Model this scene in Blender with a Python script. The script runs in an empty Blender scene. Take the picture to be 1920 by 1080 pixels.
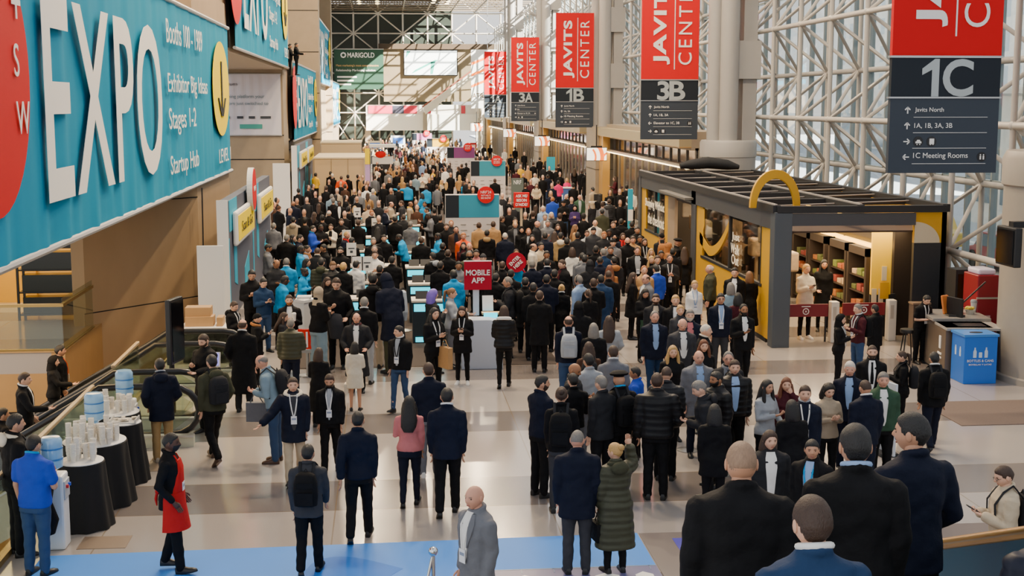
import bpy, math, random
import numpy as np
from mathutils import Vector, Matrix
from mathutils.bvhtree import BVHTree
rnd = random.Random(7)
S = bpy.context.scene
COL = S.collection
R_ = math.radians
# ---------------------------------------------------------------- camera, sky, sun, exposure
F_, CH = 2500., 5.7
PITCH = math.atan((540-195)/F_)
YAW = math.atan((960-720)/F_*math.cos(PITCH))
cam = bpy.data.cameras.new('camera'); camo = bpy.data.objects.new('camera', cam); COL.objects.link(camo)
cam.sensor_width = 36; cam.lens = 36*F_/1920; cam.clip_end = 900; cam.clip_start = .1
camo.location = (0, 0, CH); camo.rotation_euler = (math.pi/2-PITCH, 0, -YAW)
S.camera = camo
W = bpy.data.worlds.new('sky'); S.world = W; W.use_nodes = True
_n = W.node_tree; _b = _n.nodes['Background']
_g = _n.nodes.new('ShaderNodeTexGradient'); _t = _n.nodes.new('ShaderNodeTexCoord'); _m = _n.nodes.new('ShaderNodeMapping')
_m.inputs['Rotation'].default_value = (0, R_(90), 0)
_r = _n.nodes.new('ShaderNodeValToRGB')
_r.color_ramp.elements[0].position = 0.0; _r.color_ramp.elements[0].color = (1, .97, .93, 1)
_r.color_ramp.elements[1].position = .6; _r.color_ramp.elements[1].color = (.80, .88, 1, 1)
_n.links.new(_t.outputs['Generated'], _m.inputs[0]); _n.links.new(_m.outputs[0], _g.inputs[0])
_n.links.new(_g.outputs[0], _r.inputs[0]); _n.links.new(_r.outputs[0], _b.inputs[0])
_b.inputs[1].default_value = 0.84
sun = bpy.data.lights.new('sun', 'SUN'); sun.energy = 40; sun.angle = R_(.6); sun.color = (1, .93, .80)
suno = bpy.data.objects.new('sun', sun); COL.objects.link(suno)
suno.rotation_euler = Vector((-.62, .42, -.50)).to_track_quat('-Z', 'Y').to_euler()
def area(name, loc, sx, sy, e, col, down=(0, 0, -1)):
    l = bpy.data.lights.new(name, 'AREA'); l.shape = 'RECTANGLE'; l.size = sx; l.size_y = sy; l.energy = e; l.color = col
    o = bpy.data.objects.new(name, l); COL.objects.link(o); o.location = loc
    o.rotation_euler = Vector(down).to_track_quat('-Z', 'Y').to_euler(); return o
for _y in (30, 44, 58, 75, 95, 118):            # warm lamps hung under the roof, high above the frame
    for _x in (-1.5, 2.5, 6.5): area('ceiling_lamp', (_x, _y, 21), .8, .8, 1050, (1, .76, .48))
DIM_SLAT = 2.45                                     # width of each unseen slat added to dim the hall; the rest of a 3.2 m bay is left open to the sky
S.view_settings.exposure = 0.79; S.view_settings.gamma = 1; S.view_settings.use_curve_mapping = False
S.cycles.use_denoising = True; S.cycles.max_bounces = 7; S.cycles.diffuse_bounces = 3; S.cycles.glossy_bounces = 3
S.cycles.transparent_max_bounces = 10; S.cycles.transmission_bounces = 5; S.cycles.sample_clamp_indirect = 6
S.cycles.caustics_reflective = False; S.cycles.caustics_refractive = False
# ---------------------------------------------------------------- measuring
_cp, _sp, _cy, _sy = math.cos(PITCH), math.sin(PITCH), math.cos(YAW), math.sin(YAW)
def ray(u, v):
    x = (u-960)/F_; y = (540-v)/F_
    return (_sy*_cp+x*_cy+y*_sy*_sp, _cy*_cp-x*_sy+y*_cy*_sp, -_sp+y*_cp)
def atz(u, v, z=0.):
    d = ray(u, v); t = (z-CH)/d[2]; return Vector((d[0]*t, d[1]*t, z))
def atY(u, v, Y):
    d = ray(u, v); t = Y/d[1]; return Vector((d[0]*t, Y, CH+d[2]*t))
# ---------------------------------------------------------------- materials
def lin(h):
    h = h.lstrip('#'); c = [int(h[i:i+2], 16)/255 for i in (0, 2, 4)]
    return tuple((x/12.92 if x <= .04045 else ((x+.055)/1.055)**2.4) for x in c)+(1,)
MATS = {}
def mat(name, hexc='808080', rough=.6, metal=0, noise=0, nscale=6, bump=0, bscale=40, emit=0, stretch=None, coat=0, wave=None, spec=None):
    if name in MATS: return MATS[name]
    m = bpy.data.materials.new(name); MATS[name] = m; m.use_nodes = True
    nt = m.node_tree; b = nt.nodes['Principled BSDF']; c = lin(hexc)
    b.inputs['Base Color'].default_value = c; b.inputs['Roughness'].default_value = rough; b.inputs['Metallic'].default_value = metal
    if spec is not None: b.inputs['Specular IOR Level'].default_value = spec
    if coat: b.inputs['Coat Weight'].default_value = coat
    tc = nt.nodes.new('ShaderNodeTexCoord'); src = tc.outputs['Object']
    if stretch:
        mp = nt.nodes.new('ShaderNodeMapping'); mp.inputs['Scale'].default_value = stretch
        nt.links.new(src, mp.inputs[0]); src = mp.outputs[0]
    if noise:
        n = nt.nodes.new('ShaderNodeTexNoise'); n.inputs['Scale'].default_value = nscale; n.inputs['Detail'].default_value = 5
        nt.links.new(src, n.inputs['Vector'])
        mx = nt.nodes.new('ShaderNodeMix'); mx.data_type = 'RGBA'
        mx.inputs['A'].default_value = tuple(x*(1-noise) for x in c[:3])+(1,)
        mx.inputs['B'].default_value = tuple(min(1, x*(1+noise)+.004) for x in c[:3])+(1,)
        nt.links.new(n.outputs['Fac'], mx.inputs['Factor']); nt.links.new(mx.outputs['Result'], b.inputs['Base Color'])
    h = None
    if wave:                                    # (axis, scale) quilting or cloth folds
        w = nt.nodes.new('ShaderNodeTexWave'); w.bands_direction = wave[0]; w.inputs['Scale'].default_value = wave[1]
        w.inputs['Distortion'].default_value = wave[2] if len(wave) > 2 else .6; w.inputs['Detail'].default_value = 2
        nt.links.new(src, w.inputs['Vector']); h = w.outputs['Fac']
    elif bump:
        n2 = nt.nodes.new('ShaderNodeTexNoise'); n2.inputs['Scale'].default_value = bscale; n2.inputs['Detail'].default_value = 4
        nt.links.new(src, n2.inputs['Vector']); h = n2.outputs['Fac']
    if h is not None:
        bp = nt.nodes.new('ShaderNodeBump'); bp.inputs['Strength'].default_value = bump or .3; bp.inputs['Distance'].default_value = .02
        nt.links.new(h, bp.inputs['Height']); nt.links.new(bp.outputs[0], b.inputs['Normal'])
    if emit:
        b.inputs['Emission Color'].default_value = c; b.inputs['Emission Strength'].default_value = emit
    return m
def glass(name, hexc='eef4f4', refl=.12, tint=.0):
    if name in MATS: return MATS[name]
    m = bpy.data.materials.new(name); MATS[name] = m; m.use_nodes = True; nt = m.node_tree; nt.nodes.clear()
    o = nt.nodes.new('ShaderNodeOutputMaterial'); t = nt.nodes.new('ShaderNodeBsdfTransparent'); g = nt.nodes.new('ShaderNodeBsdfGlossy')
    t.inputs[0].default_value = lin(hexc); g.inputs['Roughness'].default_value = .03
    f = nt.nodes.new('ShaderNodeLayerWeight'); f.inputs[0].default_value = .5
    pw = nt.nodes.new('ShaderNodeMath'); pw.operation = 'POWER'; pw.inputs[1].default_value = 4; nt.links.new(f.outputs['Facing'], pw.inputs[0])
    ml = nt.nodes.new('ShaderNodeMath'); ml.operation = 'MULTIPLY_ADD'; ml.inputs[1].default_value = .55; ml.inputs[2].default_value = refl*.4; nt.links.new(pw.outputs[0], ml.inputs[0])
    mx = nt.nodes.new('ShaderNodeMixShader'); nt.links.new(ml.outputs[0], mx.inputs[0])
    nt.links.new(t.outputs[0], mx.inputs[1]); nt.links.new(g.outputs[0], mx.inputs[2]); nt.links.new(mx.outputs[0], o.inputs[0]); return m
# ---------------------------------------------------------------- mesh building
class MB:
    def __init__(s): s.v = []; s.f = []; s.m = []
    def add(s, v, f, m=0):
        b = len(s.v); s.v += [tuple(p) for p in v]; s.f += [tuple(i+b for i in q) for q in f]; s.m += [m]*len(f); return s
    def box(s, x0, y0, z0, x1, y1, z1, m=0):
        v = [(x, y, z) for z in (z0, z1) for y in (y0, y1) for x in (x0, x1)]
        return s.add(v, [(0, 2, 3, 1), (4, 5, 7, 6), (0, 1, 5, 4), (2, 6, 7, 3), (0, 4, 6, 2), (1, 3, 7, 5)], m)
    def cbox(s, c, sz, m=0, rz=0., rx=0.):
        v = []
        M = Matrix.Rotation(rz, 3, 'Z') @ Matrix.Rotation(rx, 3, 'X')
        for z in (-.5, .5):
            for y in (-.5, .5):
                for x in (-.5, .5): v.append(M @ Vector((x*sz[0], y*sz[1], z*sz[2])) + Vector(c))
        return s.add(v, [(0, 2, 3, 1), (4, 5, 7, 6), (0, 1, 5, 4), (2, 6, 7, 3), (0, 4, 6, 2), (1, 3, 7, 5)], m)
    def path(s, pts, r, n=8, m=0, closed=False, flat=1.):
        pts = [Vector(p) for p in pts]; k = len(pts); rs = r if isinstance(r, (list, tuple)) else [r]*k
        V = []; up = None
        for i, p in enumerate(pts):
            a = pts[(i-1) % k] if (i or closed) else p; b = pts[(i+1) % k] if (i < k-1 or closed) else p
            t = (b-a).normalized() if (b-a).length > 1e-9 else Vector((0, 0, 1))
            if up is None:
                up = Vector((0, 0, 1)) if abs(t.z) < .9 else Vector((0, 1, 0))
            x = t.cross(up)
            if x.length < 1e-5: x = t.cross(Vector((1, 0, 0)))
            x.normalize(); y = x.cross(t).normalized(); up = y
            for j in range(n):
                a_ = 2*math.pi*j/n; V.append(p+x*math.cos(a_)*rs[i]+y*math.sin(a_)*rs[i]*flat)
        Fc = []
        for i in range(k if closed else k-1):
            for j in range(n):
                q = (i+1) % k; Fc.append((i*n+j, i*n+(j+1) % n, q*n+(j+1) % n, q*n+j))
        if not closed: Fc += [tuple(range(n))[::-1], tuple((k-1)*n+j for j in range(n))]
        return s.add(V, Fc, m)
    def tube(s, a, b, r, n=8, m=0, r1=None): return s.path([a, b], [r, r if r1 is None else r1], n, m)
    def lathe(s, prof, c=(0, 0, 0), n=24, m=0, sx=1, sy=1, wob=0, wn=0):
        V = []; k = len(prof)
        for i, (r, z) in enumerate(prof):
            for j in range(n):
                a = 2*math.pi*j/n; q = r*(1+wob*math.sin(a*wn)*(1 if i else 0))
                V.append((c[0]+q*math.cos(a)*sx, c[1]+q*math.sin(a)*sy, c[2]+z))
        Fc = [(i*n+j, i*n+(j+1) % n, (i+1)*n+(j+1) % n, (i+1)*n+j) for i in range(k-1) for j in range(n)]
        Fc += [tuple(range(n))[::-1], tuple((k-1)*n+j for j in range(n))]
        return s.add(V, Fc, m)
    def ell(s, c, r, n=12, k=8, m=0):
        prof = [(max(1e-4, math.sin(math.pi*i/k)), -math.cos(math.pi*i/k)) for i in range(k+1)]
        b = len(s.v); s.lathe(prof, (0, 0, 0), n, m)
        for i in range(b, len(s.v)):
            p = s.v[i]; s.v[i] = (c[0]+p[0]*r[0], c[1]+p[1]*r[1], c[2]+p[2]*r[2])
        return s
    def prism(s, poly, o, r, u, d, m=0):
        """outline poly [(a,b)] in plane o + a*r + b*u, thickness d along r x u (towards -normal)"""
        o, r, u = Vector(o), Vector(r), Vector(u); nn = r.cross(u).normalized(); k = len(poly)
        V = [o+r*a+u*b for a, b in poly]; V += [p-nn*d for p in V]
        Fc = [tuple(range(k)), tuple(range(2*k-1, k-1, -1))]+[(i, i+k, (i+1) % k+k, (i+1) % k) for i in range(k)]
        return s.add(V, Fc, m)
def mesh_from(name, v, f, mi=None, smooth=None):
    me = bpy.data.meshes.new(name); me.from_pydata(v, [], f); me.update()
    if mi is not None: me.polygons.foreach_set('material_index', mi)
    if smooth is not None:
        me.polygons.foreach_set('use_smooth', [True]*len(me.polygons))
        if smooth < 179: me.set_sharp_from_angle(angle=R_(smooth))
    return me
def obj(name, mb, mats, parent=None, smooth=None, bevel=0, kind=None):
    off = Vector(parent['_o']) if parent is not None and '_o' in parent else Vector((0, 0, 0))
    v = [tuple(Vector(p)-off) for p in mb.v]
    if parent is None and kind is None and v:   # a top-level mesh gets its origin at its base
        a = np.array(v); c = (a.min(0)+a.max(0))/2; c[2] = a[:, 2].min(); v = [tuple(np.array(p)-c) for p in v]
    me = mesh_from(name, v, mb.f, mb.m, smooth)
    for m in (mats if isinstance(mats, (list, tuple)) else [mats]): me.materials.append(m)
    o = bpy.data.objects.new(name, me); COL.objects.link(o)
    if parent is not None: o.parent = parent
    elif kind is None and mb.v: o.location = c; o['_o'] = tuple(c)
    else: o['_o'] = (0, 0, 0)
    if parent is not None: o['_o'] = tuple(off)
    if bevel:
        b = o.modifiers.new('bevel', 'BEVEL'); b.width = bevel; b.segments = 2; b.limit_method = 'ANGLE'
    if kind: o['kind'] = kind
    return o
def tag(o, label=None, cat=None, group=None, kind=None):
    if label: o['label'] = label
    if cat: o['category'] = cat
    if group: o['group'] = group
    if kind: o['kind'] = kind
    return o
def thing(name, label, cat, loc, group=None):
    o = bpy.data.objects.new(name, None); COL.objects.link(o); o.location = loc; o.empty_display_size = .1
    o['_o'] = tuple(loc); return tag(o, label, cat, group)
def copy_tree(o, loc, label=None, group=None, rz=None):
    c = o.copy(); COL.objects.link(c); c.location = loc; c['_o'] = tuple(loc)
    if rz is not None: c.rotation_euler = (0, 0, rz)
    if label: c['label'] = label
    if group: c['group'] = group
    def sub(a, b):
        for ch in list(a.children):
            d = ch.copy(); COL.objects.link(d); d.parent = b; sub(ch, d)
    sub(o, c); return c
# lettering: collected, turned to mesh in one go
TXT = []
def text(body, o, r, u, h, parent, m, w=None, align='L', name='lettering', bold=0., depth=.006, spacing=1.):
    cu = bpy.data.curves.new('t', 'FONT'); cu.body = body; cu.extrude = .02; cu.offset = bold; cu.resolution_u = 5; cu.space_character = spacing
    ob = bpy.data.objects.new('t', cu); COL.objects.link(ob)
    TXT.append((ob, Vector(o), Vector(r), Vector(u), h, w, align, name, parent, m, depth))
def flush_text():
    bpy.context.view_layer.update(); dg = bpy.context.evaluated_depsgraph_get()
    for ob, o, r, u, h, w, al, name, par, m, depth in TXT:
        me = bpy.data.meshes.new_from_object(ob.evaluated_get(dg)); k = len(me.vertices)
        if not k: continue
        a = np.empty(k*3, np.float32); me.vertices.foreach_get('co', a); a = a.reshape(-1, 3)
        mn, mx = a.min(0), a.max(0); a = a-mn; sy = h/max(1e-6, mx[1]-mn[1]); sx = w/(mx[0]-mn[0]) if w else sy
        W_ = (mx[0]-mn[0])*sx; dx = {'L': 0, 'C': -W_/2, 'R': -W_}[al]
        n = r.cross(u).normalized(); off = Vector(par['_o']) if par is not None else Vector((0, 0, 0))
        P = np.outer(a[:, 0]*sx+dx, np.array(r))+np.outer(a[:, 1]*sy, np.array(u))+np.outer((a[:, 2]/.04)*depth, np.array(n))+np.array(o-off)
        me.vertices.foreach_set('co', P.astype(np.float32).ravel()); me.update(); me.materials.clear(); me.materials.append(m)
        t = bpy.data.objects.new(name, me); COL.objects.link(t); t.parent = par; t['_o'] = tuple(off)
    for q in TXT:
        c = q[0].data; bpy.data.objects.remove(q[0]); bpy.data.curves.remove(c)
    TXT.clear()
X_, Y_, Z_ = Vector((1, 0, 0)), Vector((0, 1, 0)), Vector((0, 0, 1))
# ================================================================ SETTING
def floor_mat():
    m = bpy.data.materials.new('terrazzo'); m.use_nodes = True; nt = m.node_tree; b = nt.nodes['Principled BSDF']; L = nt.links.new
    N = nt.nodes.new
    tc = N('ShaderNodeTexCoord'); sx = N('ShaderNodeSeparateXYZ'); L(tc.outputs['Object'], sx.inputs[0])
    def mth(op, a, bb):
        n = N('ShaderNodeMath'); n.operation = op
        for i, q in enumerate((a, bb)):
            if isinstance(q, (int, float)): n.inputs[i].default_value = q
            else: L(q, n.inputs[i])
        return n.outputs[0]
    y = mth('FLOORED_MODULO', mth('SUBTRACT', sx.outputs['Y'], 18.42), 4.4); band = mth('LESS_THAN', y, 1.49)
    jx = mth('LESS_THAN', mth('FLOORED_MODULO', mth('ADD', sx.outputs['X'], .77), 3.05), .02)
    jy = mth('LESS_THAN', y, .02); jy2 = mth('LESS_THAN', mth('ABSOLUTE', mth('SUBTRACT', y, 1.49), 0), .012)
    j = mth('MAXIMUM', jx, mth('MAXIMUM', jy, jy2))
    no = N('ShaderNodeTexNoise'); no.inputs['Scale'].default_value = 60; no.inputs['Detail'].default_value = 6; L(tc.outputs['Object'], no.inputs['Vector'])
    big = N('ShaderNodeTexNoise'); big.inputs['Scale'].default_value = .5; L(tc.outputs['Object'], big.inputs['Vector'])
    def mix(f, a, bb):
        n = N('ShaderNodeMix'); n.data_type = 'RGBA'
        for k, q in (('Factor', f), ('A', a), ('B', bb)):
            if isinstance(q, (tuple, int, float)): n.inputs[k].default_value = q
            else: L(q, n.inputs[k])
        return n.outputs['Result']
    c = mix(band, lin('aaa29c'), lin('706967')); c = mix(mth('MULTIPLY', no.outputs['Fac'], .35), c, lin('8e8580'))
    c = mix(mth('MULTIPLY', j, .6), c, lin('7a6648')); L(c, b.inputs['Base Color'])
    rg = mth('ADD', mth('MULTIPLY', big.outputs['Fac'], .10), .10); L(rg, b.inputs['Roughness'])
    return m
M_floor = floor_mat()
mb = MB()
for q in ((-4.95, -6, 16.5, 175), (-30, 31.3, -7.5, 40), (-30, 40, -4.95, 175)):         # the floor stops at the escalator well
    mb.box(q[0], q[1], -.5, q[2], q[3], 0)
mb.box(-4.95+.0, -6, -.5, -4.9, 31.3, -.0)
obj('floor', mb, M_floor, kind='structure')
M_well = mat('well_stone', 'b08a55', .5, noise=.12, nscale=2, bump=.1)
M_conc = mat('wall_concrete', 'a98e6c', .55, noise=.16, nscale=1.2, bump=.12, bscale=9, stretch=(1, 1, .35))
M_conc2 = mat('pier_concrete', 'a08d72', .6, noise=.12, nscale=1.6, bump=.1, bscale=10)
M_dark = mat('dark_gap', '14110f', .8)
mb = MB(); mb.box(-30, 10, -6.6, -4.9, 40, -6.3); obj('floor', mb, mat('lower_floor', 'b79a66', .25, noise=.1), kind='structure')
mb = MB(); mb.box(-30, 31.3, -6.3, -7.45, 31.8, -.5); mb.box(-7.75, 31.28, -6.3, -7.44, 35.4, .004)                   # wall under the balcony
mb.box(-30, 31.28, -1.45, -7.44, 31.3, -1.40, 1); mb.box(-7.45, 31.3, -1.45, -7.425, 35.2, -1.40, 1); mb.box(-30, 31.25, -.0, -7.42, 31.3, .03); mb.box(-7.45, 31.3, .0, -7.42, 35.2, .03); mb.box(-5.0, 10, -6.3, -4.9, 38.5, -.02)
obj('wall_front', mb, [M_well, M_dark], kind='structure')
# balcony recess behind the glass, dark shelving and the angled wall
mb = MB(); mb.box(-16, 39.6, 0, -8.2, 40, 4); mb.box(-16, 31.8, 3.6, -8.2, 40, 4)
obj('wall_recess', mb, mat('recess_plaster', 'caa45c', .6, noise=.1, nscale=2), kind='structure')
mb = MB()
def slab(a, b, z0, z1, t, m=0):
    a, b = Vector(a), Vector(b); d = (b-a).normalized(); n = Vector((-d.y, d.x, 0))*t
    P = [a, b, b+n, a+n]; v = [(p.x, p.y, z) for z in (z0, z1) for p in P]
    mb.add(v, [(0, 3, 2, 1), (4, 5, 6, 7), (0, 1, 5, 4), (1, 2, 6, 5), (2, 3, 7, 6), (3, 0, 4, 7)], m)
slab((-7.75, 35.0, 0), (-5.25, 38.1, 0), -6.4, 9, .5); slab((-7.75, 35, 0), (-8.3, 40, 0), 0, 9, .3)
for z in (-.95, .30, 3.1):
    slab((-7.77, 34.97, 0), (-5.24, 38.07, 0), z, z+.03, .02, 1)
slab((-7.78, 34.95, 0), (-5.23, 38.06, 0), -6, .30, .05, 0)
slab((-5.25, 38.1, 0), (-5.25, 46, 0), -6, 9, .5)
obj('wall_left', mb, [M_conc, M_dark], kind='structure')
mb = MB()
mb.box(-30, 73.5, 0, -5.42, 77, 7.63); mb.box(-12, 73.5, 7.63, -5.3, 77, 16)          # recess wall and pier at the second bay
mb.box(-12, 77, 0, -5.6, 105, 8.2); mb.box(-12, 103.9, 0, -4.9, 106.3, 17)
mb.box(-12, 106, 0, -5.6, 133, 8.2); mb.box(-12, 131.5, 0, -5.0, 134, 17); mb.box(-12, 134, 0, -5.6, 168, 8.2)
mb.box(-12, 44.5, 8.3, -5.35, 47.2, 16); mb.box(-9, 38, 9, -5.4, 46, 16)
for yy, xx, zs in ((73.5, -5.42, (4.0, 2.7)), (103.9, -4.9, (3, 6.5, 9.6, 12.7)), (131.5, -5, (3, 6.5, 9.6)), (44.5, -5.35, (11,))):
    for z in zs: mb.box(-30 if yy == 73.5 else -12, yy-.02, z, xx+.005, yy, z+.05, 1)
for y0 in (77, 106, 134): mb.box(-5.61, y0, 3.0, -5.595, y0+27, 3.05, 1)
obj('wall_left', mb, [M_conc2, M_dark], kind='structure')
# bridge parapets the big banners hang from
mb = MB()
for y0, y1, z0, z1 in ((14, 46, 3.75, 8.0), (47.9, 74, 7.66, 13.2), (78.2, 104.6, 3.75, 7.9), (106.4, 131.3, 7.5, 13), (134.2, 158, 3.75, 8)):
    mb.box(-9, y0, z0, -5.42, y1, z1); mb.box(-9, y0-.25, z0-.02, -5.3, y0, z1, 1)
    mb.box(-9, y0-.25, z0-.12, -5.42, y1, z0-.0, 2)
obj('wall_left', mb, [M_conc2, M_dark, mat('soffit', 'bfae92', .6)], kind='structure')
# far end wall
M_far = mat('far_panels', '7d6c52', .6, noise=.08, nscale=.5, wave=('Z', .35, 0), bump=.25)
mb = MB(); mb.box(0, 168.6, 6.0, 16, 169.2, 12.5); mb.box(-.6, 168.3, 12.45, 16, 168.9, 13.1, 1)
obj('wall_far', mb, [M_far, mat('fascia_dark', '4a3a28', .6)], kind='structure')
mb = MB(); mb.box(-14, 170.6, -.2, 8.6, 171, 18)
obj('wall_far', mb, mat('far_green_glass', '2d352e', .35, noise=.3, nscale=.4), kind='structure')
M_steel = mat('white_steel', 'c2b9ab', .45, noise=.05)
mb = MB()
st = 3.05
for k in range(-4, 7):                       # far space frame, a grid with diagonals
    x = k*st-.6
    mb.tube((x, 169.3, 0), (x, 169.3, 17), .11, 6)
for j in range(6):
    z = 4.6+j*2.45
    mb.tube((-13, 169.3, z), (18, 169.3, z), .11, 6)
    for k in range(-4, 6):
        x = k*st-.6
        a, b = ((x, z), (x+st, z+2.45)) if (j+k) % 2 else ((x+st, z), (x, z+2.45))
        mb.tube((a[0], 169.3, a[1]), (b[0], 169.3, b[1]), .09, 6)
for k in range(-4, 2):
    x = k*st-.6; mb.tube((x, 169.3, 0), (x+st, 169.3, 4.6), .09, 6); mb.tube((x+st, 169.3, 0), (x, 169.3, 4.6), .09, 6)
obj('wall_far', mb, M_steel, kind='structure', smooth=60)
# roof over the far end of the hall, with its lattice and lamps
mb = MB(); mb.box(-14, 108, 18.6, 8.2, 172, 18.9); obj('ceiling', mb, mat('deck', '352b20', .8, noise=.2, nscale=.6, wave=('Y', .8, 0), bump=.4), kind='structure')
mb = MB()
for k in range(0, 21):
    y = 108+k*st
    for z in (17.2, 18.5): mb.tube((-13, y, z), (17, y, z), .09, 6)
    for i in range(-4, 6):
        x = i*st-.6
        mb.tube((x, y, 17.2), (x+st/2, y+st/2, 18.5), .06, 5); mb.tube((x, y, 17.2), (x-st/2, y+st/2, 18.5), .06, 5)
for i in range(-4, 7):
    x = i*st-.6
    mb.tube((x, 108, 17.2), (x, 170, 17.2), .09, 6)
obj('ceiling', mb, mat('roof_steel', '6d604e', .5), kind='structure', smooth=60)
ML = mat('lamp_glow', 'ffdf9a', .4, emit=9); MH = mat('lamp_housing', '4a4540', .5)
proto = None
for i, (x, y) in enumerate([(-2.6, 148), (-2.6, 151), (-2.6, 154), (-.6, 148), (-.6, 151), (-.6, 154), (5.6, 146), (5.6, 149), (5.6, 152), (7.2, 147), (7.2, 150), (7.2, 153), (3.6, 147)]):
    if proto is None:
        t = thing('ceiling_lamp', 'round warm downlight hanging under the lattice roof at the far end', 'lamp', (x, y, 16.9), 'round downlights under the far roof')
        a = MB(); a.lathe([(.05, .5), (.07, .2), (.26, .15), (.28, 0.03)], (x, y, 16.9), 14); obj('housing', a, MH, t, 40)
        a = MB(); a.lathe([(.25, .02), (.2, -.03), (.05, -.06)], (x, y, 16.9), 14); obj('lens', a, ML, t, 40); proto = t
    else: copy_tree(proto, (x, y, 16.9))
# opaque slats added out of view above the frame to dim the hall
mb = MB()
for k in range(36): mb.box(-14, -6+k*3.2, 24, 9.5, -6+k*3.2+DIM_SLAT, 24.3)
obj('ceiling', mb, mat('roof_dimming_slat', 'c9c2b6', .7), kind='structure')
# ---------------------------------------------------------------- glazed wall on the right
M_truss = mat('truss_paint', 'b5b0a8', .4, noise=.04)
mb = MB(); st = 3.05; XF, XB = 13.6, 15.05; Y0, Y1 = 24.95, 168.
nY = int((Y1-Y0)/st)
for j in range(5):
    zf, zb = 2.18+j*st, 3.7+j*st
    mb.tube((XF, Y0-6, zf), (XF, Y1, zf), .085, 7)
    mb.tube((XB, Y0-6, zb-st if j == 0 else zb), (XB, Y1, zb-st if j == 0 else zb), .085, 7)
    if j == 0: mb.tube((XB, Y0-6, zb), (XB, Y1, zb), .085, 7)
for k in range(-2, nY+1):
    yf = Y0+k*st; yb = yf+st/2-.05
    mb.tube((XF, yf, .5), (XF, yf, 15), .075, 7); mb.tube((XB, yb, .4), (XB, yb, 15), .075, 7)
    for j in range(5):
        zf = 2.18+j*st
        for dy in (-1, 1):
            for dz in (-1, 1):
                zb = zf+dz*st/2
                mb.tube((XF, yf, zf), (XB, yf+dy*st/2-.05, zb), .058, 6)
        mb.ell((XF, yf, zf), (.12, .12, .12), 8, 5)
obj('wall_right', mb, M_truss, kind='structure', smooth=60)
M_mull = mat('mullion', '8f9a9c', .4, metal=.3)
mb = MB(); k = 0
y = 18.
while y < 168:
    mb.box(15.62, y-.04, .3, 15.80, y+.04, 15.5); y += 1.525
for z in (.9, 3.7, 6.75, 9.8, 12.9): mb.box(15.62, 18, z-.04, 15.78, 168, z+.04)
obj('trim_1', mb, M_mull, kind='structure')
mb = MB(); mb.box(15.69, 18, .3, 15.71, 168, 15.5); obj('window_1', mb, glass('curtain_glass', 'f4f8f8', .08), kind='structure')
mb = MB(); mb.box(13.3, 18, 0, 16.3, 73.5, .42); mb.box(13.2, 33.5, .42, 13.5, 46.5, .5); obj('trim_2', mb, mat('ledge', '9c8468', .5, noise=.1), kind='structure')
# second tier of glazing beyond the frame on the right
mb = MB(); mb.box(16.4, 18, 15.5, 16.6, 175, 16.2); obj('trim_3', mb, M_truss, kind='structure')
# entrances between the columns: pier, canopy, lit lintel, doors
M_pier = mat('entry_pier', '9a8c78', .55, noise=.08, bump=.05); M_can = mat('canopy', 'a99a78', .5); M_gold = mat('gold_soffit', 'd7a85c', .35, metal=.4)
M_strip = mat('strip_light', 'ffe2a8', .4, emit=5); M_door = mat('door_glass', '4f4a4a', .08, noise=.5, nscale=2.2, stretch=(1, 1, .15), metal=.55)  # upright noise streaks paint reflections into the door colour
M_dfr = mat('door_frame', '8d8479', .35, metal=.6); M_tran = mat('transom_glass', '6b5a50', .06, noise=.7, nscale=1.3, metal=.6)  # strong noise paints mirrored colours into the transom
for b, y0 in enumerate((48, 75.5, 103, 130.5)):
    a = MB()
    a.box(11.6, y0+25.2, 0, 13.4, y0+28.6, 4.45); a.box(11.58, y0+25.18, 2.1, 13.4, y0+28.6, 2.12, 1)      # pier
    a.box(12.2, y0+4.6, 3.85, 13.6, y0+25.2, 4.6, 0)
    obj('wall_right', a, [M_pier, M_dark], kind='structure')
    a = MB(); a.box(11.7, y0+4.6, 4.0, 12.2, y0+25.2, 4.42); a.box(11.72, y0+4.6, 3.97, 12.2, y0+25.2, 4.0, 1); a.box(11.8, y0+24.0, 0, 12.2, y0+25.2, 4.0, 1)
    obj('trim_4', a, [M_can, M_gold], kind='structure')
    a = MB(); a.box(12.05, y0+4.6, 3.15, 12.45, y0+24, 3.27, 0); a.box(12.0, y0+4.6, 3.11, 12.4, y0+24, 3.15, 1)
    obj('trim_5', a, [M_dfr, M_strip], kind='structure')
    a = MB(); a.box(12.42, y0+4.6, 3.27, 12.46, y0+24, 3.95, 0); a.box(12.42, y0+4.6, .06, 12.46, y0+24, 3.12, 1)
    for i in range(13): a.box(12.36, y0+4.6+i*1.6, .0, 12.5, y0+4.68+i*1.6, 3.95, 2)
    obj('door_%d' % (b+1), a, [M_tran, M_door, M_dfr], kind='structure')
# tall columns: bundle of pipes on a drum
M_colm = mat('column_paint', 'a8a49f', .42, noise=.03)
for b, y0 in enumerate((48, 75.5, 103, 130.5)):
    a = MB(); zb = 4.4
    if b == 0: a.lathe([(1.0, 0), (1.0, 3.78), (1.03, 3.8), (1.03, 4.32), (.98, 4.4)], (12.5, y0, 0), 36)
    for dx, dy, r in ((-.62, -.3, .27), (-.15, -.45, .36), (.6, .4, .24), (.05, .5, .24)): a.tube((12.5+dx, y0+dy, zb-.1), (12.5+dx, y0+dy, 17), r, 16)
    for z in (6.6, 9.7, 12.8): a.box(12.1, y0-.55, z, 13.5, y0+.3, z+1.35)
    a.box(12.9, y0-.35, zb, 13.4, y0+.2, 17)
    a.tube((12.3, y0, 12.2), (11.1, y0-.5, 12.55), .12, 8)
    obj('column_%d' % (b+1), a, M_colm, kind='structure', smooth=40)
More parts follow.
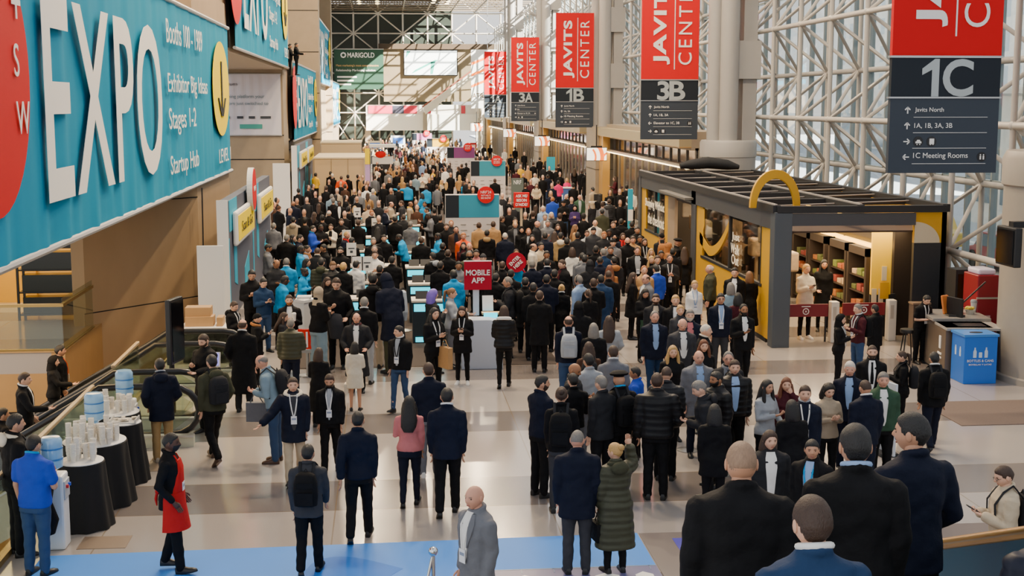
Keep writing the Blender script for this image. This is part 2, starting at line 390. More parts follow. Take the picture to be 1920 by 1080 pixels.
# drum column at the very right
a = MB(); a.lathe([(1.62, 0), (1.62, .12), (1.55, .14), (1.55, 4.02), (1.60, 4.06), (1.60, 4.6), (1.52, 4.75)], (14.3, 26.2, 0), 44)
for dx, dy in ((-.5, 0), (.3, -.5), (.4, .5)): a.tube((14.3+dx, 26.2+dy, 4.7), (14.3+dx, 26.2+dy, 17), .3, 14)
obj('column_5', a, [mat('drum', '9d968c', .4, noise=.05)], kind='structure', smooth=40)
# ---------------------------------------------------------------- street outside
mb = MB(); mb.box(16.4, -60, -.6, 110, 260, -.3); obj('road', mb, mat('asphalt', 'b4bac0', .75, noise=.1, nscale=3), kind='structure')
mb = MB()
for i in range(6): mb.box(23+i*1.2, 20, -.299, 23.35+i*1.2, 60, -.29)
for i in range(10): mb.box(32, 30+i*4, -.299, 32.2, 32+i*4, -.29)
obj('road_markings', mb, mat('road_paint', 'e6e6e2', .6), kind='structure')
def facade_mat(name, wall, win):
    m = mat(name, wall, .8); nt = m.node_tree; bk = nt.nodes.new('ShaderNodeTexBrick'); tc = nt.nodes.new('ShaderNodeTexCoord'); mp = nt.nodes.new('ShaderNodeMapping')
    mp.inputs['Rotation'].default_value = (R_(-90), R_(-90), 0)
    bk.offset = 0; bk.inputs['Scale'].default_value = 1; bk.inputs['Brick Width'].default_value = 3.; bk.inputs['Row Height'].default_value = 3.6
    bk.inputs['Mortar Size'].default_value = .75; bk.inputs['Mortar Smooth'].default_value = 0
    bk.inputs['Color1'].default_value = bk.inputs['Color2'].default_value = lin(win); bk.inputs['Mortar'].default_value = lin(wall)
    L = nt.links.new; L(tc.outputs['Object'], mp.inputs[0]); L(mp.outputs[0], bk.inputs['Vector']); L(bk.outputs['Color'], nt.nodes['Principled BSDF'].inputs['Base Color'])
    return m
M_bk = [facade_mat('facade_brick', 'c9a79c', 'a9b4ba'), facade_mat('facade_stone', 'efe9e0', 'c3ccd2'), facade_mat('facade_grey', 'd4d6d8', 'b0bac2')]
M_win = mat('facade_window', '6d7f8c', .15)
def building(x0, y0, y1, h, k, lab):
    t = thing('building', lab, 'building', (x0, (y0+y1)/2, -.3))
    a = MB(); a.box(x0, y0, -.3, x0+14, y1, h); obj('facade', a, M_bk[k], t)
    a = MB(); a.box(x0-.3, y0, h, x0+14, y1, h+.8); obj('cornice', a, M_bk[1], t)
    a = MB(); a.box(x0-.05, y0+1, 0, x0+.02, y1-1, 3.9); obj('shopfront', a, M_win, t)
    a = MB(); a.box(x0-.25, y0, 4.4, x0, y1, 4.9); obj('canopy', a, M_bk[1], t)
building(62, -90, 5, 70, 2, 'grey office block across the street added to shade the near hall')  # added block, sized to keep the sun off the near hall
building(62, 6, 48, 84, 1, 'pale stone building across the street behind the largest hanging sign, raised to block the sun')  # height raised so its shadow covers the middle of the hall
building(58, 49, 62, 84, 0, 'pinkish brick building across the street seen through the white truss, raised to block the sun')  # height and length set to end the shade before the far bays
building(66, 66, 190, 20, 1, 'low pale building across the street seen past the far columns')
a = MB(); a.box(30, 46, -.3, 36, 66, 6.2); a.box(29.8, 46, 6.2, 36.2, 66, 6.5)
for i in range(7): a.box(29.94, 47+i*2.7, .8, 30, 49.2+i*2.7, 3.0, 1)
tag(obj('bus', a, [mat('bus_white', 'f2f0ea', .4), M_win]), 'tall white coach parked outside the glass wall', 'bus')
for i, (x, y, c, l) in enumerate([(22.5, 38, '3a3f46', 'dark car parked on the street outside beside the column'), (22.5, 46, 'a03028', 'red car parked on the street outside the glass'), (22.5, 54, 'd8b84a', 'yellow taxi on the street outside the glass wall'), (23, 31, 'c9ccd0', 'silver car on the street below the largest hanging sign')]):
    t = thing('car', l, 'car', (x, y, -.3))
    a = MB(); P = [(-2.1, .25), (2.1, .25), (2.15, .7), (1.3, .85), (.7, 1.4), (-1.1, 1.4), (-1.6, .9), (-2.15, .8)]
    a.prism(P, (x-.85, y, -.3), Y_, Z_, -1.7); obj('body', a, mat('car_paint_%d' % i, c, .3, coat=.5), t, bevel=.06)
    a = MB(); a.prism([(1.15, .88), (.65, 1.33), (-1.05, 1.33), (-1.45, .92)], (x-.87, y, -.3), Y_, Z_, -1.74); obj('windows', a, M_win, t)
    for dy in (-1.3, 1.3):
        for dx in (-.8, .8):
            a = MB(); a.tube((x+dx-.1, y+dy, .03), (x+dx+.1, y+dy, .03), .33, 16); obj('wheel', a, mat('tyre', '1a1a1a', .8), t, 40)
# ================================================================ PEOPLE: builder
SKIN = {'1': 'd8a88c', '2': 'c28f70', '3': '9c6b4a', '4': '553626', '5': 'd39a80'}
COLS = dict(black='0c0c0f', charcoal='222327', dgrey='36373c', grey='6c6e74', lgrey='9fa3a8', navy='0f1527', blue='274a94', royal='2546b0', lblue='8fa9cf',
    cyan='0a93cf', white='e4e2de', cream='ddd2bd', beige='bfae94', tan='ae875a', camel='a06a3c', khaki='a5885c', olive='3f4030', green='2f4a38', brown='4a3226', maroon='42161f',
    red='c01c1c', orange='e2531d', yellow='e3b21c', pink='d8286c', rose='c87676', purple='3a2a5a', violet='7a5fc0', denim='32496b', dblue='1c3556', stone='a5957f', blond='c0985c', lbrown='7a5636',
    hbrown='3a2619', hblack='120f0e', hgrey='77726c', stub='94765e', hwhite='cfc6b8', auburn='6b3a1e', ginger='a8652e', striped='e6e2d8', steel='7f97a6')
def fab(c, kind='f'):
    q = kind == 'q'
    return mat(('quilted_' if q else 'fabric_')+c, COLS[c], .75 if not q else .5, noise=.12, nscale=9, bump=.35, bscale=22, spec=.15) if not q else \
        mat('quilted_'+c, COLS[c], .5, noise=.1, nscale=9, bump=.5, wave=('Z', 3.6, 1.2), spec=.25)
def hairm(c): return mat('hair_'+c, COLS[c], .5, noise=.3, nscale=30, bump=.5, bscale=60, stretch=(3, 3, 1))
def skinm(k): return mat('skin_'+k, SKIN[k], .55, noise=.05, nscale=14)
M_eye = mat('eye', '1d1512', .3); M_lip = mat('lips', '9a5a4c', .5)
HC = np.array((0, .022, 1.598))
ARM = dict(d=((.028, -.02, -.275), (.018, .05, -.535)), w=((.035, .08, -.265), (.02, .23, -.47)), b=((.045, -.13, -.26), (.04, -.17, -.50)),
    p=((.05, .04, -.29), (-.11, .27, -.20)), k=((.09, -.07, -.26), (.04, .09, -.46)), c=((.05, .06, -.28), (-.26, .23, -.24)),
    u=((.12, .14, .0), (.08, .16, .27)), h=((.10, .14, -.22), (-.075, .10, .10)), o=((.17, .10, -.22), (.34, .22, -.36)), f=((.06, .14, -.24), (-.02, .40, -.26)),
    j=((.07, -.14, -.27), (-.12, -.17, -.42)), s=((.26, .02, -.03), (.50, .04, .03)), e=((.10, .02, -.29), (.02, .22, -.40)))
def rotx(p, a, z0):
    c, s = math.cos(a), math.sin(a); y, z = p[1], p[2]-z0
    return np.array((p[0], y*c+z*s, z0+z*c-y*s))
def mkpose(sex, wd, walk, lean, arms, hp, hy):
    la = R_(lean); T = lambda p: rotx(p, la, .95)
    sh = (.168 if sex == 'm' else .146)*wd
    P = dict(sex=sex, wd=wd, lean=la, walk=walk); A = []
    for sgn, cde in ((-1, arms[0]), (1, arms[1])):
        S0 = np.array((sh*sgn, -.01, 1.385)); e, w = ARM[cde]; k = 1 if sex == 'm' else .94
        E = S0+np.array((e[0]*sgn+(wd-1)*.1*sgn, e[1], e[2]))*np.array((1, 1, k)); Wr = S0+np.array((w[0]*sgn+(wd-1)*.1*sgn, w[1], w[2]))*np.array((1, 1, k))
        A.append((T(S0), T(E), T(Wr)))
    P['arms'] = A; k = walk
    L = [[(-.088, 0, .90), (-.098, .0, .49), (-.105, -.02, .085)], [(.088, 0, .90), (.098, .0, .49), (.105, -.02, .085)]]
    if k:
        L[1] = [(.088, .02, .90), (.095, .20*k, .50), (.095, .34*k, .095)]; L[0] = [(-.088, -.02, .90), (-.095, -.03*k, .48), (-.095, -.36*k, .10+.10*k)]
    P['legs'] = [[np.array(q) for q in l] for l in L]
    hc = T(HC); P['T'] = T; P['hc'] = hc
    P['hr'] = (la*.7+R_(hp), R_(hy)); P['nk'] = T(np.array((0, -.012, 1.45)))
    P['key'] = (sex, wd, walk, lean, arms); return P
def headM(P):
    pi, yw = P['hr']; return Matrix.Translation(Vector(P['hc'])) @ Matrix.Rotation(-yw, 4, 'Z') @ Matrix.Rotation(-pi, 4, 'X')
RM = [(1.49, .056, .058, -.005), (1.455, .098, .070, -.012), (1.425, .152, .080, -.012), (1.36, .172, .102, 0), (1.25, .165, .112, .006), (1.12, .150, .106, .008), (1.02, .152, .108, .004), (.94, .162, .114, -.004), (.86, .158, .110, -.006)]
RW = [(1.48, .047, .05, -.005), (1.445, .082, .062, -.012), (1.412, .132, .072, -.012), (1.35, .148, .090, .002), (1.26, .145, .112, .016), (1.12, .122, .090, .006), (1.03, .135, .098, 0), (.94, .165, .116, -.010), (.86, .162, .112, -.012)]
def rings(P, inf, hem, flare=0):
    wd = P['wd']; B = RM if P['sex'] == 'm' else RW; out = []
    for z, rx, ry, cy in B:
        if z < hem-.02: continue
        t = min(1, max(0, (1.47-z)/.06)); out.append((z, rx*wd+inf*(.4+.6*t), ry*(wd**1.3)+inf*(.4+.6*t), cy))
    if P['walk']: out = [(z, rx, ry+.06*P['walk']*max(0, min(1, (1.0-z)/.15)), cy) for z, rx, ry, cy in out]
    z0 = out[-1][0]; rx0, ry0, cy0 = out[-1][1:]
    if hem < z0-.03:
        n = max(1, int((z0-hem)/.14))
        for i in range(1, n+1):
            t = i/n; z = z0+(hem-z0)*t
            rx, ry = rx0+flare*t, ry0+flare*t*.9
            if P['walk'] and z < .8: ry += .07*P['walk']*t
            out.append((z, rx, ry, cy0))
    return out
def ringmesh(P, rg, n=20, pw=.86):
    V, F = [], []; T = P['T']
    for z, rx, ry, cy in rg:
        for j in range(n):
            a = 2*math.pi*j/n; c, s = math.cos(a), math.sin(a)
            p = np.array((rx*math.copysign(abs(c)**pw, c), cy+ry*math.copysign(abs(s)**pw, s), z))
            V.append(T(p) if z > .95 else p)
    k = len(rg)
    for i in range(k-1):
        for j in range(n): F.append((i*n+j, i*n+(j+1) % n, (i+1)*n+(j+1) % n, (i+1)*n+j))
    F += [tuple(range(n))[::-1], tuple((k-1)*n+j for j in range(n))]
    return V, F
def limb(mb, pts, rs, n=10):
    """rounded limb through joints; extra rings near each end round it off"""
    pts = [Vector(p) for p in pts]; d0 = (pts[0]-pts[1]).normalized(); d1 = (pts[-1]-pts[-2]).normalized()
    P2, R2 = [pts[0]+d0*rs[0]*.45], [rs[0]*.6]
    for i, p in enumerate(pts):
        P2.append(p); R2.append(rs[i])
        if i < len(pts)-1: P2.append(p.lerp(pts[i+1], .5)); R2.append((rs[i]+rs[i+1])/2*1.03)
    P2.append(pts[-1]+d1*rs[-1]*.5); R2.append(rs[-1]*.6)
    mb.path(P2, R2, n)
def body_raw(P):
    mb = MB(); v, f = ringmesh(P, rings(P, -.014, .86), 16); mb.add(v, f); m = P['sex'] == 'm'; wd = P['wd']; k = 1. if m else .86
    T = P['T']; hc = Vector(P['hc'])
    mb.path([T(np.array((0, -.02, 1.42))), Vector(P['nk']), hc+Vector((0, -.02, -.06)), hc+Vector((0, -.005, 0))], [.07*k, .058*k, .052*k, .04], 12)
    for a in P['arms']: limb(mb, a, [.052*k, .042*k, .028*k], 9)
    for i, l in enumerate(P['legs']):
        limb(mb, [l[0]+np.array((0, 0, -.02))]+l[1:], [.082*wd, .055, .038], 10)
        an = l[2]; mb.path([an+np.array((0, -.03, -.04)), an+np.array((0, .06, -.055)), an+np.array((0, .13, -.065))], [.03, .03, .018], 8)
    return mb.v, mb.f
TOPS = dict(shirt=(.018, .89, .008, 0), polo=(.022, .88, .016, 0), sweater=(.020, .87, .014, 0), blazer=(.024, .80, .018, .008), jacket=(.030, .84, .022, .0), puffer=(.048, .83, .040, 0),
    coat=(.034, .58, .026, .03), lcoat=(.036, .36, .028, .055), lpuffer=(.056, .36, .044, .04), staff=(.022, .86, .018, 0), hoodie=(.030, .86, .024, 0), vest=(.04, .84, .014, 0), hcoat=(.04, .70, .032, .01))
def top_raw(P, kind):
    inf, hem, si, fl = TOPS[kind]; mb = MB(); v, f = ringmesh(P, rings(P, inf, hem, fl)); mb.add(v, f); k = 1. if P['sex'] == 'm' else .87
    for a in P['arms']:
        S0, E, Wr = a
        if kind == 'polo': limb(mb, [S0, S0+(E-S0)*.75], [.06*k+si, .055*k+si], 12); continue
        en = E+(Wr-E)*.93
        limb(mb, [S0, E, en], [.058*k+si, .046*k+si, .032*k+si], 12)
    T = P['T']; c = [T(np.array((.062*math.cos(t)*k, -.014+.064*math.sin(t), 1.492+.020*-math.sin(t)))) for t in np.linspace(0, 2*math.pi, 13)[:-1]]
    mb.path(c, .018+inf*.25, 8, closed=True)
    return mb.v, mb.f
def bottom_raw(P, kind):
    m = P['sex'] == 'm'; wd = P['wd']; mb = MB()
    inf = .014; v, f = ringmesh(P, [(z, rx-.010*(z > .9), ry-.010*(z > .9), cy) for z, rx, ry, cy in rings(P, inf, .80) if z < 1.0], 18); mb.add(v, f)
    r = dict(pants=(.098, .072, .058), slim=(.090, .062, .045), wide=(.105, .095, .095))[kind]
    for l in P['legs']:
        an = l[2]+np.array((0, -.005, -.025)); kn = l[1]
        limb(mb, [l[0]+np.array((0, 0, -.02)), kn, an], [r[0]*wd, r[1], r[2]], 12)
    return mb.v, mb.f
def shoes_raw(P, only):
    mb = MB(); pr = [(-.078, .016, .05), (-.07, .034, .088), (-.02, .038, .105), (.03, .041, .088), (.09, .046, .062), (.15, .044, .05), (.185, .031, .037), (.197, .010, .02)]
    for i, l in enumerate(P['legs']):
        if i != only: continue
        d = l[2]-l[1]; an = l[2]; up = max(0, an[2]-.086); pit = -R_(35) if up > .05 else (R_(12) if P['walk'] and i == 1 else 0)
        V = []; n = 8; tw = R_(8)*(1 if i else -1)
        for y, hw, h in pr:
            for x, z in ((-.9, 0), (.9, 0), (1, .22), (.92, .55), (.5, .95), (-.5, .95), (-.92, .55), (-1, .22)):
                q = Vector((x*hw, y, z*h)); q.rotate(Matrix.Rotation(pit, 3, 'X')); q.rotate(Matrix.Rotation(-tw, 3, 'Z'))
                V.append(q+Vector((an[0], an[1]+.012, max(0, an[2]-.085-(.03 if up > .05 else 0)))))
        F = [(a*n+j, a*n+(j+1) % n, (a+1)*n+(j+1) % n, (a+1)*n+j) for a in range(len(pr)-1) for j in range(n)]+[tuple(range(n))[::-1], tuple((len(pr)-1)*n+j for j in range(n))]
        mb.add(V, F, 0)
        k0 = len(mb.v)
    return mb
def head_r(th, ph):
    st, ct = math.sin(th), math.cos(th); x, y, z = .079*st*math.sin(ph), .096*st*math.cos(ph), .110*ct
    if z < -.02:
        t = min(1, (-.02-z)/.095); t = t*t*(3-2*t); x *= 1-.26*t; y = y*(1-.42*t) if y < 0 else y*(1-.06*t)+.008*t*math.cos(ph)
    elif y < 0: y *= 1.07
    if y > 0:
        g = lambda cx, cz, s: math.exp(-((x-cx)**2+(z-cz)**2)/(2*s*s))
        y += .006*g(0, .028, .03)-.009*(g(.031, .012, .015)+g(-.031, .012, .015))+.022*g(0, -.012, .011)+.010*g(0, .006, .010)+.006*g(0, -.055, .016)+.007*g(0, -.10, .022)+.004*(g(.045, -.02, .02)+g(-.045, -.02, .02))
    return x, y, z
_HD = {}
def head_mesh(n, k):
    if (n, k) in _HD: return _HD[n, k]
    mb = MB(); V = [head_r(max(1e-3, math.pi*i/k) if i < k else math.pi-1e-3, 2*math.pi*j/n) for i in range(k+1) for j in range(n)]
    mb.add(V, [(i*n+j, (i+1)*n+j, (i+1)*n+(j+1) % n, i*n+(j+1) % n) for i in range(k) for j in range(n)], 0)
    for s in (-1, 1):
        mb.ell((.079*s, -.008, -.005), (.010, .020, .032), 8, 6, 0)                       # ears
        mb.ell((.031*s, .078, .012), (.0135, .008, .0065), 8, 5, 1)                        # eyes
        mb.cbox((.031*s, .0855, .030), (.030, .007, .006), 2, rz=-.22*s)                       # brows
    mb.ell((0, .0925, -.052), (.023, .006, .0065), 8, 5, 3)                               # mouth
    _HD[n, k] = mb; return mb
def hand_add(mb, Wr, E, side, code):
    """palm, four bent fingers of different length and a thumb, hanging on along the forearm"""
    d = Vector(Wr-E).normalized(); x = Vector((-side, 0, 0)) if code in 'pcfheu' else Vector((0, 1, 0))
    x = (x-d*x.dot(d)).normalized(); y = d.cross(x)*side
    if code in 'pfe': y = -y if y.z < 0 else y
    o = Vector(Wr); cu = {'p': 1.1, 'f': .8, 'h': 1.2, 'u': .35, 'c': .5}.get(code, .45)
    q = lambda a, b, c: o+x*a+y*b+d*c
    mb.path([q(0, 0, -.03), q(0, 0, 0), q(.002, 0, .03), q(.002, 0, .065), q(.0, 0, .088)], [.024, .025, .036, .039, .034], 8, 0, flat=.5) if False else None
    V = []; n = 8
    for c, hw, ht in ((-.03, .024, .02), (.0, .026, .019), (.03, .037, .017), (.06, .041, .014), (.088, .037, .010)):
        for j in range(n): a = 2*math.pi*j/n; V.append(q(hw*math.cos(a), ht*math.sin(a), c))
    mb.add(V, [(i*n+j, i*n+(j+1) % n, (i+1)*n+(j+1) % n, (i+1)*n+j) for i in range(4) for j in range(n)]+[tuple(range(n))[::-1], tuple(4*n+j for j in range(n))])
    for i, (fx, ln) in enumerate(((.029, .070), (.010, .079), (-.010, .074), (-.028, .058))):
        pts = [q(fx, 0, .075)]; an = 0; pos = (0, .082)
        for sgm in (.45, .32, .23):
            an += cu*(.7+.12*i); pos = (pos[0]+math.sin(an*.6)*ln*sgm, pos[1]+math.cos(an*.6)*ln*sgm); pts.append(q(fx*(1-.05*an), pos[0], pos[1]))
        mb.path(pts, [.0095, .0088, .008, .006], 5)
    mb.path([q(.026, .004, .02), q(.046, .012, .045), q(.050, .022, .068), q(.045, .032, .086)], [.012, .0105, .0095, .007], 5)
def hair_bound(style, az):
    """lower hair limit (as z / .117) for azimuth az in degrees from the face"""
    I = lambda xs, ys: float(np.interp(az, xs, ys))
    if style in ('short', 'buzz', 'fade'): return I([0, 35, 60, 72, 88, 105, 130, 180], [.62, .58, .42, .05, -.10, .15, -.60, -.86])
    if style == 'recede': return I([0, 20, 45, 70, 88, 105, 130, 180], [.80, .86, .70, .15, -.1, .15, -.60, -.84])
    if style == 'fringe': return I([0, 70, 80, 100, 130, 180], [2, 2, -.05, .1, -.45, -.6])
    if style in ('long', 'bob', 'pony', 'bun'): return I([0, 30, 55, 75, 100, 180], [.66, .60, .30, -.35 if style in ('long', 'bob') else .05, -.9 if style in ('long', 'bob') else -.2, -.9 if style in ('long', 'bob') else -.7])
    if style == 'beanie': return I([0, 60, 90, 180], [.42, .30, .05, -.35])
    if style in ('hijab', 'hood'): return I([0, 30, 60, 75, 95, 180], [.70, .60, .2, -.5, -1.1, -1.1])
    if style == 'beret': return .45
    return .3
def hair_raw(style):
    mb = MB(); n, k = 36, 26; th0 = {'buzz': .022, 'fade': .05, 'short': .075, 'recede': .06, 'fringe': .05, 'long': .10, 'bob': .13, 'pony': .07, 'bun': .07, 'beanie': .13, 'hijab': .14, 'hood': .25, 'beret': .14}.get(style, .08)
    V = []; rr = random.Random(3)
    for i in range(k+1):
        for j in range(n):
            th = min(math.pi-1e-3, max(1e-3, math.pi*i/k)); ph = 2*math.pi*j/n; x, y, z = head_r(th, ph)
            az = abs((math.degrees(ph)+180) % 360-180); m = (math.cos(th)-hair_bound(style, az))
            if style == 'fringe': m = min(m, .48-math.cos(th))
            t = max(-1, min(1, m*7)); f = 1+(th0*max(0, t)**.5 if t > 0 else .12*t)
            if style in ('short', 'fade') and t > 0 and math.cos(th) > .4: f += .025
            f *= 1+.008*rr.uniform(-1, 1)*(t > 0)*(style not in ('beanie', 'buzz', 'hijab'))
            V.append((x*f, y*f, z*f+(.006 if t > 0 else 0)))
    mb.add(V, [(i*n+j, (i+1)*n+j, (i+1)*n+(j+1) % n, i*n+(j+1) % n) for i in range(k) for j in range(n)])
    def curtain(zs):
        V = []; q = 16
        for z, rx, ry, cy in zs:
            for j in range(q): a = 2*math.pi*j/q; w = 1+.05*math.sin(5*a+z*20); V.append((rx*math.cos(a)*w, cy+ry*math.sin(a)*w, z))
        mb.add(V, [(i*q+j, i*q+(j+1) % q, (i+1)*q+(j+1) % q, (i+1)*q+j) for i in range(len(zs)-1) for j in range(q)]+[tuple(range(q))[::-1], tuple((len(zs)-1)*q+j for j in range(q))])
    if style == 'long':
        curtain([(.05, .075, .065, -.04), (-.05, .102, .078, -.045), (-.14, .116, .07, -.06), (-.24, .125, .06, -.09), (-.34, .115, .05, -.115), (-.42, .07, .03, -.12)])
        for s in (-1, 1): mb.path([(.078*s, .02, .02), (.092*s, .03, -.08), (.098*s, .055, -.2), (.09*s, .085, -.30)], [.02, .03, .032, .012], 8)
    if style == 'bob': curtain([(.06, .08, .07, -.045), (.0, .098, .082, -.048), (-.06, .108, .086, -.05), (-.13, .112, .086, -.05), (-.18, .10, .075, -.05), (-.19, .05, .04, -.05)])
    if style == 'bun': mb.ell((0, -.10, .06), (.045, .045, .045), 12, 8)
    if style == 'pony': mb.path([(0, -.10, .06), (0, -.14, .03), (0, -.145, -.08), (0, -.13, -.2)], [.02, .032, .03, .008], 8)
    if style == 'hijab': curtain([(-.02, .10, .09, -.01), (-.11, .085, .085, -.01), (-.17, .12, .095, -.015), (-.23, .15, .10, -.02)])
    if style == 'hood': curtain([(-.03, .11, .10, -.03), (-.12, .11, .10, -.03), (-.2, .11, .10, -.03)])
    if style == 'beret': mb.lathe([(.06, .06), (.13, .075), (.14, .10), (.09, .135), (.02, .145)], (0, -.01, 0), 20)
    if style == 'cap': pass
    return mb
def small_raw(kind):
    mb = MB()
    if kind == 'glasses':
        for s in (-1, 1):
            mb.path([(.033*s+.021*math.cos(t), .098, .010+.015*math.sin(t)) for t in np.linspace(0, 6.283, 13)[:-1]], .0026, 5, closed=True)
            mb.tube((.054*s, .096, .014), (.076*s, 0, .008), .0022, 5)
        mb.tube((-.012, .1, .013), (.012, .1, .013), .0022, 5)
    if kind in ('beard', 'mask'):
        n, k = 24, 14; V = []
        for i in range(k+1):
            for j in range(n):
                th = math.pi*(.5+.5*i/k)-1e-3; ph = 2*math.pi*j/n; x, y, z = head_r(th, ph); az = abs((math.degrees(ph)+180) % 360-180)
                lim = -.30 if kind == 'beard' else -.12
                m = min(lim-z/.110+(.0 if kind == 'mask' else (.45*max(0, (az-45)/45))), (88 if kind == 'beard' else 62)/60-az/60)
                t = max(-1, min(1, m*8)); f = 1+(.06*max(0, t)**.5 if t > 0 else .10*t); V.append((x*f, y*f*(1.03 if t > 0 else 1), z*f))
        mb.add(V, [(i*n+j, (i+1)*n+j, (i+1)*n+(j+1) % n, i*n+(j+1) % n) for i in range(k) for j in range(n)]+[tuple(j for j in range(n)), tuple(k*n+j for j in range(n))[::-1]])
    if kind == 'brim': mb.prism([(-.07, .06), (-.06, .13), (0, .16), (.06, .13), (.07, .06)], (0, 0, .055), X_, Y_, .008)
    if kind == 'headphones':
        mb.path([(.085*math.cos(t), -.01, .02+.115*math.sin(t)) for t in np.linspace(0, math.pi, 12)], .009, 6)
        for s in (-1, 1): mb.ell((.085*s, -.01, -.005), (.018, .03, .036), 10, 6)
    return mb
JOBS = {}
def job(key, v, f, vox, post=None):
    if key not in JOBS: JOBS[key] = [v, f, vox, post, None]
    return key
def flush_jobs():
    tmp = []
    for key, J in JOBS.items():
        if J[4] is not None: continue
        me = bpy.data.meshes.new('tmp'); me.from_pydata([tuple(p) for p in J[0]], [], J[1]); o = bpy.data.objects.new('tmp', me); COL.objects.link(o)
        r = o.modifiers.new('r', 'REMESH'); r.mode = 'VOXEL'; r.voxel_size = J[2]; r.use_smooth_shade = True
        s = o.modifiers.new('s', 'SMOOTH'); s.factor = .5; s.iterations = 3
        tmp.append((key, o, me))
    dg = bpy.context.evaluated_depsgraph_get()
    for key, o, me in tmp:
        m = bpy.data.meshes.new_from_object(o.evaluated_get(dg)); JOBS[key][4] = m
        if JOBS[key][3]: JOBS[key][3](m)
    for key, o, me in tmp: bpy.data.objects.remove(o); bpy.data.meshes.remove(me)
def np_mesh(me):
    a = np.empty(len(me.vertices)*3, np.float32); me.vertices.foreach_get('co', a); f = [tuple(p.vertices) for p in me.polygons]; return a.reshape(-1, 3), f
def quilt(period, amp):
    def post(me):
        k = len(me.vertices); a = np.empty(k*3, np.float32); nn = np.empty(k*3, np.float32)
        me.vertices.foreach_get('co', a); me.vertices.foreach_get('normal', nn); a = a.reshape(-1, 3); nn = nn.reshape(-1, 3)
        a += nn*(amp*(np.abs(np.sin(a[:, 2:3]*math.pi/period+.15*np.sin(a[:, :1]*18)))**.6-.6)); me.vertices.foreach_set('co', a.ravel()); me.update()
    return post
def wrinkle(me):
    k = len(me.vertices); a = np.empty(k*3, np.float32); nn = np.empty(k*3, np.float32)
    me.vertices.foreach_get('co', a); me.vertices.foreach_get('normal', nn); a = a.reshape(-1, 3); nn = nn.reshape(-1, 3)
    x, y, z = a[:, 0], a[:, 1], a[:, 2]
    w = np.sin(z*52+np.sin(x*21+y*17)*1.6)*.35+np.sin(z*31-x*24+2*np.sin(y*19))*.4+np.sin(x*40+z*13+np.sin(z*23))*.25
    a += nn*(w*.005)[:, None]; me.vertices.foreach_set('co', a.ravel()); me.update()
SHARED = {}
def shared(key, fn, smooth=60):
    if key not in SHARED:
        mb = fn(); SHARED[key] = mesh_from('part', mb.v, mb.f, mb.m, smooth)
    return SHARED[key]
def child(name, me, mats, root, M=None, own=None):
    if not me.materials:
        for _ in mats: me.materials.append(None)
    o = bpy.data.objects.new(name, me); COL.objects.link(o); o.parent = root
    if M is not None: o.matrix_local = M
    for i, m in enumerate(mats): o.material_slots[i].link = 'OBJECT'; o.material_slots[i].material = m
    return o
def strip(bvh, rows, off, th=.006, nx=4, dirn=-1):
    """patch laid on the torso: rows [(z, xa, xb)]"""
    V, G = [], []
    for z, xa, xb in rows:
        row = []
        for i in range(nx):
            x = xa+(xb-xa)*i/(nx-1); h = bvh.ray_cast(Vector((x, -dirn*.9, z)), Vector((0, dirn, 0)))
            row.append(h[0] if h[0] is not None else Vector((x, -dirn*.08, z)))
        G.append(row)
    d = Vector((0, -dirn, 0)); k = len(rows)
    for row in G: V += [p+d*off for p in row]
    for row in G: V += [p-d*.02 for p in row]
    n = k*nx; F = []
    for i in range(k-1):
        for j in range(nx-1):
            q = (i*nx+j, i*nx+j+1, (i+1)*nx+j+1, (i+1)*nx+j); F += [q, tuple(t+n for t in q[::-1])]
    B = [i for i in range(nx)]+[i*nx+nx-1 for i in range(1, k)]+[(k-1)*nx+i for i in range(nx-2, -1, -1)]+[i*nx for i in range(k-2, 0, -1)]
    for i in range(len(B)): a, b = B[i], B[(i+1) % len(B)]; F.append((a, a+n, b+n, b))
    return V, F
PEOPLE = []; PLACED = []; LATE = []
BLOCK = []                                     # footprints people may not stand in: (x0, y0, x1, y1)
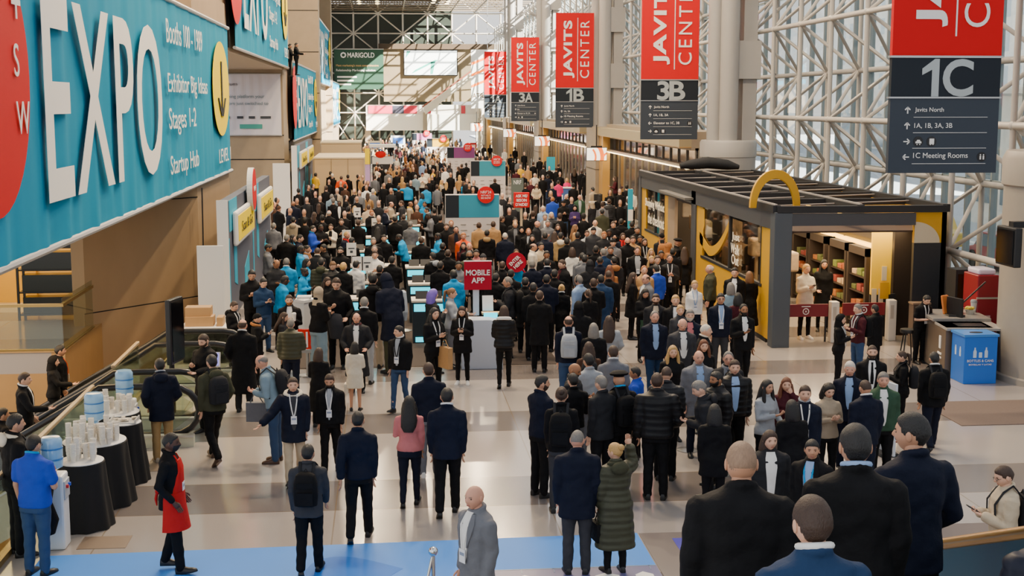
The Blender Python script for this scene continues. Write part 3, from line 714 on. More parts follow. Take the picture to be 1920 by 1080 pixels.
def person(u, vh, vf, face, spec, label, group=None, z0=0., H=None, xy=None):
    d = dict(sex='m', top='jacket:black', pants='black', hair='short:hblack', skin='1', arms='dd', walk=0, lean=0, hp=6, hy=0, wd=1.)
    for t in spec.split():
        if t in ('m', 'w'): d['sex'] = t
        elif t == 'bare': d['pants'] = 'bare'
        elif t == 'bald': d['hair'] = 'bald'
        elif '=' in t: k, q = t.split('=', 1); d[k] = q
        elif ':' in t:
            k, q = t.split(':', 1)
            if k in TOPS: d['top'] = t
            elif k in ('slim', 'wide', 'pants'): d['pk'] = k; d['pants'] = q
            else: d['hair'] = t
        else: d[t] = True
    for k in ('walk', 'lean', 'hp', 'hy', 'wd'): d[k] = float(d[k])
    P = mkpose(d['sex'], d['wd'], min(1, d['walk']*1.35), d['lean'], d['arms'], d['hp'], d['hy'])
    hM = headM(P); topp = hM @ Vector((0, 0, .119)); fa = R_(-face); Rz = Matrix.Rotation(fa, 3, 'Z'); off = Rz @ Vector((topp.x, topp.y, 0)); hz = topp.z
    Hn = H or (1.76 if d['sex'] == 'm' else 1.65)
    if xy: x, y = xy; s = Hn/1.72
    elif vf:
        f = atz(u, vf, z0); y = f.y; s = 1.
        for _ in range(3):
            q = atY(u, vh, y+off.y*s); s = (q.z-z0)/hz; x = q.x-off.x*s
    else:
        best = None
        for dH in (0, .015, -.015, .03, -.03, .045, -.045, .06, -.06, .075, -.075, .09, -.09, .11, -.11):
            s = (Hn+dH)/1.72; q = atz(u, vh, z0+hz*s); X, Y = q.x-off.x*s, q.y-off.y*s
            dm = min([((X-a)**2+(Y-b)**2)**.5 for a, b in PLACED] or [9]); bad = any(a-.2 < X < c+.2 and b-.2 < Y < e+.2 for a, b, c, e in BLOCK)
            sc = min(dm, .47)-(.6 if bad else 0)-abs(dH)*.6
            if best is None or sc > best[0]: best = (sc, X, Y, s)
        _, x, y, s = best
    PLACED.append((x, y))
    r = d.copy(); r.update(P=P, x=x, y=y, s=s, z=z0, fa=fa, label=label, group=group); PEOPLE.append(r)
    far = y > 46; vox = min(.032, max(.0125, y*.00068)) if not far else .03; q = round(vox, 3); r['vox'] = q; key = P['key']
    r['kb'] = ('body',)+key+(q,); JOBS.get(r['kb']) or job(r['kb'], *body_raw(P), max(q, .014))
    kd, c = d['top'].split(':'); r['kt'] = ('top', kd)+key+(q,)
    if r['kt'] not in JOBS: job(r['kt'], *top_raw(P, kd), q, quilt(.085 if kd == 'puffer' else .14, .011) if kd in ('puffer', 'lpuffer') else (wrinkle if not far else None))
    if d['pants'] != 'bare':
        pk = d.get('pk', 'pants' if d['sex'] == 'm' else 'slim'); r['kp'] = ('bottom', pk)+key+(q,)
        if r['kp'] not in JOBS: job(r['kp'], *bottom_raw(P, pk), q, wrinkle if not far else None)
    return r
NAMES = dict(shirt='shirt', polo='polo_shirt', sweater='sweater', blazer='blazer', jacket='jacket', puffer='puffer_jacket', coat='coat', lcoat='long_coat', lpuffer='long_puffer_coat', staff='staff_shirt', hoodie='hoodie', vest='vest', hcoat='coat')
BODY = {}
def worn(name, r, root, parts, label, cat, base):
    """a bag or phone carried by somebody: its own thing at the same place"""
    M = root.matrix_basis; t = bpy.data.objects.new(name, None); COL.objects.link(t); t.matrix_world = M @ Matrix.Translation(base); t.empty_display_size = .05
    tag(t, label, cat)
    first = None
    for nm, mb, m in parts:
        o = bpy.data.objects.new(nm, mesh_from(nm, [tuple(Vector(p)-Vector(base)) for p in mb.v], mb.f, mb.m, 50)); o.data.materials.append(m); COL.objects.link(o); o.parent = first if nm in ('pocket', 'grab_handle', 'screen') and first else t; first = first or o
def assemble(r):
    P = r['P']; y = r['y']; near = y < 30; mid = y < 60; hM = headM(P)
    hr = r['hair'].split(':'); hs = hr[0]; hcol = hr[1] if len(hr) > 1 else ('hgrey' if r['skin'] == '5' else 'hblack')
    bk = (r['kb'], r['hp'], r['hy'], near, r['arms'])
    if bk not in BODY:
        a, f = np_mesh(JOBS[r['kb']][4]); mb = MB(); mb.add(a, f)
        h = head_mesh(40, 30) if near else head_mesh(20, 14); b = len(mb.v)
        mb.add([hM @ Vector(p) for p in h.v], h.f); mb.m[-len(h.f):] = h.m
        for sgn, arm, cde in ((-1, P['arms'][0], r['arms'][0]), (1, P['arms'][1], r['arms'][1])): hand_add(mb, arm[2], arm[1], sgn, cde)
        BODY[bk] = mesh_from('person', mb.v, mb.f, mb.m, 180)
    me = BODY[bk]
    if not me.materials:
        for _ in range(4): me.materials.append(None)
    root = bpy.data.objects.new('person', me); COL.objects.link(root)
    for i, m in enumerate((skinm(r['skin']), M_eye, hairm(hcol if hs not in ('beanie', 'hijab', 'hood', 'beret') else 'hbrown'), M_lip)): root.material_slots[i].link = 'OBJECT'; root.material_slots[i].material = m
    root.matrix_basis = Matrix.Translation((r['x'], r['y'], r['z'])) @ Matrix.Rotation(r['fa'], 4, 'Z') @ Matrix.Scale(r['s'], 4)
    tag(root, r['label'], 'person', r['group'])
    kd, c = r['top'].split(':'); inf = TOPS[kd][0]
    topo = child(NAMES[kd], JOBS[r['kt']][4], [fab(c, 'q' if kd in ('puffer', 'lpuffer') else 'f')], root)
    if r['pants'] != 'bare': child('trousers', JOBS[r['kp']][4], [fab(r['pants'])], root)
    sc = r.get('shoe', 'black'); 
    for k in (0, 1): child('shoe', shared(('shoe', k)+P['key'], lambda: shoes_raw(P, k)), [mat('shoe_'+sc, COLS[sc], .45)], root)
    if hs != 'bald':
        nm = {'beanie': 'beanie', 'hijab': 'headscarf', 'hood': 'hood', 'beret': 'beret'}.get(hs, 'hair')
        child(nm, shared(('hair', hs), lambda: hair_raw(hs)), [fab(hcol) if nm != 'hair' else hairm(hcol)], root, hM)
    for k in ('glasses', 'beard', 'mask', 'headphones', 'brim'):
        if k in r and (mid or k in ('beard', 'mask')):
            m = {'glasses': mat('spectacle_frame', '1a1614', .3), 'beard': hairm(r[k] if isinstance(r[k], str) else hcol), 'mask': mat('face_mask', '15161a', .8), 'headphones': mat('plastic_dark', '1c1c1f', .4), 'brim': fab(hcol)}[k]
            child({'brim': 'cap_brim'}.get(k, k), shared(('sm', k), lambda: small_raw(k)), [m], root, hM)
    if not mid: return root
    T = P['T']; v, f = ringmesh(P, rings(P, inf, TOPS[kd][1], TOPS[kd][3])); bvh = BVHTree.FromPolygons([Vector(p) for p in v], f)
    def add(nm, V, F, m, par=None): o = bpy.data.objects.new(nm, mesh_from(nm, V, F, None, 50)); o.data.materials.append(m); COL.objects.link(o); o.parent = par or root; return o
    cl = math.cos(P['lean']); zz = lambda z: .95+(z-.95)*cl if z > .95 else z
    if 'v' in r:                                # shirt showing in the open front
        wv = float(r.get('vw', 1)); lo = {'blazer': 1.0, 'jacket': .95, 'coat': .9, 'lcoat': .9, 'puffer': .95, 'hcoat': .9}.get(kd, 1.15)
        rows = [(zz(1.47), -.045*wv, .045*wv), (zz(1.40), -.06*wv, .06*wv), (zz(1.30), -.062*wv, .062*wv), (zz(1.18), -.05*wv, .05*wv), (zz(lo+.06), -.035*wv, .035*wv), (zz(lo), -.015*wv, .015*wv)]
        add('shirt', *strip(bvh, rows, .009, nx=6), fab(r['v']))
        if 'tie' in r: add('tie', *strip(bvh, [(zz(1.445), -.018, .018), (zz(1.40), -.014, .014), (zz(1.2), -.026, .026), (zz(1.1), -.022, .022)], .022, nx=6), fab(r['tie']))
    if kd in ('blazer', 'coat', 'lcoat', 'jacket') and near and 'v' in r:
        for s in (-1, 1): add('lapel', *strip(bvh, [(zz(1.46), s*.05, s*.075), (zz(1.38), s*.062, s*.125), (zz(1.30), s*.062, s*.115), (zz(1.15), s*.048, s*.06)], .018, nx=6), fab(c), topo)
    if 'lan' in r:
        for s in (-1, 1): ly = add('lanyard', *strip(bvh, [(zz(1.46), s*.06-.009, s*.06+.009), (zz(1.35), s*.05-.009, s*.05+.009), (zz(1.22), s*.03-.009, s*.03+.009), (zz(1.12), s*.008-.009, s*.008+.009)], .015, nx=2), fab(r['lan']))
    if 'lan' in r or 'badge' in r:
        z = zz(1.06); h = bvh.ray_cast(Vector((0, .9, z)), Vector((0, -1, 0))); p = h[0] if h[0] is not None else Vector((0, .15, z))
        mb = MB(); mb.cbox(p+Vector((0, .022, 0)), (.092, .006, .13)); mb.cbox(p+Vector((0, .026, .02)), (.07, .003, .03), 1)
        o = bpy.data.objects.new('badge', mesh_from('badge', mb.v, mb.f, mb.m)); o.data.materials.append(mat('badge_card', 'e8e8ea', .5)); o.data.materials.append(mat('badge_print', '8a94a8', .5)); COL.objects.link(o); o.parent = ly if 'lan' in r else root
    if 'scarf' in r:
        mb = MB(); mb.path([T(np.array((.078*math.cos(t), -.005+.08*math.sin(t), 1.465-.02*math.sin(t)))) for t in np.linspace(0, 6.283, 15)[:-1]], .032, 8, closed=True)
        for s in (-1, 1): mb.path([T(np.array((.04*s, .075, 1.45))), T(np.array((.045*s, .125, 1.34))), T(np.array((.04*s, .135, 1.16)))], [.03, .034, .03], 8, flat=.5)
        add('scarf', mb.v, mb.f, fab(r['scarf']))
    if 'collar' in r:
        mb = MB(); mb.path([T(np.array((.07*math.cos(t), -.014+.066*math.sin(t), 1.512-.022*math.sin(t)))) for t in np.linspace(0, 6.283, 15)[:-1]], .016, 8, closed=True); add('collar', mb.v, mb.f, fab(r['collar']))
    if 'fur' in r:
        mb = MB(); mb.path([T(np.array((.12*math.cos(t), -.02+.095*math.sin(t), 1.45-.03*math.sin(t)))) for t in np.linspace(0, 6.283, 15)[:-1]], .038, 8, closed=True); add('fur_collar', mb.v, mb.f, fab(r['fur']))
    if 'hd' in r:                               # hood lying on the back
        mb = MB(); q = T(np.array((0, -.115-inf, 1.43))); mb.ell(q, (.12, .06, .085), 14, 9); mb.path([T(np.array((.095*math.cos(t), -.02+.085*math.sin(t), 1.455-.025*math.sin(t)))) for t in np.linspace(0, 6.283, 15)[:-1]], .028, 8, closed=True); add('hood', mb.v, mb.f, fab(c if r['hd'] is True else r['hd']))
    if 'apron' in r:
        rows = [(1.40, -.075, .075), (1.30, -.10, .10), (1.15, -.14, .14), (1.0, -.16, .16), (.86, -.165, .165)]
        V, F = strip(bvh, rows, .022, nx=9); b = len(V); mb = MB(); mb.add(V, F)
        rg = [q for q in rings(P, inf+.030, .56, .03) if q[0] < 1.05]; vv = []; n = 17
        for z, rx, ry, cy in rg:
            for q in (.0, -.012):
                for j in range(n): a = math.pi*(-.08+1.16*j/(n-1)); vv.append(((rx+q)*math.cos(a), cy+(ry+q)*math.sin(a), z))
        k = len(rg); ff = []
        for i in range(k-1):
            for j in range(n-1):
                A = i*2*n+j; B = (i+1)*2*n+j; ff += [(A, B, B+1, A+1), (A+n, A+n+1, B+n+1, B+n)]
            for j in (0, n-1): A = i*2*n+j; B = (i+1)*2*n+j; ff.append((A, A+n, B+n, B))
        mb.add(vv, ff); add('apron', mb.v, mb.f, fab(r['apron']))
        mb = MB(); mb.ell((0, -.16, 1.0), (.03, .03, .04)); mb.path([(0, -.165, 1.0), (-.03, -.19, .9), (-.02, -.18, .82)], [.015, .02, .008]); add('apron_bow', mb.v, mb.f, fab(r['apron']))
    who = ' '.join(r['label'].split()[1:9])
    rb = [q for q in rings(P, inf, .8) if .95 < q[0] < 1.45]; yb = max(q[2] for q in rb)
    def Tm(mb):
        mb.v = [tuple(T(np.array(p))) for p in mb.v]; return mb
    if 'bp' in r:
        bc = r['bp']; a = MB(); yb0 = -yb+.0
        Vb = []; n = 16
        for z, hw, dp in ((.98, .10, .05), (1.0, .145, .09), (1.12, .155, .10), (1.28, .15, .095), (1.38, .125, .075), (1.42, .07, .04)):
            for j in range(n):
                t = 2*math.pi*j/n; cc, ss = math.cos(t), math.sin(t); Vb.append((hw*math.copysign(abs(cc)**.6, cc), yb0-.085+dp*math.copysign(abs(ss)**.6, ss), z))
        a.add(Vb, [(i*n+j, i*n+(j+1) % n, (i+1)*n+(j+1) % n, (i+1)*n+j) for i in range(5) for j in range(n)]+[tuple(range(n))[::-1], tuple(5*n+j for j in range(n))])
        pk = MB(); pk.cbox((0, yb0-.195, 1.10), (.20, .035, .16)); pk.cbox((0, yb0-.175, 1.27), (.20, .025, .07))
        sp = MB()
        for s in (-1, 1): sp.path([(s*.08, yb0-.02, 1.38), (s*.09, -.05, 1.485+inf), (s*.105, .06, 1.43+inf*.6), (s*.115, yb*.95+.012, 1.32), (s*.125, yb*.9+.012, 1.16), (s*.17, 0, 1.04)], .02, 6, flat=.45)
        hd_ = MB(); hd_.path([(-.03, yb0-.04, 1.41), (0, yb0-.045, 1.455), (.03, yb0-.04, 1.41)], .008, 6)
        worn('backpack', r, root, [('pack_body', Tm(a), fab(bc)), ('pocket', Tm(pk), fab(bc)), ('straps', Tm(sp), fab('charcoal' if bc == 'black' else bc)), ('grab_handle', Tm(hd_), fab('charcoal'))], f'{LABCOL.get(bc, bc)} backpack worn by the person {who}', 'backpack', (0, -yb-.1, 1.0))
    if 'bag' in r:                              # carried in the right hand
        bk_, bc = r['bag'].split(':'); sd = 1 if 'bagl' not in r else -1; Wr = Vector(P['arms'][1 if sd > 0 else 0][2]); h = {'hand': .24, 'tote': .40, 'brief': .30}[bk_]; w = {'hand': .17, 'tote': .22, 'brief': .2}[bk_]
        c0 = Wr+Vector((sd*.05, .0, -.20-h/2)); a = MB(); a.cbox(c0, (.10, w*1.6, h)); b = MB(); b.path([c0+Vector((0, -w*.5, h/2)), Wr+Vector((sd*.03, -.02, -.06)), Wr+Vector((sd*.03, .03, -.06)), c0+Vector((0, w*.5, h/2))], .009, 6)
        worn({'hand': 'handbag', 'tote': 'tote_bag', 'brief': 'briefcase'}[bk_], r, root, [('bag_body', a, fab(bc)), ('bag_handle', b, fab(bc))], f'{LABCOL.get(bc, bc)} {"bag" if bk_ != "tote" else "tote bag"} carried by the person {who}', 'bag', tuple(c0-Vector((0, 0, h/2))))
    if 'ph' in r and y < 45:
        i = 1 if r['arms'][1] in 'pfh' else 0; Wr = Vector(P['arms'][i][2]); d_ = (Wr-Vector(P['arms'][i][1])).normalized(); c0 = Wr+d_*.10+Vector((0, .0, .025))
        a = MB(); a.cbox(c0, (.072, .15, .009), rx=.5 if r['arms'][i] != 'h' else 1.4); b = MB(); b.cbox(c0+Vector((0, -.002, .006)), (.064, .135, .003), rx=.5 if r['arms'][i] != 'h' else 1.4)
        worn('phone', r, root, [('case', a, mat('phone_case', '18191c', .3)), ('screen', b, mat('phone_screen', '39434f', .1))], f'phone in the hand of the person {who}', 'phone', tuple(c0))
    return root
LABCOL = dict(bp='black', dgrey='dark grey', lgrey='light grey', hblack='black', cyan='bright blue')
# ================================================================ SIGNS, BANNERS, STANDS
MW = mat('print_white', 'f2f0ec', .6); MRed = mat('sign_red', 'd4101a', .6, spec=.15); MRedD = mat('panel_red', 'ae142e', .6, spec=.15); MTeal = mat('banner_teal', '0a8db4', .75, noise=.06, nscale=.6, spec=.12)
MYel = mat('print_yellow', 'f8dc00', .7, spec=.12); MAlu = mat('aluminium', 'b9bbbd', .35, metal=.7); MBlk = mat('black_plastic', '17171a', .45); MWht = mat('white_panel', 'e2e0dc', .5)
MCyan = mat('screen_cyan', '18d8ee', .3, emit=1.0); MSlate = mat('sign_slate', '3c434d', .6, spec=.2); MSlateD = mat('sign_slate_dark', '232931', .6, spec=.2); MLet = mat('sign_letter_grey', 'aeb6b8', .4, metal=.2)
MSteelP = mat('brushed_steel', 'a7a9ab', .3, metal=.85); MCloth = mat('black_cloth', '101012', .85, wave=('X', 2.2, 2), bump=.5); MWood = mat('pale_board', 'cbb592', .6)
def letter_logo(t, o, r, u, sc, m):
    text('NRF', o, r, u, .2*sc, t, m)
def banner(lab, y0, y1, z0, z1, bits, group=None):
    """long printed cloth hung flat along the left fascia, facing the hall; runs away from the camera"""
    X = -5.2; t = thing('banner', lab, 'banner', (X, (y0+y1)/2, z0), group)
    a = MB(); ny, nz = 150, 14; V = []; rr = random.Random(int(y0))
    ph = [rr.uniform(0, 6.28) for _ in range(5)]
    for j in range(nz+1):
        for i in range(ny+1):
            y = y0+(y1-y0)*i/ny; k = j/nz; fold = .02*(math.sin(y*3.1+ph[0]+k*.8)+.7*math.sin(y*5.3+ph[1]-k*1.2)+.5*math.sin(y*8.7+ph[2]+k))*(1-.55*k)
            V.append((X+.04+fold, y, z0+(z1-z0)*k))
    n = len(V); V += [(x-.02, y, z) for x, y, z in V]; Fc = []
    for j in range(nz):
        for i in range(ny):
            q = j*(ny+1)+i; Fc.append((q, q+1, q+ny+2, q+ny+1)); Fc.append((n+q, n+q+ny+1, n+q+ny+2, n+q+1))
    a.add(V, Fc); cl_ = obj('cloth', a, MTeal, t, 180)
    a = MB(); a.tube((X+.04, y0-.15, z0), (X+.04, y1+.15, z0), .06, 8); a.tube((X+.04, y0-.15, z1), (X+.04, y1+.15, z1), .06, 8); obj('rail', a, MAlu, t, 40)
    L = y1-y0; H = z1-z0; xs = X+.13
    if bits:
        # red show roundel at the near end, cut by the frame
        cy, cz, R = y0+L*.003, z0+H*.55, H*.40
        a = MB(); a.prism([(R*math.cos(q), R*math.sin(q)) for q in np.linspace(0, 6.283, 40)[:-1]], (xs, cy, cz), Y_, Z_, .01); ro = obj('roundel', a, MRed, cl_)
        for s_, dz in (('+', .42), ("S", .0), ("W", -.42)): text(s_, (xs+.02, cy+R*.55, cz+dz*R), Y_, Z_, R*.24, cl_, MW, None, 'L')
        text('EXPO', (xs, y0+L*.10, z0+H*.145), Y_, Z_, H*.685, cl_, MW, L*.386, 'L', bold=.012, spacing=1.12)
        for k, (s_, w) in enumerate((('Booths 100 - 1989', .225), ('Exhibitor Big Ideas', .255), ('Stages 1-2', .165), ('Startup Hub', .175))):
            text(s_, (xs, y0+L*.52, z0+H*(.775, .50, .31, .085)[k]), Y_, Z_, H*(.12, .125, .14, .125)[k], cl_, MW, L*w, 'L')
        cy, cz, R = y0+L*.90, z0+H*.57, L*.075
        a = MB(); a.prism([(R*math.cos(q), H*.31*math.sin(q)) for q in np.linspace(0, 6.283, 44)[:-1]], (xs-.01, cy, cz), Y_, Z_, .01); obj('arrow_badge', a, MYel, cl_)
        a = MB(); a.box(xs, cy-.12, cz-H*.16, xs+.02, cy+.12, cz+H*.18)
        for s in (-1, 1): a.prism([(0, 0), (.26*s, 0), (1.0*s, H*.12), (.74*s, H*.12)][::s], (xs+.02, cy, cz-H*.18), Y_, Z_, .02)
        obj('arrow', a, MSlateD, cl_); text('LEVEL 1', (xs, y0+L*.86, z0+H*.085), Y_, Z_, H*.09, cl_, MW, L*.11, 'L')
    return t
banner('huge teal fabric banner reading EXPO with yellow arrow badge, hanging along the near left wall', 18.0, 45.8, 3.48, 8.2, 1)
banner('teal EXPO banner on the raised left fascia above the white sponsor banner', 48, 74.3, 7.65, 13.0, 1)
banner('teal EXPO banner hanging low on the left wall beyond the white sponsor banner', 78, 104.6, 3.6, 8.1, 1)
banner('sunlit teal banner on the raised fascia far along the left wall', 106.2, 132.5, 7.4, 12.6, 1)
banner('sunlit teal banner low on the left wall, farthest from the camera', 134, 158, 3.5, 8.0, 1)
# white sponsor banner
t = thing('banner', 'white sponsor banner with small logos under the raised teal EXPO banner', 'banner', (-6.8, 73.4, 4.0))
a = MB(); V = []; nx = 40
for z in (4.02, 7.3):
    for i in range(nx+1): V.append((-9.4+i*.0967, 73.42+.012*math.sin(i*1.3), z))
n = len(V); V += [(x, y+.02, z) for x, y, z in V]
a.add(V, [(i, i+1, nx+2+i, nx+1+i) for i in range(nx)]+[(n+i, n+nx+1+i, n+nx+2+i, n+i+1) for i in range(nx)]); obj('cloth', a, mat('sponsor_white', 'ded8de', .6), t)
for z in (4.02, 7.3):
    a = MB(); a.tube((-9.4, 73.40, z), (-5.5, 73.40, z), .035, 6); obj('rail', a, MAlu, t, 40)
MGr = mat('print_dark', '3a3f45', .6); MGr2 = mat('print_slate_teal', '6d8d94', .6)
text('pium', (-8.45, 73.38, 6.62), X_, Z_, .22, t, MGr, .62)
text('pping platform your', (-8.45, 73.38, 5.96), X_, Z_, .24, t, MGr2, 2.05); text('itors just switched to', (-8.45, 73.38, 5.6), X_, Z_, .22, t, MGr2, 2.25)
for i, w in enumerate((.3, .42, .42, .7)):
    a = MB(); a.box(-8.5+i*.62, 73.37, 4.92, -8.5+i*.62+w*.8, 73.395, 5.05); obj('sponsor_logo', a, MGr, t)
a = MB(); a.box(-7.75, 73.37, 4.38, -6.55, 73.395, 4.62); obj('button', a, mat('button_green', '3f9c90', .5), t, bevel=.08); 
# hanging wayfinding signs
def car_icon(a, c, s):
    a.prism([(-.5*s, -.2*s), (.5*s, -.2*s), (.5*s, .08*s), (.32*s, .14*s), (.2*s, .38*s), (-.2*s, .38*s), (-.32*s, .14*s), (-.5*s, .08*s)], c, X_, Z_, .01, 0)
def arrow(a, c, s, d):
    dx, dz = {'u': (0, 1), 'l': (-1, 0), 'r': (1, 0)}[d]; c = Vector(c); p = Vector((dx, 0, dz)); q = Vector((dz, 0, -dx))
    A, B = c-p*s*.5, c+p*s*.5; w = s*.09
    a.prism([(-w, 0), (w, 0), (w, s), (-w, s)], A, q if q.cross(p).y < 0 else -q, p, .01)
    for sg in (-1, 1):
        e = B-p*s*.42+q*s*.42*sg; dd = (B-e).normalized(); nn = Vector((dd.z, 0, -dd.x)); L_ = (B-e).length
        a.prism([(-w, 0), (w, 0), (w, L_), (-w, L_)], e, nn if nn.cross(dd).y < 0 else -nn, dd, .01)
def wayfinder(Y, code, rows, lab, xc=10.55):
    z0, w, H = 4.40, 2.13, 6.3; x0, x1 = xc-w/2, xc+w/2; yf = Y-.06; t = thing('hanging_sign', lab, 'sign', (xc, Y, z0), None)
    zr, zd = z0+2.18, z0+1.42
    a = MB(); a.box(x0, yf, zr+.02, x1, Y+.06, z0+H); rp = obj('red_panel', a, MRed, t)
    a = MB(); a.box(x0, yf, zd+.015, x1, Y+.06, zr-.02); cp_ = obj('code_panel', a, MSlateD, t)
    a = MB(); a.box(x0, yf, z0, x1, Y+.06, zd-.015); lp_ = obj('list_panel', a, MSlate, t)
    a = MB(); a.box(x0-.03, yf-.02, zr-.02, x1+.03, Y+.07, zr+.02); a.box(x0-.03, yf-.02, zd-.015, x1+.03, Y+.07, zd+.015); obj('divider', a, MAlu, t)
    a = MB()
    for x in (x0+.3, x1-.3): a.tube((x, Y, z0+H), (x, Y, 17.2), .02, 6)
    obj('hanger_rods', a, MAlu, t, 40)
    yt = yf-.008; k1 = code[0] == '1'
    if k1: a = MB(); a.prism([(.19, 0), (.33, 0), (.33, .70), (.24, .70), (.0, .52), (.0, .40), (.19, .50)], (xc-.47, yt, zd+.02), X_, Z_, .01); obj('code', a, MLet, cp_)
    else: text(code[0], (xc-.47, yt, zd+.02), X_, Z_, .70, cp_, MLet, .45, 'L', name='code', bold=.025)
    text(code[1], (xc-.02 if not k1 else xc-.07, yt, zd+.02), X_, Z_, .70, cp_, MLet, .60, 'L', name='code', bold=.025)
    text('JAVITS', (xc-.02, yt, zr+.55), Z_, -X_, .62, rp, MW, 3.15, 'L', name='name', bold=.035, spacing=1.1); text('CENTER', (xc+.80, yt, zr+.55), Z_, -X_, .50, rp, MW, 3.15, 'L', name='name', spacing=1.3)
    a = MB(); a.box(xc+.14, yt-.004, zr+.38, xc+.17, yt+.004, zr+3.85); obj('rule', a, MW, rp)
    for i, (ar, s_) in enumerate(rows):
        z = zd-.24-i*.292; a = MB(); arrow(a, (x0+.34, yt-.004, z), .12, ar); a.box(x0+.46, yt-.002, z-.13, x1-.22, yt+.002, z-.122)
        obj('arrow', a, MW, lp_)
        if s_: text(s_, (x0+.48, yt, z-.05), X_, Z_, .105 if 'g' not in s_ else .13, lp_, MW)
        else:
            for k in (0, 1):
                c = (x0+.57+k*.26, yt-.002, z)
                a = MB(); a.prism([(.095*math.cos(q), .095*math.sin(q)) for q in np.linspace(0, 6.283, 24)[:-1]], c, X_, Z_, .01); obj('icon_disc', a, MBlk, lp_)
                a = MB(); c2 = (c[0], c[1]-.012, c[2]-.01)
                if k == 0: car_icon(a, c2, .115)
                else: a.box(c[0]-.045, c[1]-.014, z-.05, c[0]+.045, c[1]-.006, z+.055)
                a.box(c[0]-.035, c[1]-.014, z-.065, c[0]-.018, c[1]-.006, z-.045); a.box(c[0]+.018, c[1]-.014, z-.065, c[0]+.035, c[1]-.006, z-.045); obj('icon', a, MW, lp_)
        if i == (3 if s_ and 'Meeting' in s_ or i == 3 else 2) and s_ and ar == 'l':
            c = (x1-.3, yt-.002, z); a = MB(); a.prism([(.09*math.cos(q), .09*math.sin(q)) for q in np.linspace(0, 6.283, 24)[:-1]], c, X_, Z_, .01); obj('icon_disc', a, MBlk, lp_)
            a = MB()
            for k in (-1, 1): a.box(c[0]+k*.03-.014, c[1]-.014, z-.05, c[0]+k*.03+.014, c[1]-.006, z+.02); a.box(c[0]+k*.03-.01, c[1]-.014, z+.028, c[0]+k*.03+.01, c[1]-.006, z+.05)
            obj('icon', a, MW, lp_)
    return t
wayfinder(24.6, '1C', [('u', 'Javits North'), ('u', '1A, 1B, 3A, 3B'), ('r', ''), ('l', '1C Meeting Rooms')], 'largest red and grey hanging sign, marked 1C, over the counter')
wayfinder(49.0, '3B', [('u', 'Javits North'), ('u', '1A, 1B, 3A'), ('l', 'Elevator to 1C, 3B'), ('r', '')], 'red and grey hanging sign marked 3B beside the column bundle', 10.5)
wayfinder(74.6, '1B', [('u', 'Javits North'), ('u', '1A, 3A'), ('l', '1B Meeting Rooms'), ('r', '')], 'red and grey hanging sign marked 1B', 10.6)
wayfinder(102, '3A', [('u', 'Javits North'), ('u', '1A'), ('l', 'Elevator to 1B, 3A'), ('r', '')], 'red and grey hanging sign marked 3A', 10.7)
wayfinder(130, '1A', [('u', 'Javits North'), ('l', '1A Meeting Rooms'), ('r', ''), ('r', '')], 'smallest red and grey hanging sign, marked 1A', 10.75)
# swirl screens hanging by the entrances
MScr = mat('screen_white', 'fff4e2', .3, emit=1.3); MOr = mat('screen_orange', 'f0701e', .3, emit=1.0)
def swirl_tv(x, y, z, w, lab, rz=0.):
    t = thing('television', lab, 'screen', (x, y, z)); h = w*.62
    a = MB(); a.box(x-w/2-.03, y, z-.03, x+w/2+.03, y+.14, z+h+.03); obj('housing', a, MBlk, t, bevel=.01)
    a = MB(); a.box(x-w/2, y-.012, z, x+w/2, y-.002, z+h); obj('screen', a, MScr, t)
    a = MB()
    for k, (cx, r0, r1, q0, q1) in enumerate(((-.62, .52, .62, -.6, .75), (-.62, .80, 1.0, -.50, .70), (.55, .15, .24, .2, 2.9))):
        P = [(cx*w/1+r1*w*math.cos(q), h*.25+r1*w*math.sin(q)) for q in np.linspace(q0, q1, 12)]+[(cx*w+r0*w*math.cos(q), h*.25+r0*w*math.sin(q)) for q in np.linspace(q1, q0, 12)]
        P = [(max(-w/2, min(w/2, p)), max(0, min(h, q))) for p, q in P]; a.prism(P, (x, y-.016, z), X_, Z_, .003)
    obj('picture', a, MOr, t)
    a = MB(); a.box(x-.3, y+.03, z+h+.03, x+.3, y+.12, z+h+.10); a.tube((x, y+.1, z+h), (x, y+.1, z+h+1.2), .03, 6); obj('bracket', a, MBlk, t)
swirl_tv(11.15, 70, 2.75, 1.06, 'orange swirl screen hanging on the entrance pier beside the dark coated crowd')
swirl_tv(11.2, 95, 2.75, 1.06, 'orange swirl screen, second one back along the right entrances')
swirl_tv(11.1, 119, 2.8, 1.1, 'orange swirl screen, third one back along the right entrances')
swirl_tv(9.6, 140, 2.9, 1.3, 'orange swirl screen farthest back, beneath the sign marked 1A')
swirl_tv(12.95, 24.45, 2.62, .95, 'orange swirl screen fixed on the round drum column at the counter')
a = MB(); a.box(12.1, 24.6, 2.55, 12.25, 25.4, 3.32); b = MB(); b.box(12.08, 24.65, 2.6, 12.1, 25.35, 3.27)
t = thing('television', 'black television seen from the side on the round drum column', 'screen', (12.17, 25, 2.55)); obj('housing', a, MBlk, t, bevel=.02); obj('screen', b, mat('screen_off', '0c0c10', .1), t)
a = MB(); a.box(12.2, 24.9, 3.3, 12.9, 25.1, 3.42); obj('bracket', a, MBlk, t)
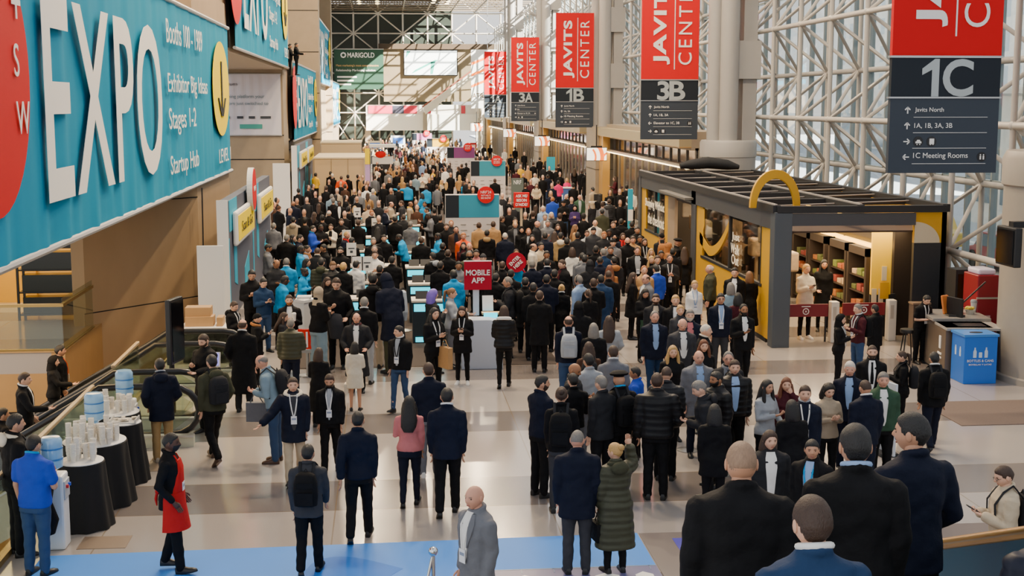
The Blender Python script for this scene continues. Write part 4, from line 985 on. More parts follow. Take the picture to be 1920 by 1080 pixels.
# ---------------------------------------------------------------- Scan & Go backdrop panels
def scan_panel(X, y0, y1, h, lab, signs):
    t = thing('backdrop_wall', lab, 'display wall', (X, (y0+y1)/2, 0))
    a = MB(); a.box(X-.25, y0, 0, X, y1, h); a.box(X-.27, y0-.06, 0, X+.02, y0, h+.04, 1); obj('panel', a, [mat('graphic_slate', '4b5163', .6), MWht], t)
    L = y1-y0; xs = X+.012; a = MB()
    for k in range(2):
        o = y0+k*L*.5
        a.box(X-.0, o+L*.03, 2.35, xs, o+L*.17, h); a.prism([(L*.10, .9), (L*.15, .75), (L*.15, 2.2), (L*.10, 2.05)], (xs, o, 0), Y_, Z_, .012)
        a.prism([(L*.30, .35), (L*.40, .75), (L*.40, 1.35), (L*.30, 1.0)], (xs, o, 0), Y_, Z_, .012); a.box(X, o, 0, xs, o+L*.02, 2.2)
    obj('graphic_stripes', a, mat('graphic_cyan', '17a2c6', .6), t)
    for k, o in enumerate(signs):
        yc = y0+L*o; w, hh, zc = L*.36, .94, h-.80
        a = MB(); a.box(X+.02, yc-w/2, zc-hh/2, X+.16, yc+w/2, zc+hh/2); sb = obj('sign_box', a, MWht, t, bevel=.07)
        a = MB(); a.box(X+.155, yc-w/2+.18, zc-hh/2+.12, X+.175, yc+w/2-.18, zc+hh/2-.12); obj('sign_face', a, MYel, sb, bevel=.02)
        text('Scan & Go', (X+.19, yc, zc-.14), Y_, Z_, .28, sb, mat('print_black', '141414', .6), w*.62, 'C')
    return t
scan_panel(-4.1, 35.2, 48.2, 3.18, 'tall slate and cyan backdrop wall with yellow Scan & Go signs beside the tan boxes', (.25, .775))
scan_panel(-4.6, 71, 86.5, 3.5, 'distant slate and cyan backdrop wall with yellow signs near the man in yellow', (.27, .73))
t = thing('roundel_sign', 'red and white round sign standing edge-on above the near Scan & Go wall', 'sign', (-4.0, 40.1, 2.5))
a = MB(); a.prism([(.62*math.cos(q), .64*math.sin(q)) for q in np.linspace(0, 6.283, 36)[:-1]], (-3.86, 40.1, 3.2), Y_, Z_, .16); obj('disc', a, MWht, t)
a = MB(); a.prism([(.59*math.cos(q), .61*math.sin(q)) for q in np.linspace(0, 6.283, 36)[:-1]], (-3.85, 40.1, 3.2), Y_, Z_, .012); obj('face', a, MRed, t); text('NRF', (-3.845, 40.1, 3.15), Y_, Z_, .15, t, MW, .6, 'C'); a = MB(); a.box(-4.1, 40.0, 3.1, -4.0, 40.2, 3.3); obj('bracket', a, MAlu, t)
t = thing('partition_board', 'blank white board standing before the near end of the backdrop wall', 'board', (-4.1, 33.2, 0))
a = MB(); a.box(-4.62, 33.1, .35, -3.98, 33.2, 2.25); obj('panel', a, MWht, t); a = MB()
for x in (-4.5, -4.1): a.box(x-.03, 33.0, 0, x+.03, 33.3, .36)
obj('stand', a, MAlu, t)
t = thing('partition_board', 'blank pale board standing against the left wall below the sponsor banner', 'board', (-5.4, 68, 0)); a = MB(); a.box(-5.6, 67.9, 0, -4.75, 68.0, 2.75); obj('panel', a, MWht, t); a = MB(); a.box(-5.3, 67.6, 0, -5.2, 68.3, .06); obj('foot', a, MAlu, t)
# ---------------------------------------------------------------- table with boxes by the escalator head
t = thing('table', 'table under a black cloth holding tan boxes by the escalator', 'table', (-3.9, 29.9, 0))
a = MB(); a.box(-4.55, 29.55, .74, -3.2, 30.35, .80); obj('tabletop', a, MWht, t); a = MB(); a.box(-4.5, 29.6, .02, -3.25, 30.3, .74); obj('cloth', a, MCloth, t)
for i, (x, y, z, w, h, l) in enumerate([(-4.15, 29.95, .80, .62, .22, 'tan cardboard box on the black table, lower one'), (-4.18, 30.0, 1.02, .56, .20, 'tan cardboard box stacked on another on the black table'), (-3.70, 29.95, .80, .14, .2, 'small brown carton on the black table beside the tan boxes')]):
    b = thing('cardboard_box', l, 'box', (x, y, z)); a = MB(); a.box(x-w/2, y-.2, z, x+w/2, y+.2, z+h); obj('carton', a, mat('cardboard', 'b08a5c', .7, noise=.06), b, bevel=.008)
    a = MB(); a.box(x-w/2+.01, y-.03, z+h-.001, x+w/2-.01, y+.03, z+h+.003); obj('tape', a, mat('tape', 'c9ac7e', .4), b)
# ---------------------------------------------------------------- escalators on the left
M_rail = mat('handrail_rubber', '15161a', .35); M_clad = mat('escalator_cladding', 'c6c8b6', .4); M_step = mat('escalator_step', '9a978a', .4, metal=.3, wave=('X', 4, 0), bump=.3); M_bglass = glass('balustrade_glass', 'edf3ec', .12); M_gold2 = mat('gold_trim', 'a58a50', .35, metal=.6)
def escalator(ya, yb, xt, lab):
    t = thing('escalator', lab, 'escalator', (xt-1, (ya+yb)/2, 0)); xi = xt-1.35; sl = math.tan(R_(30)); xe = xi-9.5; ze = -9.5*sl
    for side, y in (('n', ya), ('f', yb)):
        a = MB(); lp = [(xt-.30+.5*math.sin(q)*.95, y, .58+.42*math.cos(q)) for q in np.linspace(0, math.pi, 9)]
        P = [(xe, y, ze+1.0), (xi-.5, y, 1.0-.5*sl+.02), (xi-.1, y, .99), (xi+.3, y, 1.0)]+lp+[(xi+.3, y, .16), (xi-.6, y, .12-.6*sl), (xe, y, ze+.1)]
        a.path(P, .045, 8, flat=1.3); obj('handrail', a, M_rail, t, 60)
        a = MB(); G = [(xe, ze+.2), (xi-.1, .2), (xt-.3, .22), (xt+.08, .5), (xt+.08, .7), (xt-.3, .95), (xi-.1, .95), (xe, ze+.95)]; a.prism(G, (0, y-.006, 0), X_, Z_, .012); obj('balustrade', a, M_bglass, t)
        a = MB(); G = [(xe, ze-.55), (xi, -.55), (xi, -.02), (xt+.1, -.0), (xt+.1, .16), (xi-.1, .18), (xe, ze+.18)]; a.prism(G, (0, y-.07, 0), X_, Z_, -.14); obj('skirt', a, M_clad, t)
        a = MB(); a.prism([(xe, ze+.18), (xi-.1, .18), (xt+.1, .165), (xt+.1, .2), (xi-.1, .215), (xe, ze+.215)], (0, y-.075, 0), X_, Z_, -.15); obj('trim_strip', a, MAlu, t)
    a = MB(); x = xi
    while x > xe: z = (x-xi)*sl; a.box(x-.4, ya+.12, z-.45, x, yb-.12, z-.02); x -= .4
    obj('steps', a, M_step, t); a = MB(); a.box(xi, ya+.1, -.3, xt+.35, yb-.1, .005); obj('landing_plate', a, MSteelP, t); a = MB(); a.box(xi-.02, ya+.12, -.018, xi+.05, yb-.12, .012); obj('comb_plate', a, mat('comb_yellow', 'd8b02c', .5), t)
escalator(22.42, 23.68, -3.35, 'nearer escalator going down to the lower level, beside the water coolers')
escalator(26.45, 27.95, -3.1, 'farther escalator going down to the lower level, beside the wood clad wall')
M_rwood = mat('rail_wood', 'a08a68', .4, noise=.15, nscale=8, stretch=(1, .2, 1))
def guard(lab, y0, y1, X=-4.86):
    t = thing('glass_guard', lab, 'railing', (X, (y0+y1)/2, 0)); a = MB(); a.box(X-.035, y0, 1.04, X+.035, y1, 1.10); obj('rail', a, M_rwood, t, bevel=.015)
    a = MB(); a.box(X-.008, y0, .06, X+.008, y1, 1.03); obj('pane', a, M_bglass, t); a = MB(); a.box(X-.05, y0, 0, X+.05, y1, .08); obj('shoe', a, M_gold2, t)
guard('glass guard with wooden rail behind the water coolers', 12.0, 22.2); guard('glass guard with wooden rail between the two escalators', 23.85, 26.3)
t = thing('glass_guard', 'glass balcony guard with brass rail before the yellow recess', 'railing', (-11, 31.4, 0))
a = MB(); a.box(-18, 31.36, 1.05, -7.45, 31.44, 1.12); a.box(-7.53, 31.4, 1.05, -7.45, 34.6, 1.12); obj('rail', a, M_gold2, t); a = MB(); a.box(-18, 31.395, .05, -7.5, 31.405, 1.05); a.box(-7.495, 31.4, .05, -7.485, 34.6, 1.25); obj('pane', a, M_bglass, t); a = MB(); a.box(-18, 31.36, 0, -7.45, 31.44, .06); a.box(-7.53, 31.4, 0, -7.45, 34.6, .06); obj('shoe', a, M_gold2, t)
t = thing('storage_rack', 'black shelving rack full of dark cases in the recess behind the glass balcony', 'shelving', (-8.9, 36.5, 0))
a = MB()
for x in (-9.75, -8.2):
    for y in (36.2, 36.8): a.box(x-.03, y-.03, 0, x+.03, y+.03, 3.0)
for z in (.1, .7, 1.3, 1.9, 2.5): a.box(-9.75, 36.2, z, -8.2, 36.8, z+.04)
obj('rack_frame', a, MBlk, t); a = MB()
for z in (.14, .74, 1.34, 1.94): a.box(-9.65, 36.25, z, -8.3, 36.75, z+.45)
obj('cases', a, mat('case_black', '0f0f11', .25), t)
t = thing('door_panel', 'yellow lit door panel in the recess behind the balcony', 'door', (-10.9, 39.5, 0)); a = MB(); a.box(-11.6, 39.45, 0, -10.1, 39.58, 2.6); obj('leaf', a, mat('door_yellow', 'd8a42c', .4), t); a = MB(); a.ell((-10.3, 39.42, 1.05), (.04, .05, .04)); obj('knob', a, MAlu, t, 60)
l = area('recess_downlight', (-10.3, 37.6, 3.5), 2.2, 2.0, 150, (1, .72, .30)); l2 = area('well_downlight', (-9.0, 25.5, 3.3), 7, 4, 420, (1, .66, .30)); 
# black screen on a pole by the escalator
t = thing('display_stand', 'black display screen on a pole seen edge-on at the escalator head', 'screen', (-3.95, 24.6, 0))
a = MB(); a.lathe([(.32, 0), (.32, .02), (.05, .05)], (-3.95, 24.6, 0), 20); a.tube((-3.95, 24.6, .03), (-3.95, 24.6, 1.2), .05, 10); obj('pole', a, MBlk, t, 40)
a = MB(); a.cbox((-3.90, 24.75, 1.56), (.10, .60, 1.20), rz=R_(-14)); obj('screen_housing', a, MBlk, t, bevel=.015); a = MB(); a.cbox((-3.845, 24.765, 1.56), (.02, .54, 1.10), rz=R_(-14)); obj('screen', a, mat('screen_off', '0c0c10', .1), t)
t = thing('kiosk_terminal', 'small terminal with purple screen on a stand before the farther escalator', 'terminal', (-3.3, 25.1, 0)); a = MB(); a.box(-3.35, 25.05, 0, -3.25, 25.15, .85); a.box(-3.5, 24.9, 0, -3.1, 25.3, .03); obj('stand', a, MAlu, t); a = MB(); a.cbox((-3.3, 25.0, .95), (.36, .06, .28), rx=-.4); obj('screen_housing', a, MWht, t); a = MB(); a.cbox((-3.3, 24.965, .965), (.31, .02, .23), rx=-.4); obj('screen', a, mat('screen_violet', '8a86e8', .3, emit=.7), t)
# ---------------------------------------------------------------- water stations
M_bot = glass('bottle_blue', '8fc4ea', .3); M_water = mat('bottle_tint', '9cc8ea', .15); M_paper = mat('paper_cup', 'ece6da', .7)
def cooler(x, y, lab):
    t = thing('water_cooler', lab, 'water cooler', (x, y, 0), None)
    a = MB(); a.box(x-.16, y-.16, 0, x+.16, y+.16, .98); obj('cabinet', a, mat('cooler_white', 'dfe3e8', .35), t, bevel=.03)
    a = MB(); a.box(x+.10, y-.13, .66, x+.18, y+.13, .90); tb_ = obj('tap_bay', a, mat('cooler_grey', 'b4b9c0', .4), t, bevel=.01)
    for k, c in ((-.06, 'd02a2a'), (.06, '2a5ad0')): a = MB(); a.box(x+.17, y+k-.015, .80, x+.21, y+k+.015, .84); obj('tap', a, mat('tap_'+c, c, .4), tb_)
    a = MB(); a.lathe([(.05, .98), (.06, 1.03), (.135, 1.07), (.14, 1.16), (.132, 1.18), (.14, 1.2), (.14, 1.30), (.132, 1.32), (.14, 1.34), (.138, 1.42), (.11, 1.46), (.02, 1.465)], (x, y, 0), 24); obj('bottle', a, mat('water_bottle', '8fbfe6', .08, noise=.15, nscale=7, spec=.8), t, 50)
    a = MB(); a.lathe([(.143, 1.17), (.145, 1.18), (.143, 1.19)], (x, y, 0), 24); a.lathe([(.143, 1.31), (.145, 1.32), (.143, 1.33)], (x, y, 0), 24); obj('bottle_rings', a, mat('water_blue', '3f7ec0', .2), t, 50)
cool = [(-4.32, 17.2, 'water cooler with blue bottle nearest the blue carpet'), (-4.34, 19.85, 'water cooler with blue bottle, the middle one of the row'), (-4.22, 21.55, 'water cooler with blue bottle nearest the escalator')]
for c in cool: cooler(*c)
def draped(x, y, r, h, lab, k):
    t = thing('round_table', lab, 'table', (x, y, 0)); a = MB(); a.lathe([(r-.02, h-.02), (r, h-.01), (r, h), (r-.02, h+.01), (.02, h+.01)], (x, y, 0), 32); obj('tabletop', a, MWht, t, 40)
    a = MB(); a.lathe([(r+.012, h-.02), (r+.03, h*.6), (r+.07, h*.25), (r+.10, .01)], (x, y, 0), 64, wob=.05, wn=9+k); obj('cloth', a, mat('drape_black', '0e0e10', .85), t, 60)
draped(-4.15, 18.05, .30, .92, 'round table in black cloth with cups beside the nearest cooler', 0); draped(-4.2, 19.15, .44, .92, 'largest round black-clothed table crowded with paper cups', 1); draped(-4.0, 20.25, .26, .92, 'small black-clothed table holding a plastic tray', 2); draped(-4.25, 20.95, .36, .92, 'round black-clothed table with cups nearest the escalator', 3)
cupmesh = None
def cup_stack(x, y, z, n, lab, grp):
    global cupmesh
    a = MB(); pr = [(.030, 0)]
    for i in range(n): pr += [(.040, .085+i*.022), (.043, .088+i*.022), (.043, .096+i*.022), (.039, .098+i*.022)]
    pr.append((.034, .09+n*.022-.03)); a.lathe(pr, (x, y, z), 12); tag(obj('cup_stack', a, M_paper, None, 50), lab, 'cups', grp)
for (x, y, r, k, lab, grp) in [(-4.15, 18.05, .24, 10, 'stack of white paper cups on the table beside the nearest cooler', 'cups by the nearest cooler'), (-4.2, 19.1, .36, 24, 'stack of white paper cups on the largest round table', 'cups on the largest table'), (-4.25, 20.95, .28, 16, 'stack of white paper cups on the table nearest the escalator', 'cups nearest the escalator')]:
    pts = []
    while len(pts) < k:
        q = rnd.uniform(0, 6.28); d = r*rnd.random()**.5; p = (x+d*math.cos(q), y+d*math.sin(q))
        if all((p[0]-a)**2+(p[1]-b)**2 > .085**2 for a, b in pts) or rnd.random() < .004: pts.append(p)
    for i, p in enumerate(pts): cup_stack(p[0], p[1], .93, rnd.randint(4, 11), lab, grp)
t = thing('serving_tray', 'clear plastic tray of packets on the small black table', 'tray', (-3.98, 20.22, .93)); a = MB(); a.box(-4.18, 20.05, .93, -3.78, 20.39, .945); a.box(-4.18, 20.05, .945, -4.16, 20.39, .99); a.box(-3.80, 20.05, .945, -3.78, 20.39, .99); obj('tray', a, mat('tray_clear', 'c9c9c6', .15), t)
a = MB(); rr = random.Random(2)
for i in range(12): a.cbox((-3.98+rr.uniform(-.14, .14), 20.22+rr.uniform(-.12, .12), .955+i*.003), (.07, .05, .012), rz=rr.uniform(0, 3))
obj('packets', a, mat('packet', 'd8cdb9', .6), t)
t = thing('coat', 'black coat hung over the front of the nearest water cooler', 'coat', (-4.40, 16.85, .2)); a = MB(); a.path([(-4.40, 16.88, 1.08), (-4.38, 16.86, .95), (-4.40, 16.84, .7), (-4.35, 16.84, .45), (-4.33, 16.85, .28)], [.08, .17, .15, .18, .10], 14, flat=.7); obj('body', a, fab('black'), t, 60); a = MB(); a.path([(-4.52, 16.86, .95), (-4.60, 16.86, .65), (-4.57, 16.87, .35)], [.07, .08, .05], 10); obj('sleeve', a, fab('black'), t, 60)
# floor plates and mats
for x, y, w, h, l in ((-3.72, 17.3, .62, .5, 'square brown metal floor plate between cooler and blue carpet'), (-3.7, 21.0, .75, .55, 'brown metal floor plate below the table nearest the escalator')):
    a = MB(); a.box(x-w/2, y-h/2, 0, x+w/2, y+h/2, .006); tag(obj('floor_plate', a, mat('floor_plate', '8a7a6c', .45, metal=.4)), l, 'floor plate')
a = MB(); a.box(-2.05, 28.75, 0, 3.78, 74, .012); tag(obj('carpet', a, mat('carpet_brown', '3a302b', .95, noise=.2, nscale=30, bump=.4, bscale=90)), 'dark brown carpet under the registration queue', 'carpet')
a = MB(); a.box(10.2, 22.4, 0, 15.5, 24.3, .012); tag(obj('floor_mat', a, mat('mat_brown', '6a5a52', .95, noise=.15, nscale=40)), 'brown entrance mat beside the drum column', 'mat')
t = thing('floor_graphic', 'bright blue floor graphic with a darker leaf shape across the near floor', 'floor graphic', (0, 15, 0))
a = MB(); a.prism([(-4.4, 8), (3.3, 8), (3.3, 17.02), (-4.4, 16.82)], (0, 0, .006), X_, Y_, .005); obj('sheet', a, mat('vinyl_blue', '3f8ce8', .6, noise=.05, nscale=1, spec=.25), t)
a = MB(); P = [(-1.05+1.21*q, 15.92+.52*math.sin(math.pi*min(1, q)**.62)) for q in np.linspace(0, 1, 18)]+[(-1.05+1.21*q, 15.92-.85*math.sin(math.pi*min(1, q)**.7)) for q in np.linspace(1, 0, 18)][1:-1]
a.prism(P, (0, 0, .009), X_, Y_, .002); obj('leaf_shape', a, mat('vinyl_blue_deep', '0672d6', .6, spec=.25), t)
a = MB(); a.box(.9, 8, .006, 3.3, 15.72, .010); obj('purple_band', a, mat('vinyl_purple', '62618e', .4), t)
a = MB(); a.box(.9, 15.72, .006, 3.3, 15.75, .012)
for i in range(6): a.box(1.2+i*.4, 15.6, .006, 1.215+i*.4, 15.75, .012)
obj('tick_marks', a, mat('vinyl_grey', '6a7f9c', .4), t)
a = MB()
for i, w in ((0, .26), (1, .3), (3, .3), (4, .22)): a.prism([(0, 0), (w, 0), (w, .75), (w*.5, .85), (0, .75)], (.98+i*.5, 14.68, .012), X_, Y_, .004)
obj('lettering', a, MW, t)
t = thing('floor_graphic', 'grey brown floor graphic with purple patch beside the blue one', 'floor graphic', (6, 14, 0)); a = MB(); a.box(3.32, 8, 0, 11, 17.0, .006); obj('sheet', a, mat('vinyl_taupe', '6b6261', .5), t); a = MB(); a.prism([(3.72, 15.6), (6.0, 15.6), (6.0, 16.75), (3.72, 16.75)], (0, 0, .009), X_, Y_, .003); obj('purple_patch', a, mat('vinyl_violet', '4a44b0', .4), t)
a = MB(); a.box(3.95, 16.0, .009, 4.6, 16.5, .012); obj('white_print', a, MW, t)
# ball topped post near the bottom edge
t = thing('stanchion', 'chrome ball-topped post standing on the blue floor graphic', 'post', (.46, 13.7, 0)); c = (.46, 13.7)
M_chr = mat('chrome', 'd6d8da', .08, metal=1); a = MB(); a.ell((c[0], c[1], .98), (.052, .052, .052), 20, 12); obj('ball', a, M_chr, t, 60); a = MB(); a.tube((c[0], c[1], .02), (c[0], c[1], .94), .022, 12); obj('pole', a, M_chr, t, 40); a = MB(); a.tube((c[0]-.01, c[1], .92), (c[0]-.22, c[1]-.1, .02), .016, 10); obj('brace', a, M_chr, t, 40); a = MB(); a.lathe([(.17, 0), (.17, .015), (.04, .04)], (c[0], c[1], 0), 20); obj('base', a, M_chr, t, 40)
# ---------------------------------------------------------------- check-in counters, screens and cards
MTop = mat('counter_top', 'd9cbb8', .45); MTable = mat('counter_dark', '1d2b33', .5)
def counter(x0, x1, y, lab, card=None):
    t = thing('check_in_counter', lab, 'counter', ((x0+x1)/2, y, 0)); a = MB(); a.box(x0, y, .02, x1, y+.62, 1.0); obj('body', a, MTable, t); a = MB(); a.box(x0-.03, y-.04, 1.0, x1+.03, y+.66, 1.05); obj('worktop', a, MTop, t, bevel=.006)
    a = MB(); a.box(x0+.03, y-.02, .78, x1-.03, y-.005, .96); obj('light_strip', a, MCyan, t)
    if i == 0: a = MB(); a.box(x0+.06, y-.02, .04, x1-.06, y-.006, .16); obj('kick_light', a, MCyan, t)
    for k in range(2):
        x = x0+(x1-x0)*(.28+.42*k); a = MB(); a.cbox((x, y+.3, 1.14), (.30, .03, .20), rx=-.5); a.box(x-.05, y+.26, 1.05, x+.05, y+.38, 1.08); s = obj('screen', a, MBlk, t)
for i, y in enumerate((32.0, 35.0, 38.6, 42.6, 47.0, 52.0, 57.5)):
    n = ('nearest', 'second nearest', 'third nearest', 'fourth nearest', 'fifth nearest', 'sixth nearest', 'farthest')[i]
    counter(-.9-.12*i, .25-.02*i, y, f'{n} white topped check-in counter with a cyan light strip, left side of the row'); counter(.62-.02*i, 1.42-.02*i, y-.4, f'{n} white topped check-in counter with a cyan light strip, right side of the row')
for i, (x, y) in enumerate(((-1.0, 38.9), (-1.25, 42.9), (-.5, 35.3), (-.35, 47.3), (-.75, 35.3), (-1.1, 52.3))):
    t = thing('instruction_card', 'white instruction card on a stem at the check-in counters', 'card', (x, y, 1.05), 'white cards at the check-in counters'); a = MB(); a.box(x-.012, y, 1.05, x+.012, y+.02, 1.36); obj('stem', a, MAlu, t); a = MB(); a.box(x-.14, y-.015, 1.32, x+.14, y-.002, 1.70); obj('card', a, MWht, t); a = MB(); a.box(x-.09, y-.02, 1.52, x+.09, y-.015, 1.55); a.box(x-.04, y-.02, 1.40, x+.04, y-.015, 1.47); obj('print', a, MGr, t)
t = thing('bin', 'white bin-shaped collection box beside the staff in bright blue shirts', 'bin', (-2.0, 32.6, 0)); a = MB(); a.lathe([(.26, 0), (.30, .9), (.32, .92), (.32, .98), (.26, 1.0)], (-2.0, 32.6, 0), 4); obj('body', a, MWht, t); a = MB(); a.cbox((-2, 32.6, 1.03), (.34, .3, .05)); obj('lid', a, MWht, t)
# Mobile App kiosk
t = thing('kiosk', 'white kiosk with red MOBILE APP sign and cyan screen', 'kiosk', (2.05, 28.9, 0))
a = MB(); a.prism([(0, 0), (.9, 0), (.9, 1.02), (.62, 1.08), (0, 1.08)], (1.60, 28.85, 0), X_, Z_, -.5); b = a
obj('body', a, mat('kiosk_white', 'c3cbd8', .45), t, bevel=.01); a = MB(); a.box(1.9, 29.0, 1.08, 2.03, 29.12, 1.72); obj('post', a, mat('kiosk_white', ''), t)
for x, z, w, h in ((1.72, .56, .14, .05), (2.02, .56, .14, .05), (2.28, .22, .05, .13)): a = MB(); a.box(x-w/2, 28.84, z-h/2, x+w/2, 28.86, z+h/2); obj('cut_out', a, MBlk, t, bevel=.02)
a = MB(); a.box(2.12, 28.80, 1.0, 2.42, 28.85, 1.16); obj('screen', a, MCyan, t); a = MB(); a.box(1.70, 28.92, 1.66, 2.30, 28.98, 2.28); obj('sign', a, MRedD, t); a = MB(); a.box(1.69, 28.94, 2.275, 2.31, 29.0, 2.30); obj('sign_edge', a, MWht, t)
text('MOBILE', (2.0, 28.91, 1.98), X_, Z_, .125, t, MW, .53, 'C', bold=.02); text('APP', (2.0, 28.91, 1.81), X_, Z_, .125, t, MW, .29, 'C', bold=.02)
a = MB(); a.cbox((2.22, 29.0, 1.35), (.24, .02, .34), rx=-.25); obj('instruction_sheet', a, MW, t); a = MB(); a.box(2.1, 29.05, 1.08, 2.5, 29.3, 1.12); obj('shelf', a, mat('shelf_tan', 'c8a878', .5), t)
# information walls with the red show roundel
def info_wall(x0, x1, y, h, c2, lab, dz=0.):
    t = thing('information_wall', lab, 'display wall', ((x0+x1)/2, y, 0)); w = x1-x0
    a = MB(); a.box(x0, y, .014, x1, y+.3, h); obj('panel', a, mat('panel_print', 'd6cdca', .6), t); a = MB(); a.box(x0+.01, y-.012, h*.70, x0+w*.25, y+.3, h-.02); obj('header_dark', a, MSlateD, t)
    a = MB(); a.box(x0+w*.25, y-.012, h*.70, x1-.01, y+.3, h-.02); obj('header_colour', a, mat('header_'+c2, c2, .5), t)
    a = MB()
    for k in range(4):
        for j in range(7):
            ww = w*(.16 if j else .1)*(1-.25*((j*k) % 3 == 1)); a.box(x0+w*(.04+.24*k), y-.01, h*.60-j*h*.075, x0+w*(.04+.24*k)+ww, y-.002, h*.60-j*h*.075+.035)
    obj('printed_lines', a, mat('print_grey', '9a948f', .6), t)
    cx = x0+w*.745; R = w*.155; cz = h-.04+R*.12; a = MB(); a.prism([(R*math.cos(q), R*math.sin(q)) for q in np.linspace(0, 6.283, 36)[:-1]], (cx, y-.12, cz), X_, Z_, .10); obj('roundel', a, MRed, t)
    text("NRF'24", (cx, y-.13, cz+R*.16), X_, Z_, R*.34, t, MW, R*1.25, 'C'); text("RETAIL'S", (cx, y-.13, cz-R*.17), X_, Z_, R*.2, t, MW, R*1.1, 'C'); text('BIG SHOW', (cx, y-.13, cz-R*.48), X_, Z_, R*.2, t, MW, R*1.15, 'C')
info_wall(2.05, 3.91, 45.7, 2.62, '2790ae', "white information wall with blue header and red NRF'24 roundel, nearest one"); info_wall(4.56, 6.42, 71.2, 2.7, '2f8fa6', 'second information wall back with blue header and red roundel'); info_wall(4.5, 6.5, 97, 2.6, '7d3a78', 'information wall with purple header and red roundel'); info_wall(3.9, 5.95, 124, 2.55, 'd6a514', 'information wall with yellow header and red roundel'); info_wall(3.0, 5.2, 148, 2.5, 'd67ab0', 'farthest information wall with pink header')
t = thing('sign_post', 'square red ASK ME sign on a pale post rising from the crowd', 'sign', (4.78, 46.8, 0)); a = MB(); a.box(4.5, 46.7, 2.08, 5.06, 46.76, 2.62); obj('sign', a, MRed, t, bevel=.02); a = MB(); a.box(4.74, 46.76, .03, 4.82, 46.82, 2.6); obj('post', a, MWood, t); a = MB(); a.box(4.5, 46.5, 0, 5.06, 47.0, .04); obj('foot', a, MWood, t)
for k, s in enumerate(('ASK ME/', 'BESOIN', "D'AIDE?")): text(s, (4.78, 46.69, 2.44-k*.15), X_, Z_, .105, t, MW, .42 if k != 1 else .36, 'C', bold=.02)
t = thing('podium_sign', 'narrow grey green standing sign beside the second information wall', 'sign', (6.55, 66, 0)); a = MB(); a.box(6.25, 66, 0, 6.85, 66.1, 2.05); obj('panel', a, mat('sign_greygreen', '55605c', .5), t); text('NRF', (6.55, 65.99, 1.75), X_, Z_, .2, t, MW, .38, 'C')
# cyan totem pillars and blue podiums on the right
t = thing('totem_sign', 'thin cyan and white totem standing against the dark shop corner', 'sign', (8.62, 46.6, 0)); a = MB(); a.box(8.55, 46.5, 0, 8.72, 46.6, 2.72); obj('panel', a, mat('totem_cyan', '1aa6c8', .5), t); a = MB(); a.box(8.545, 46.49, 1.6, 8.725, 46.5, 2.0); obj('white_band', a, MW, t)
t = thing('totem_sign', 'cyan topped white totem by the doors beyond the pink shirts', 'sign', (10.55, 85, 0)); a = MB(); a.box(10.3, 85, 0, 10.85, 85.1, 2.0); obj('panel', a, MWht, t); a = MB(); a.box(10.3, 84.98, 1.5, 10.85, 85, 2.35); a.box(10.3, 84.98, .9, 10.85, 85, 1.1); obj('cyan_band', a, mat('totem_cyan', ''), t)
for x, y, l in ((9.85, 61, 'blue podium below the nearest swirl screen'), (9.75, 72, 'blue podium behind the pink shirted pair')):
    t = thing('podium', l, 'podium', (x, y, 0)); a = MB(); a.box(x-.35, y, 0, x+.35, y+.5, 1.15); obj('body', a, mat('podium_blue', '3f5f9e', .5), t); a = MB(); a.box(x-.4, y-.05, 1.15, x+.4, y+.55, 1.2); obj('top', a, MWht, t); a = MB(); a.box(x-.2, y-.01, .55, x-.12, y-.002, .8); a.box(x-.05, y-.01, .55, x+.03, y-.002, .72); a.box(x+.1, y-.01, .55, x+.18, y-.002, .85); obj('logo', a, MW, t)
    if y == 61:
        c = thing('monitor', 'black monitor on the blue podium below the nearest swirl screen', 'monitor', (x, y+.3, 1.2)); a = MB(); a.box(x-.2, y+.28, 1.25, x+.2, y+.32, 1.55); obj('display', a, MBlk, c); a = MB(); a.box(x-.08, y+.2, 1.2, x+.08, y+.4, 1.26); obj('stand', a, MBlk, c)
# queue posts and belts
def qpost(x, y, lab, belt=None):
    BLOCK.append((x-.1, y-.1, x+.1, y+.1))
    t = thing('queue_post', lab, 'post', (x, y, 0)); a = MB(); a.tube((x, y, .02), (x, y, .98), .032, 12); obj('pole', a, MSteelP, t, 40); a = MB(); a.lathe([(.18, 0), (.18, .015), (.05, .035)], (x, y, 0), 24); obj('base', a, MSteelP, t, 40); a = MB(); a.lathe([(.038, .90), (.038, .99), (.02, 1.0)], (x, y, 0), 14); obj('cap', a, MBlk, t, 40)
    if belt: a = MB(); a.prism([(0, 0), ((Vector(belt)-Vector((x, y))).length, 0), ((Vector(belt)-Vector((x, y))).length, .05), (0, .05)], (x, y, .9), (Vector((belt[0], belt[1], 0))-Vector((x, y, 0))).normalized(), Z_, .004); obj('belt', a, MBlk, t)
for x, y, l, b in ((3.15, 33.2, 'steel queue post with black belt behind the woman in the fur-trimmed coat', (4.6, 33.6)), (4.6, 33.6, 'steel queue post with black belt beside the woman with the tan bag', None), (.95, 33.0, 'steel queue post with black belt behind the man in the bright jacket lanyard', (2.5, 33.2)), (2.5, 33.2, 'steel queue post behind the MOBILE APP kiosk', None), (1.6, 41, 'steel queue post by the near information wall', (3.9, 41.4)), (3.9, 41.4, 'steel queue post right of the near information wall', None), (5.08, 19.7, 'steel queue post among the group of black puffer jackets', None), (4.95, 21.2, 'steel queue post behind the grey haired man in the puffer jacket', None), (-.1, 55, 'steel queue post behind the grey jackets in the middle of the hall', (2.0, 55.4)), (2.0, 55.4, 'steel queue post left of the near information wall', None)): qpost(x, y, l, b)
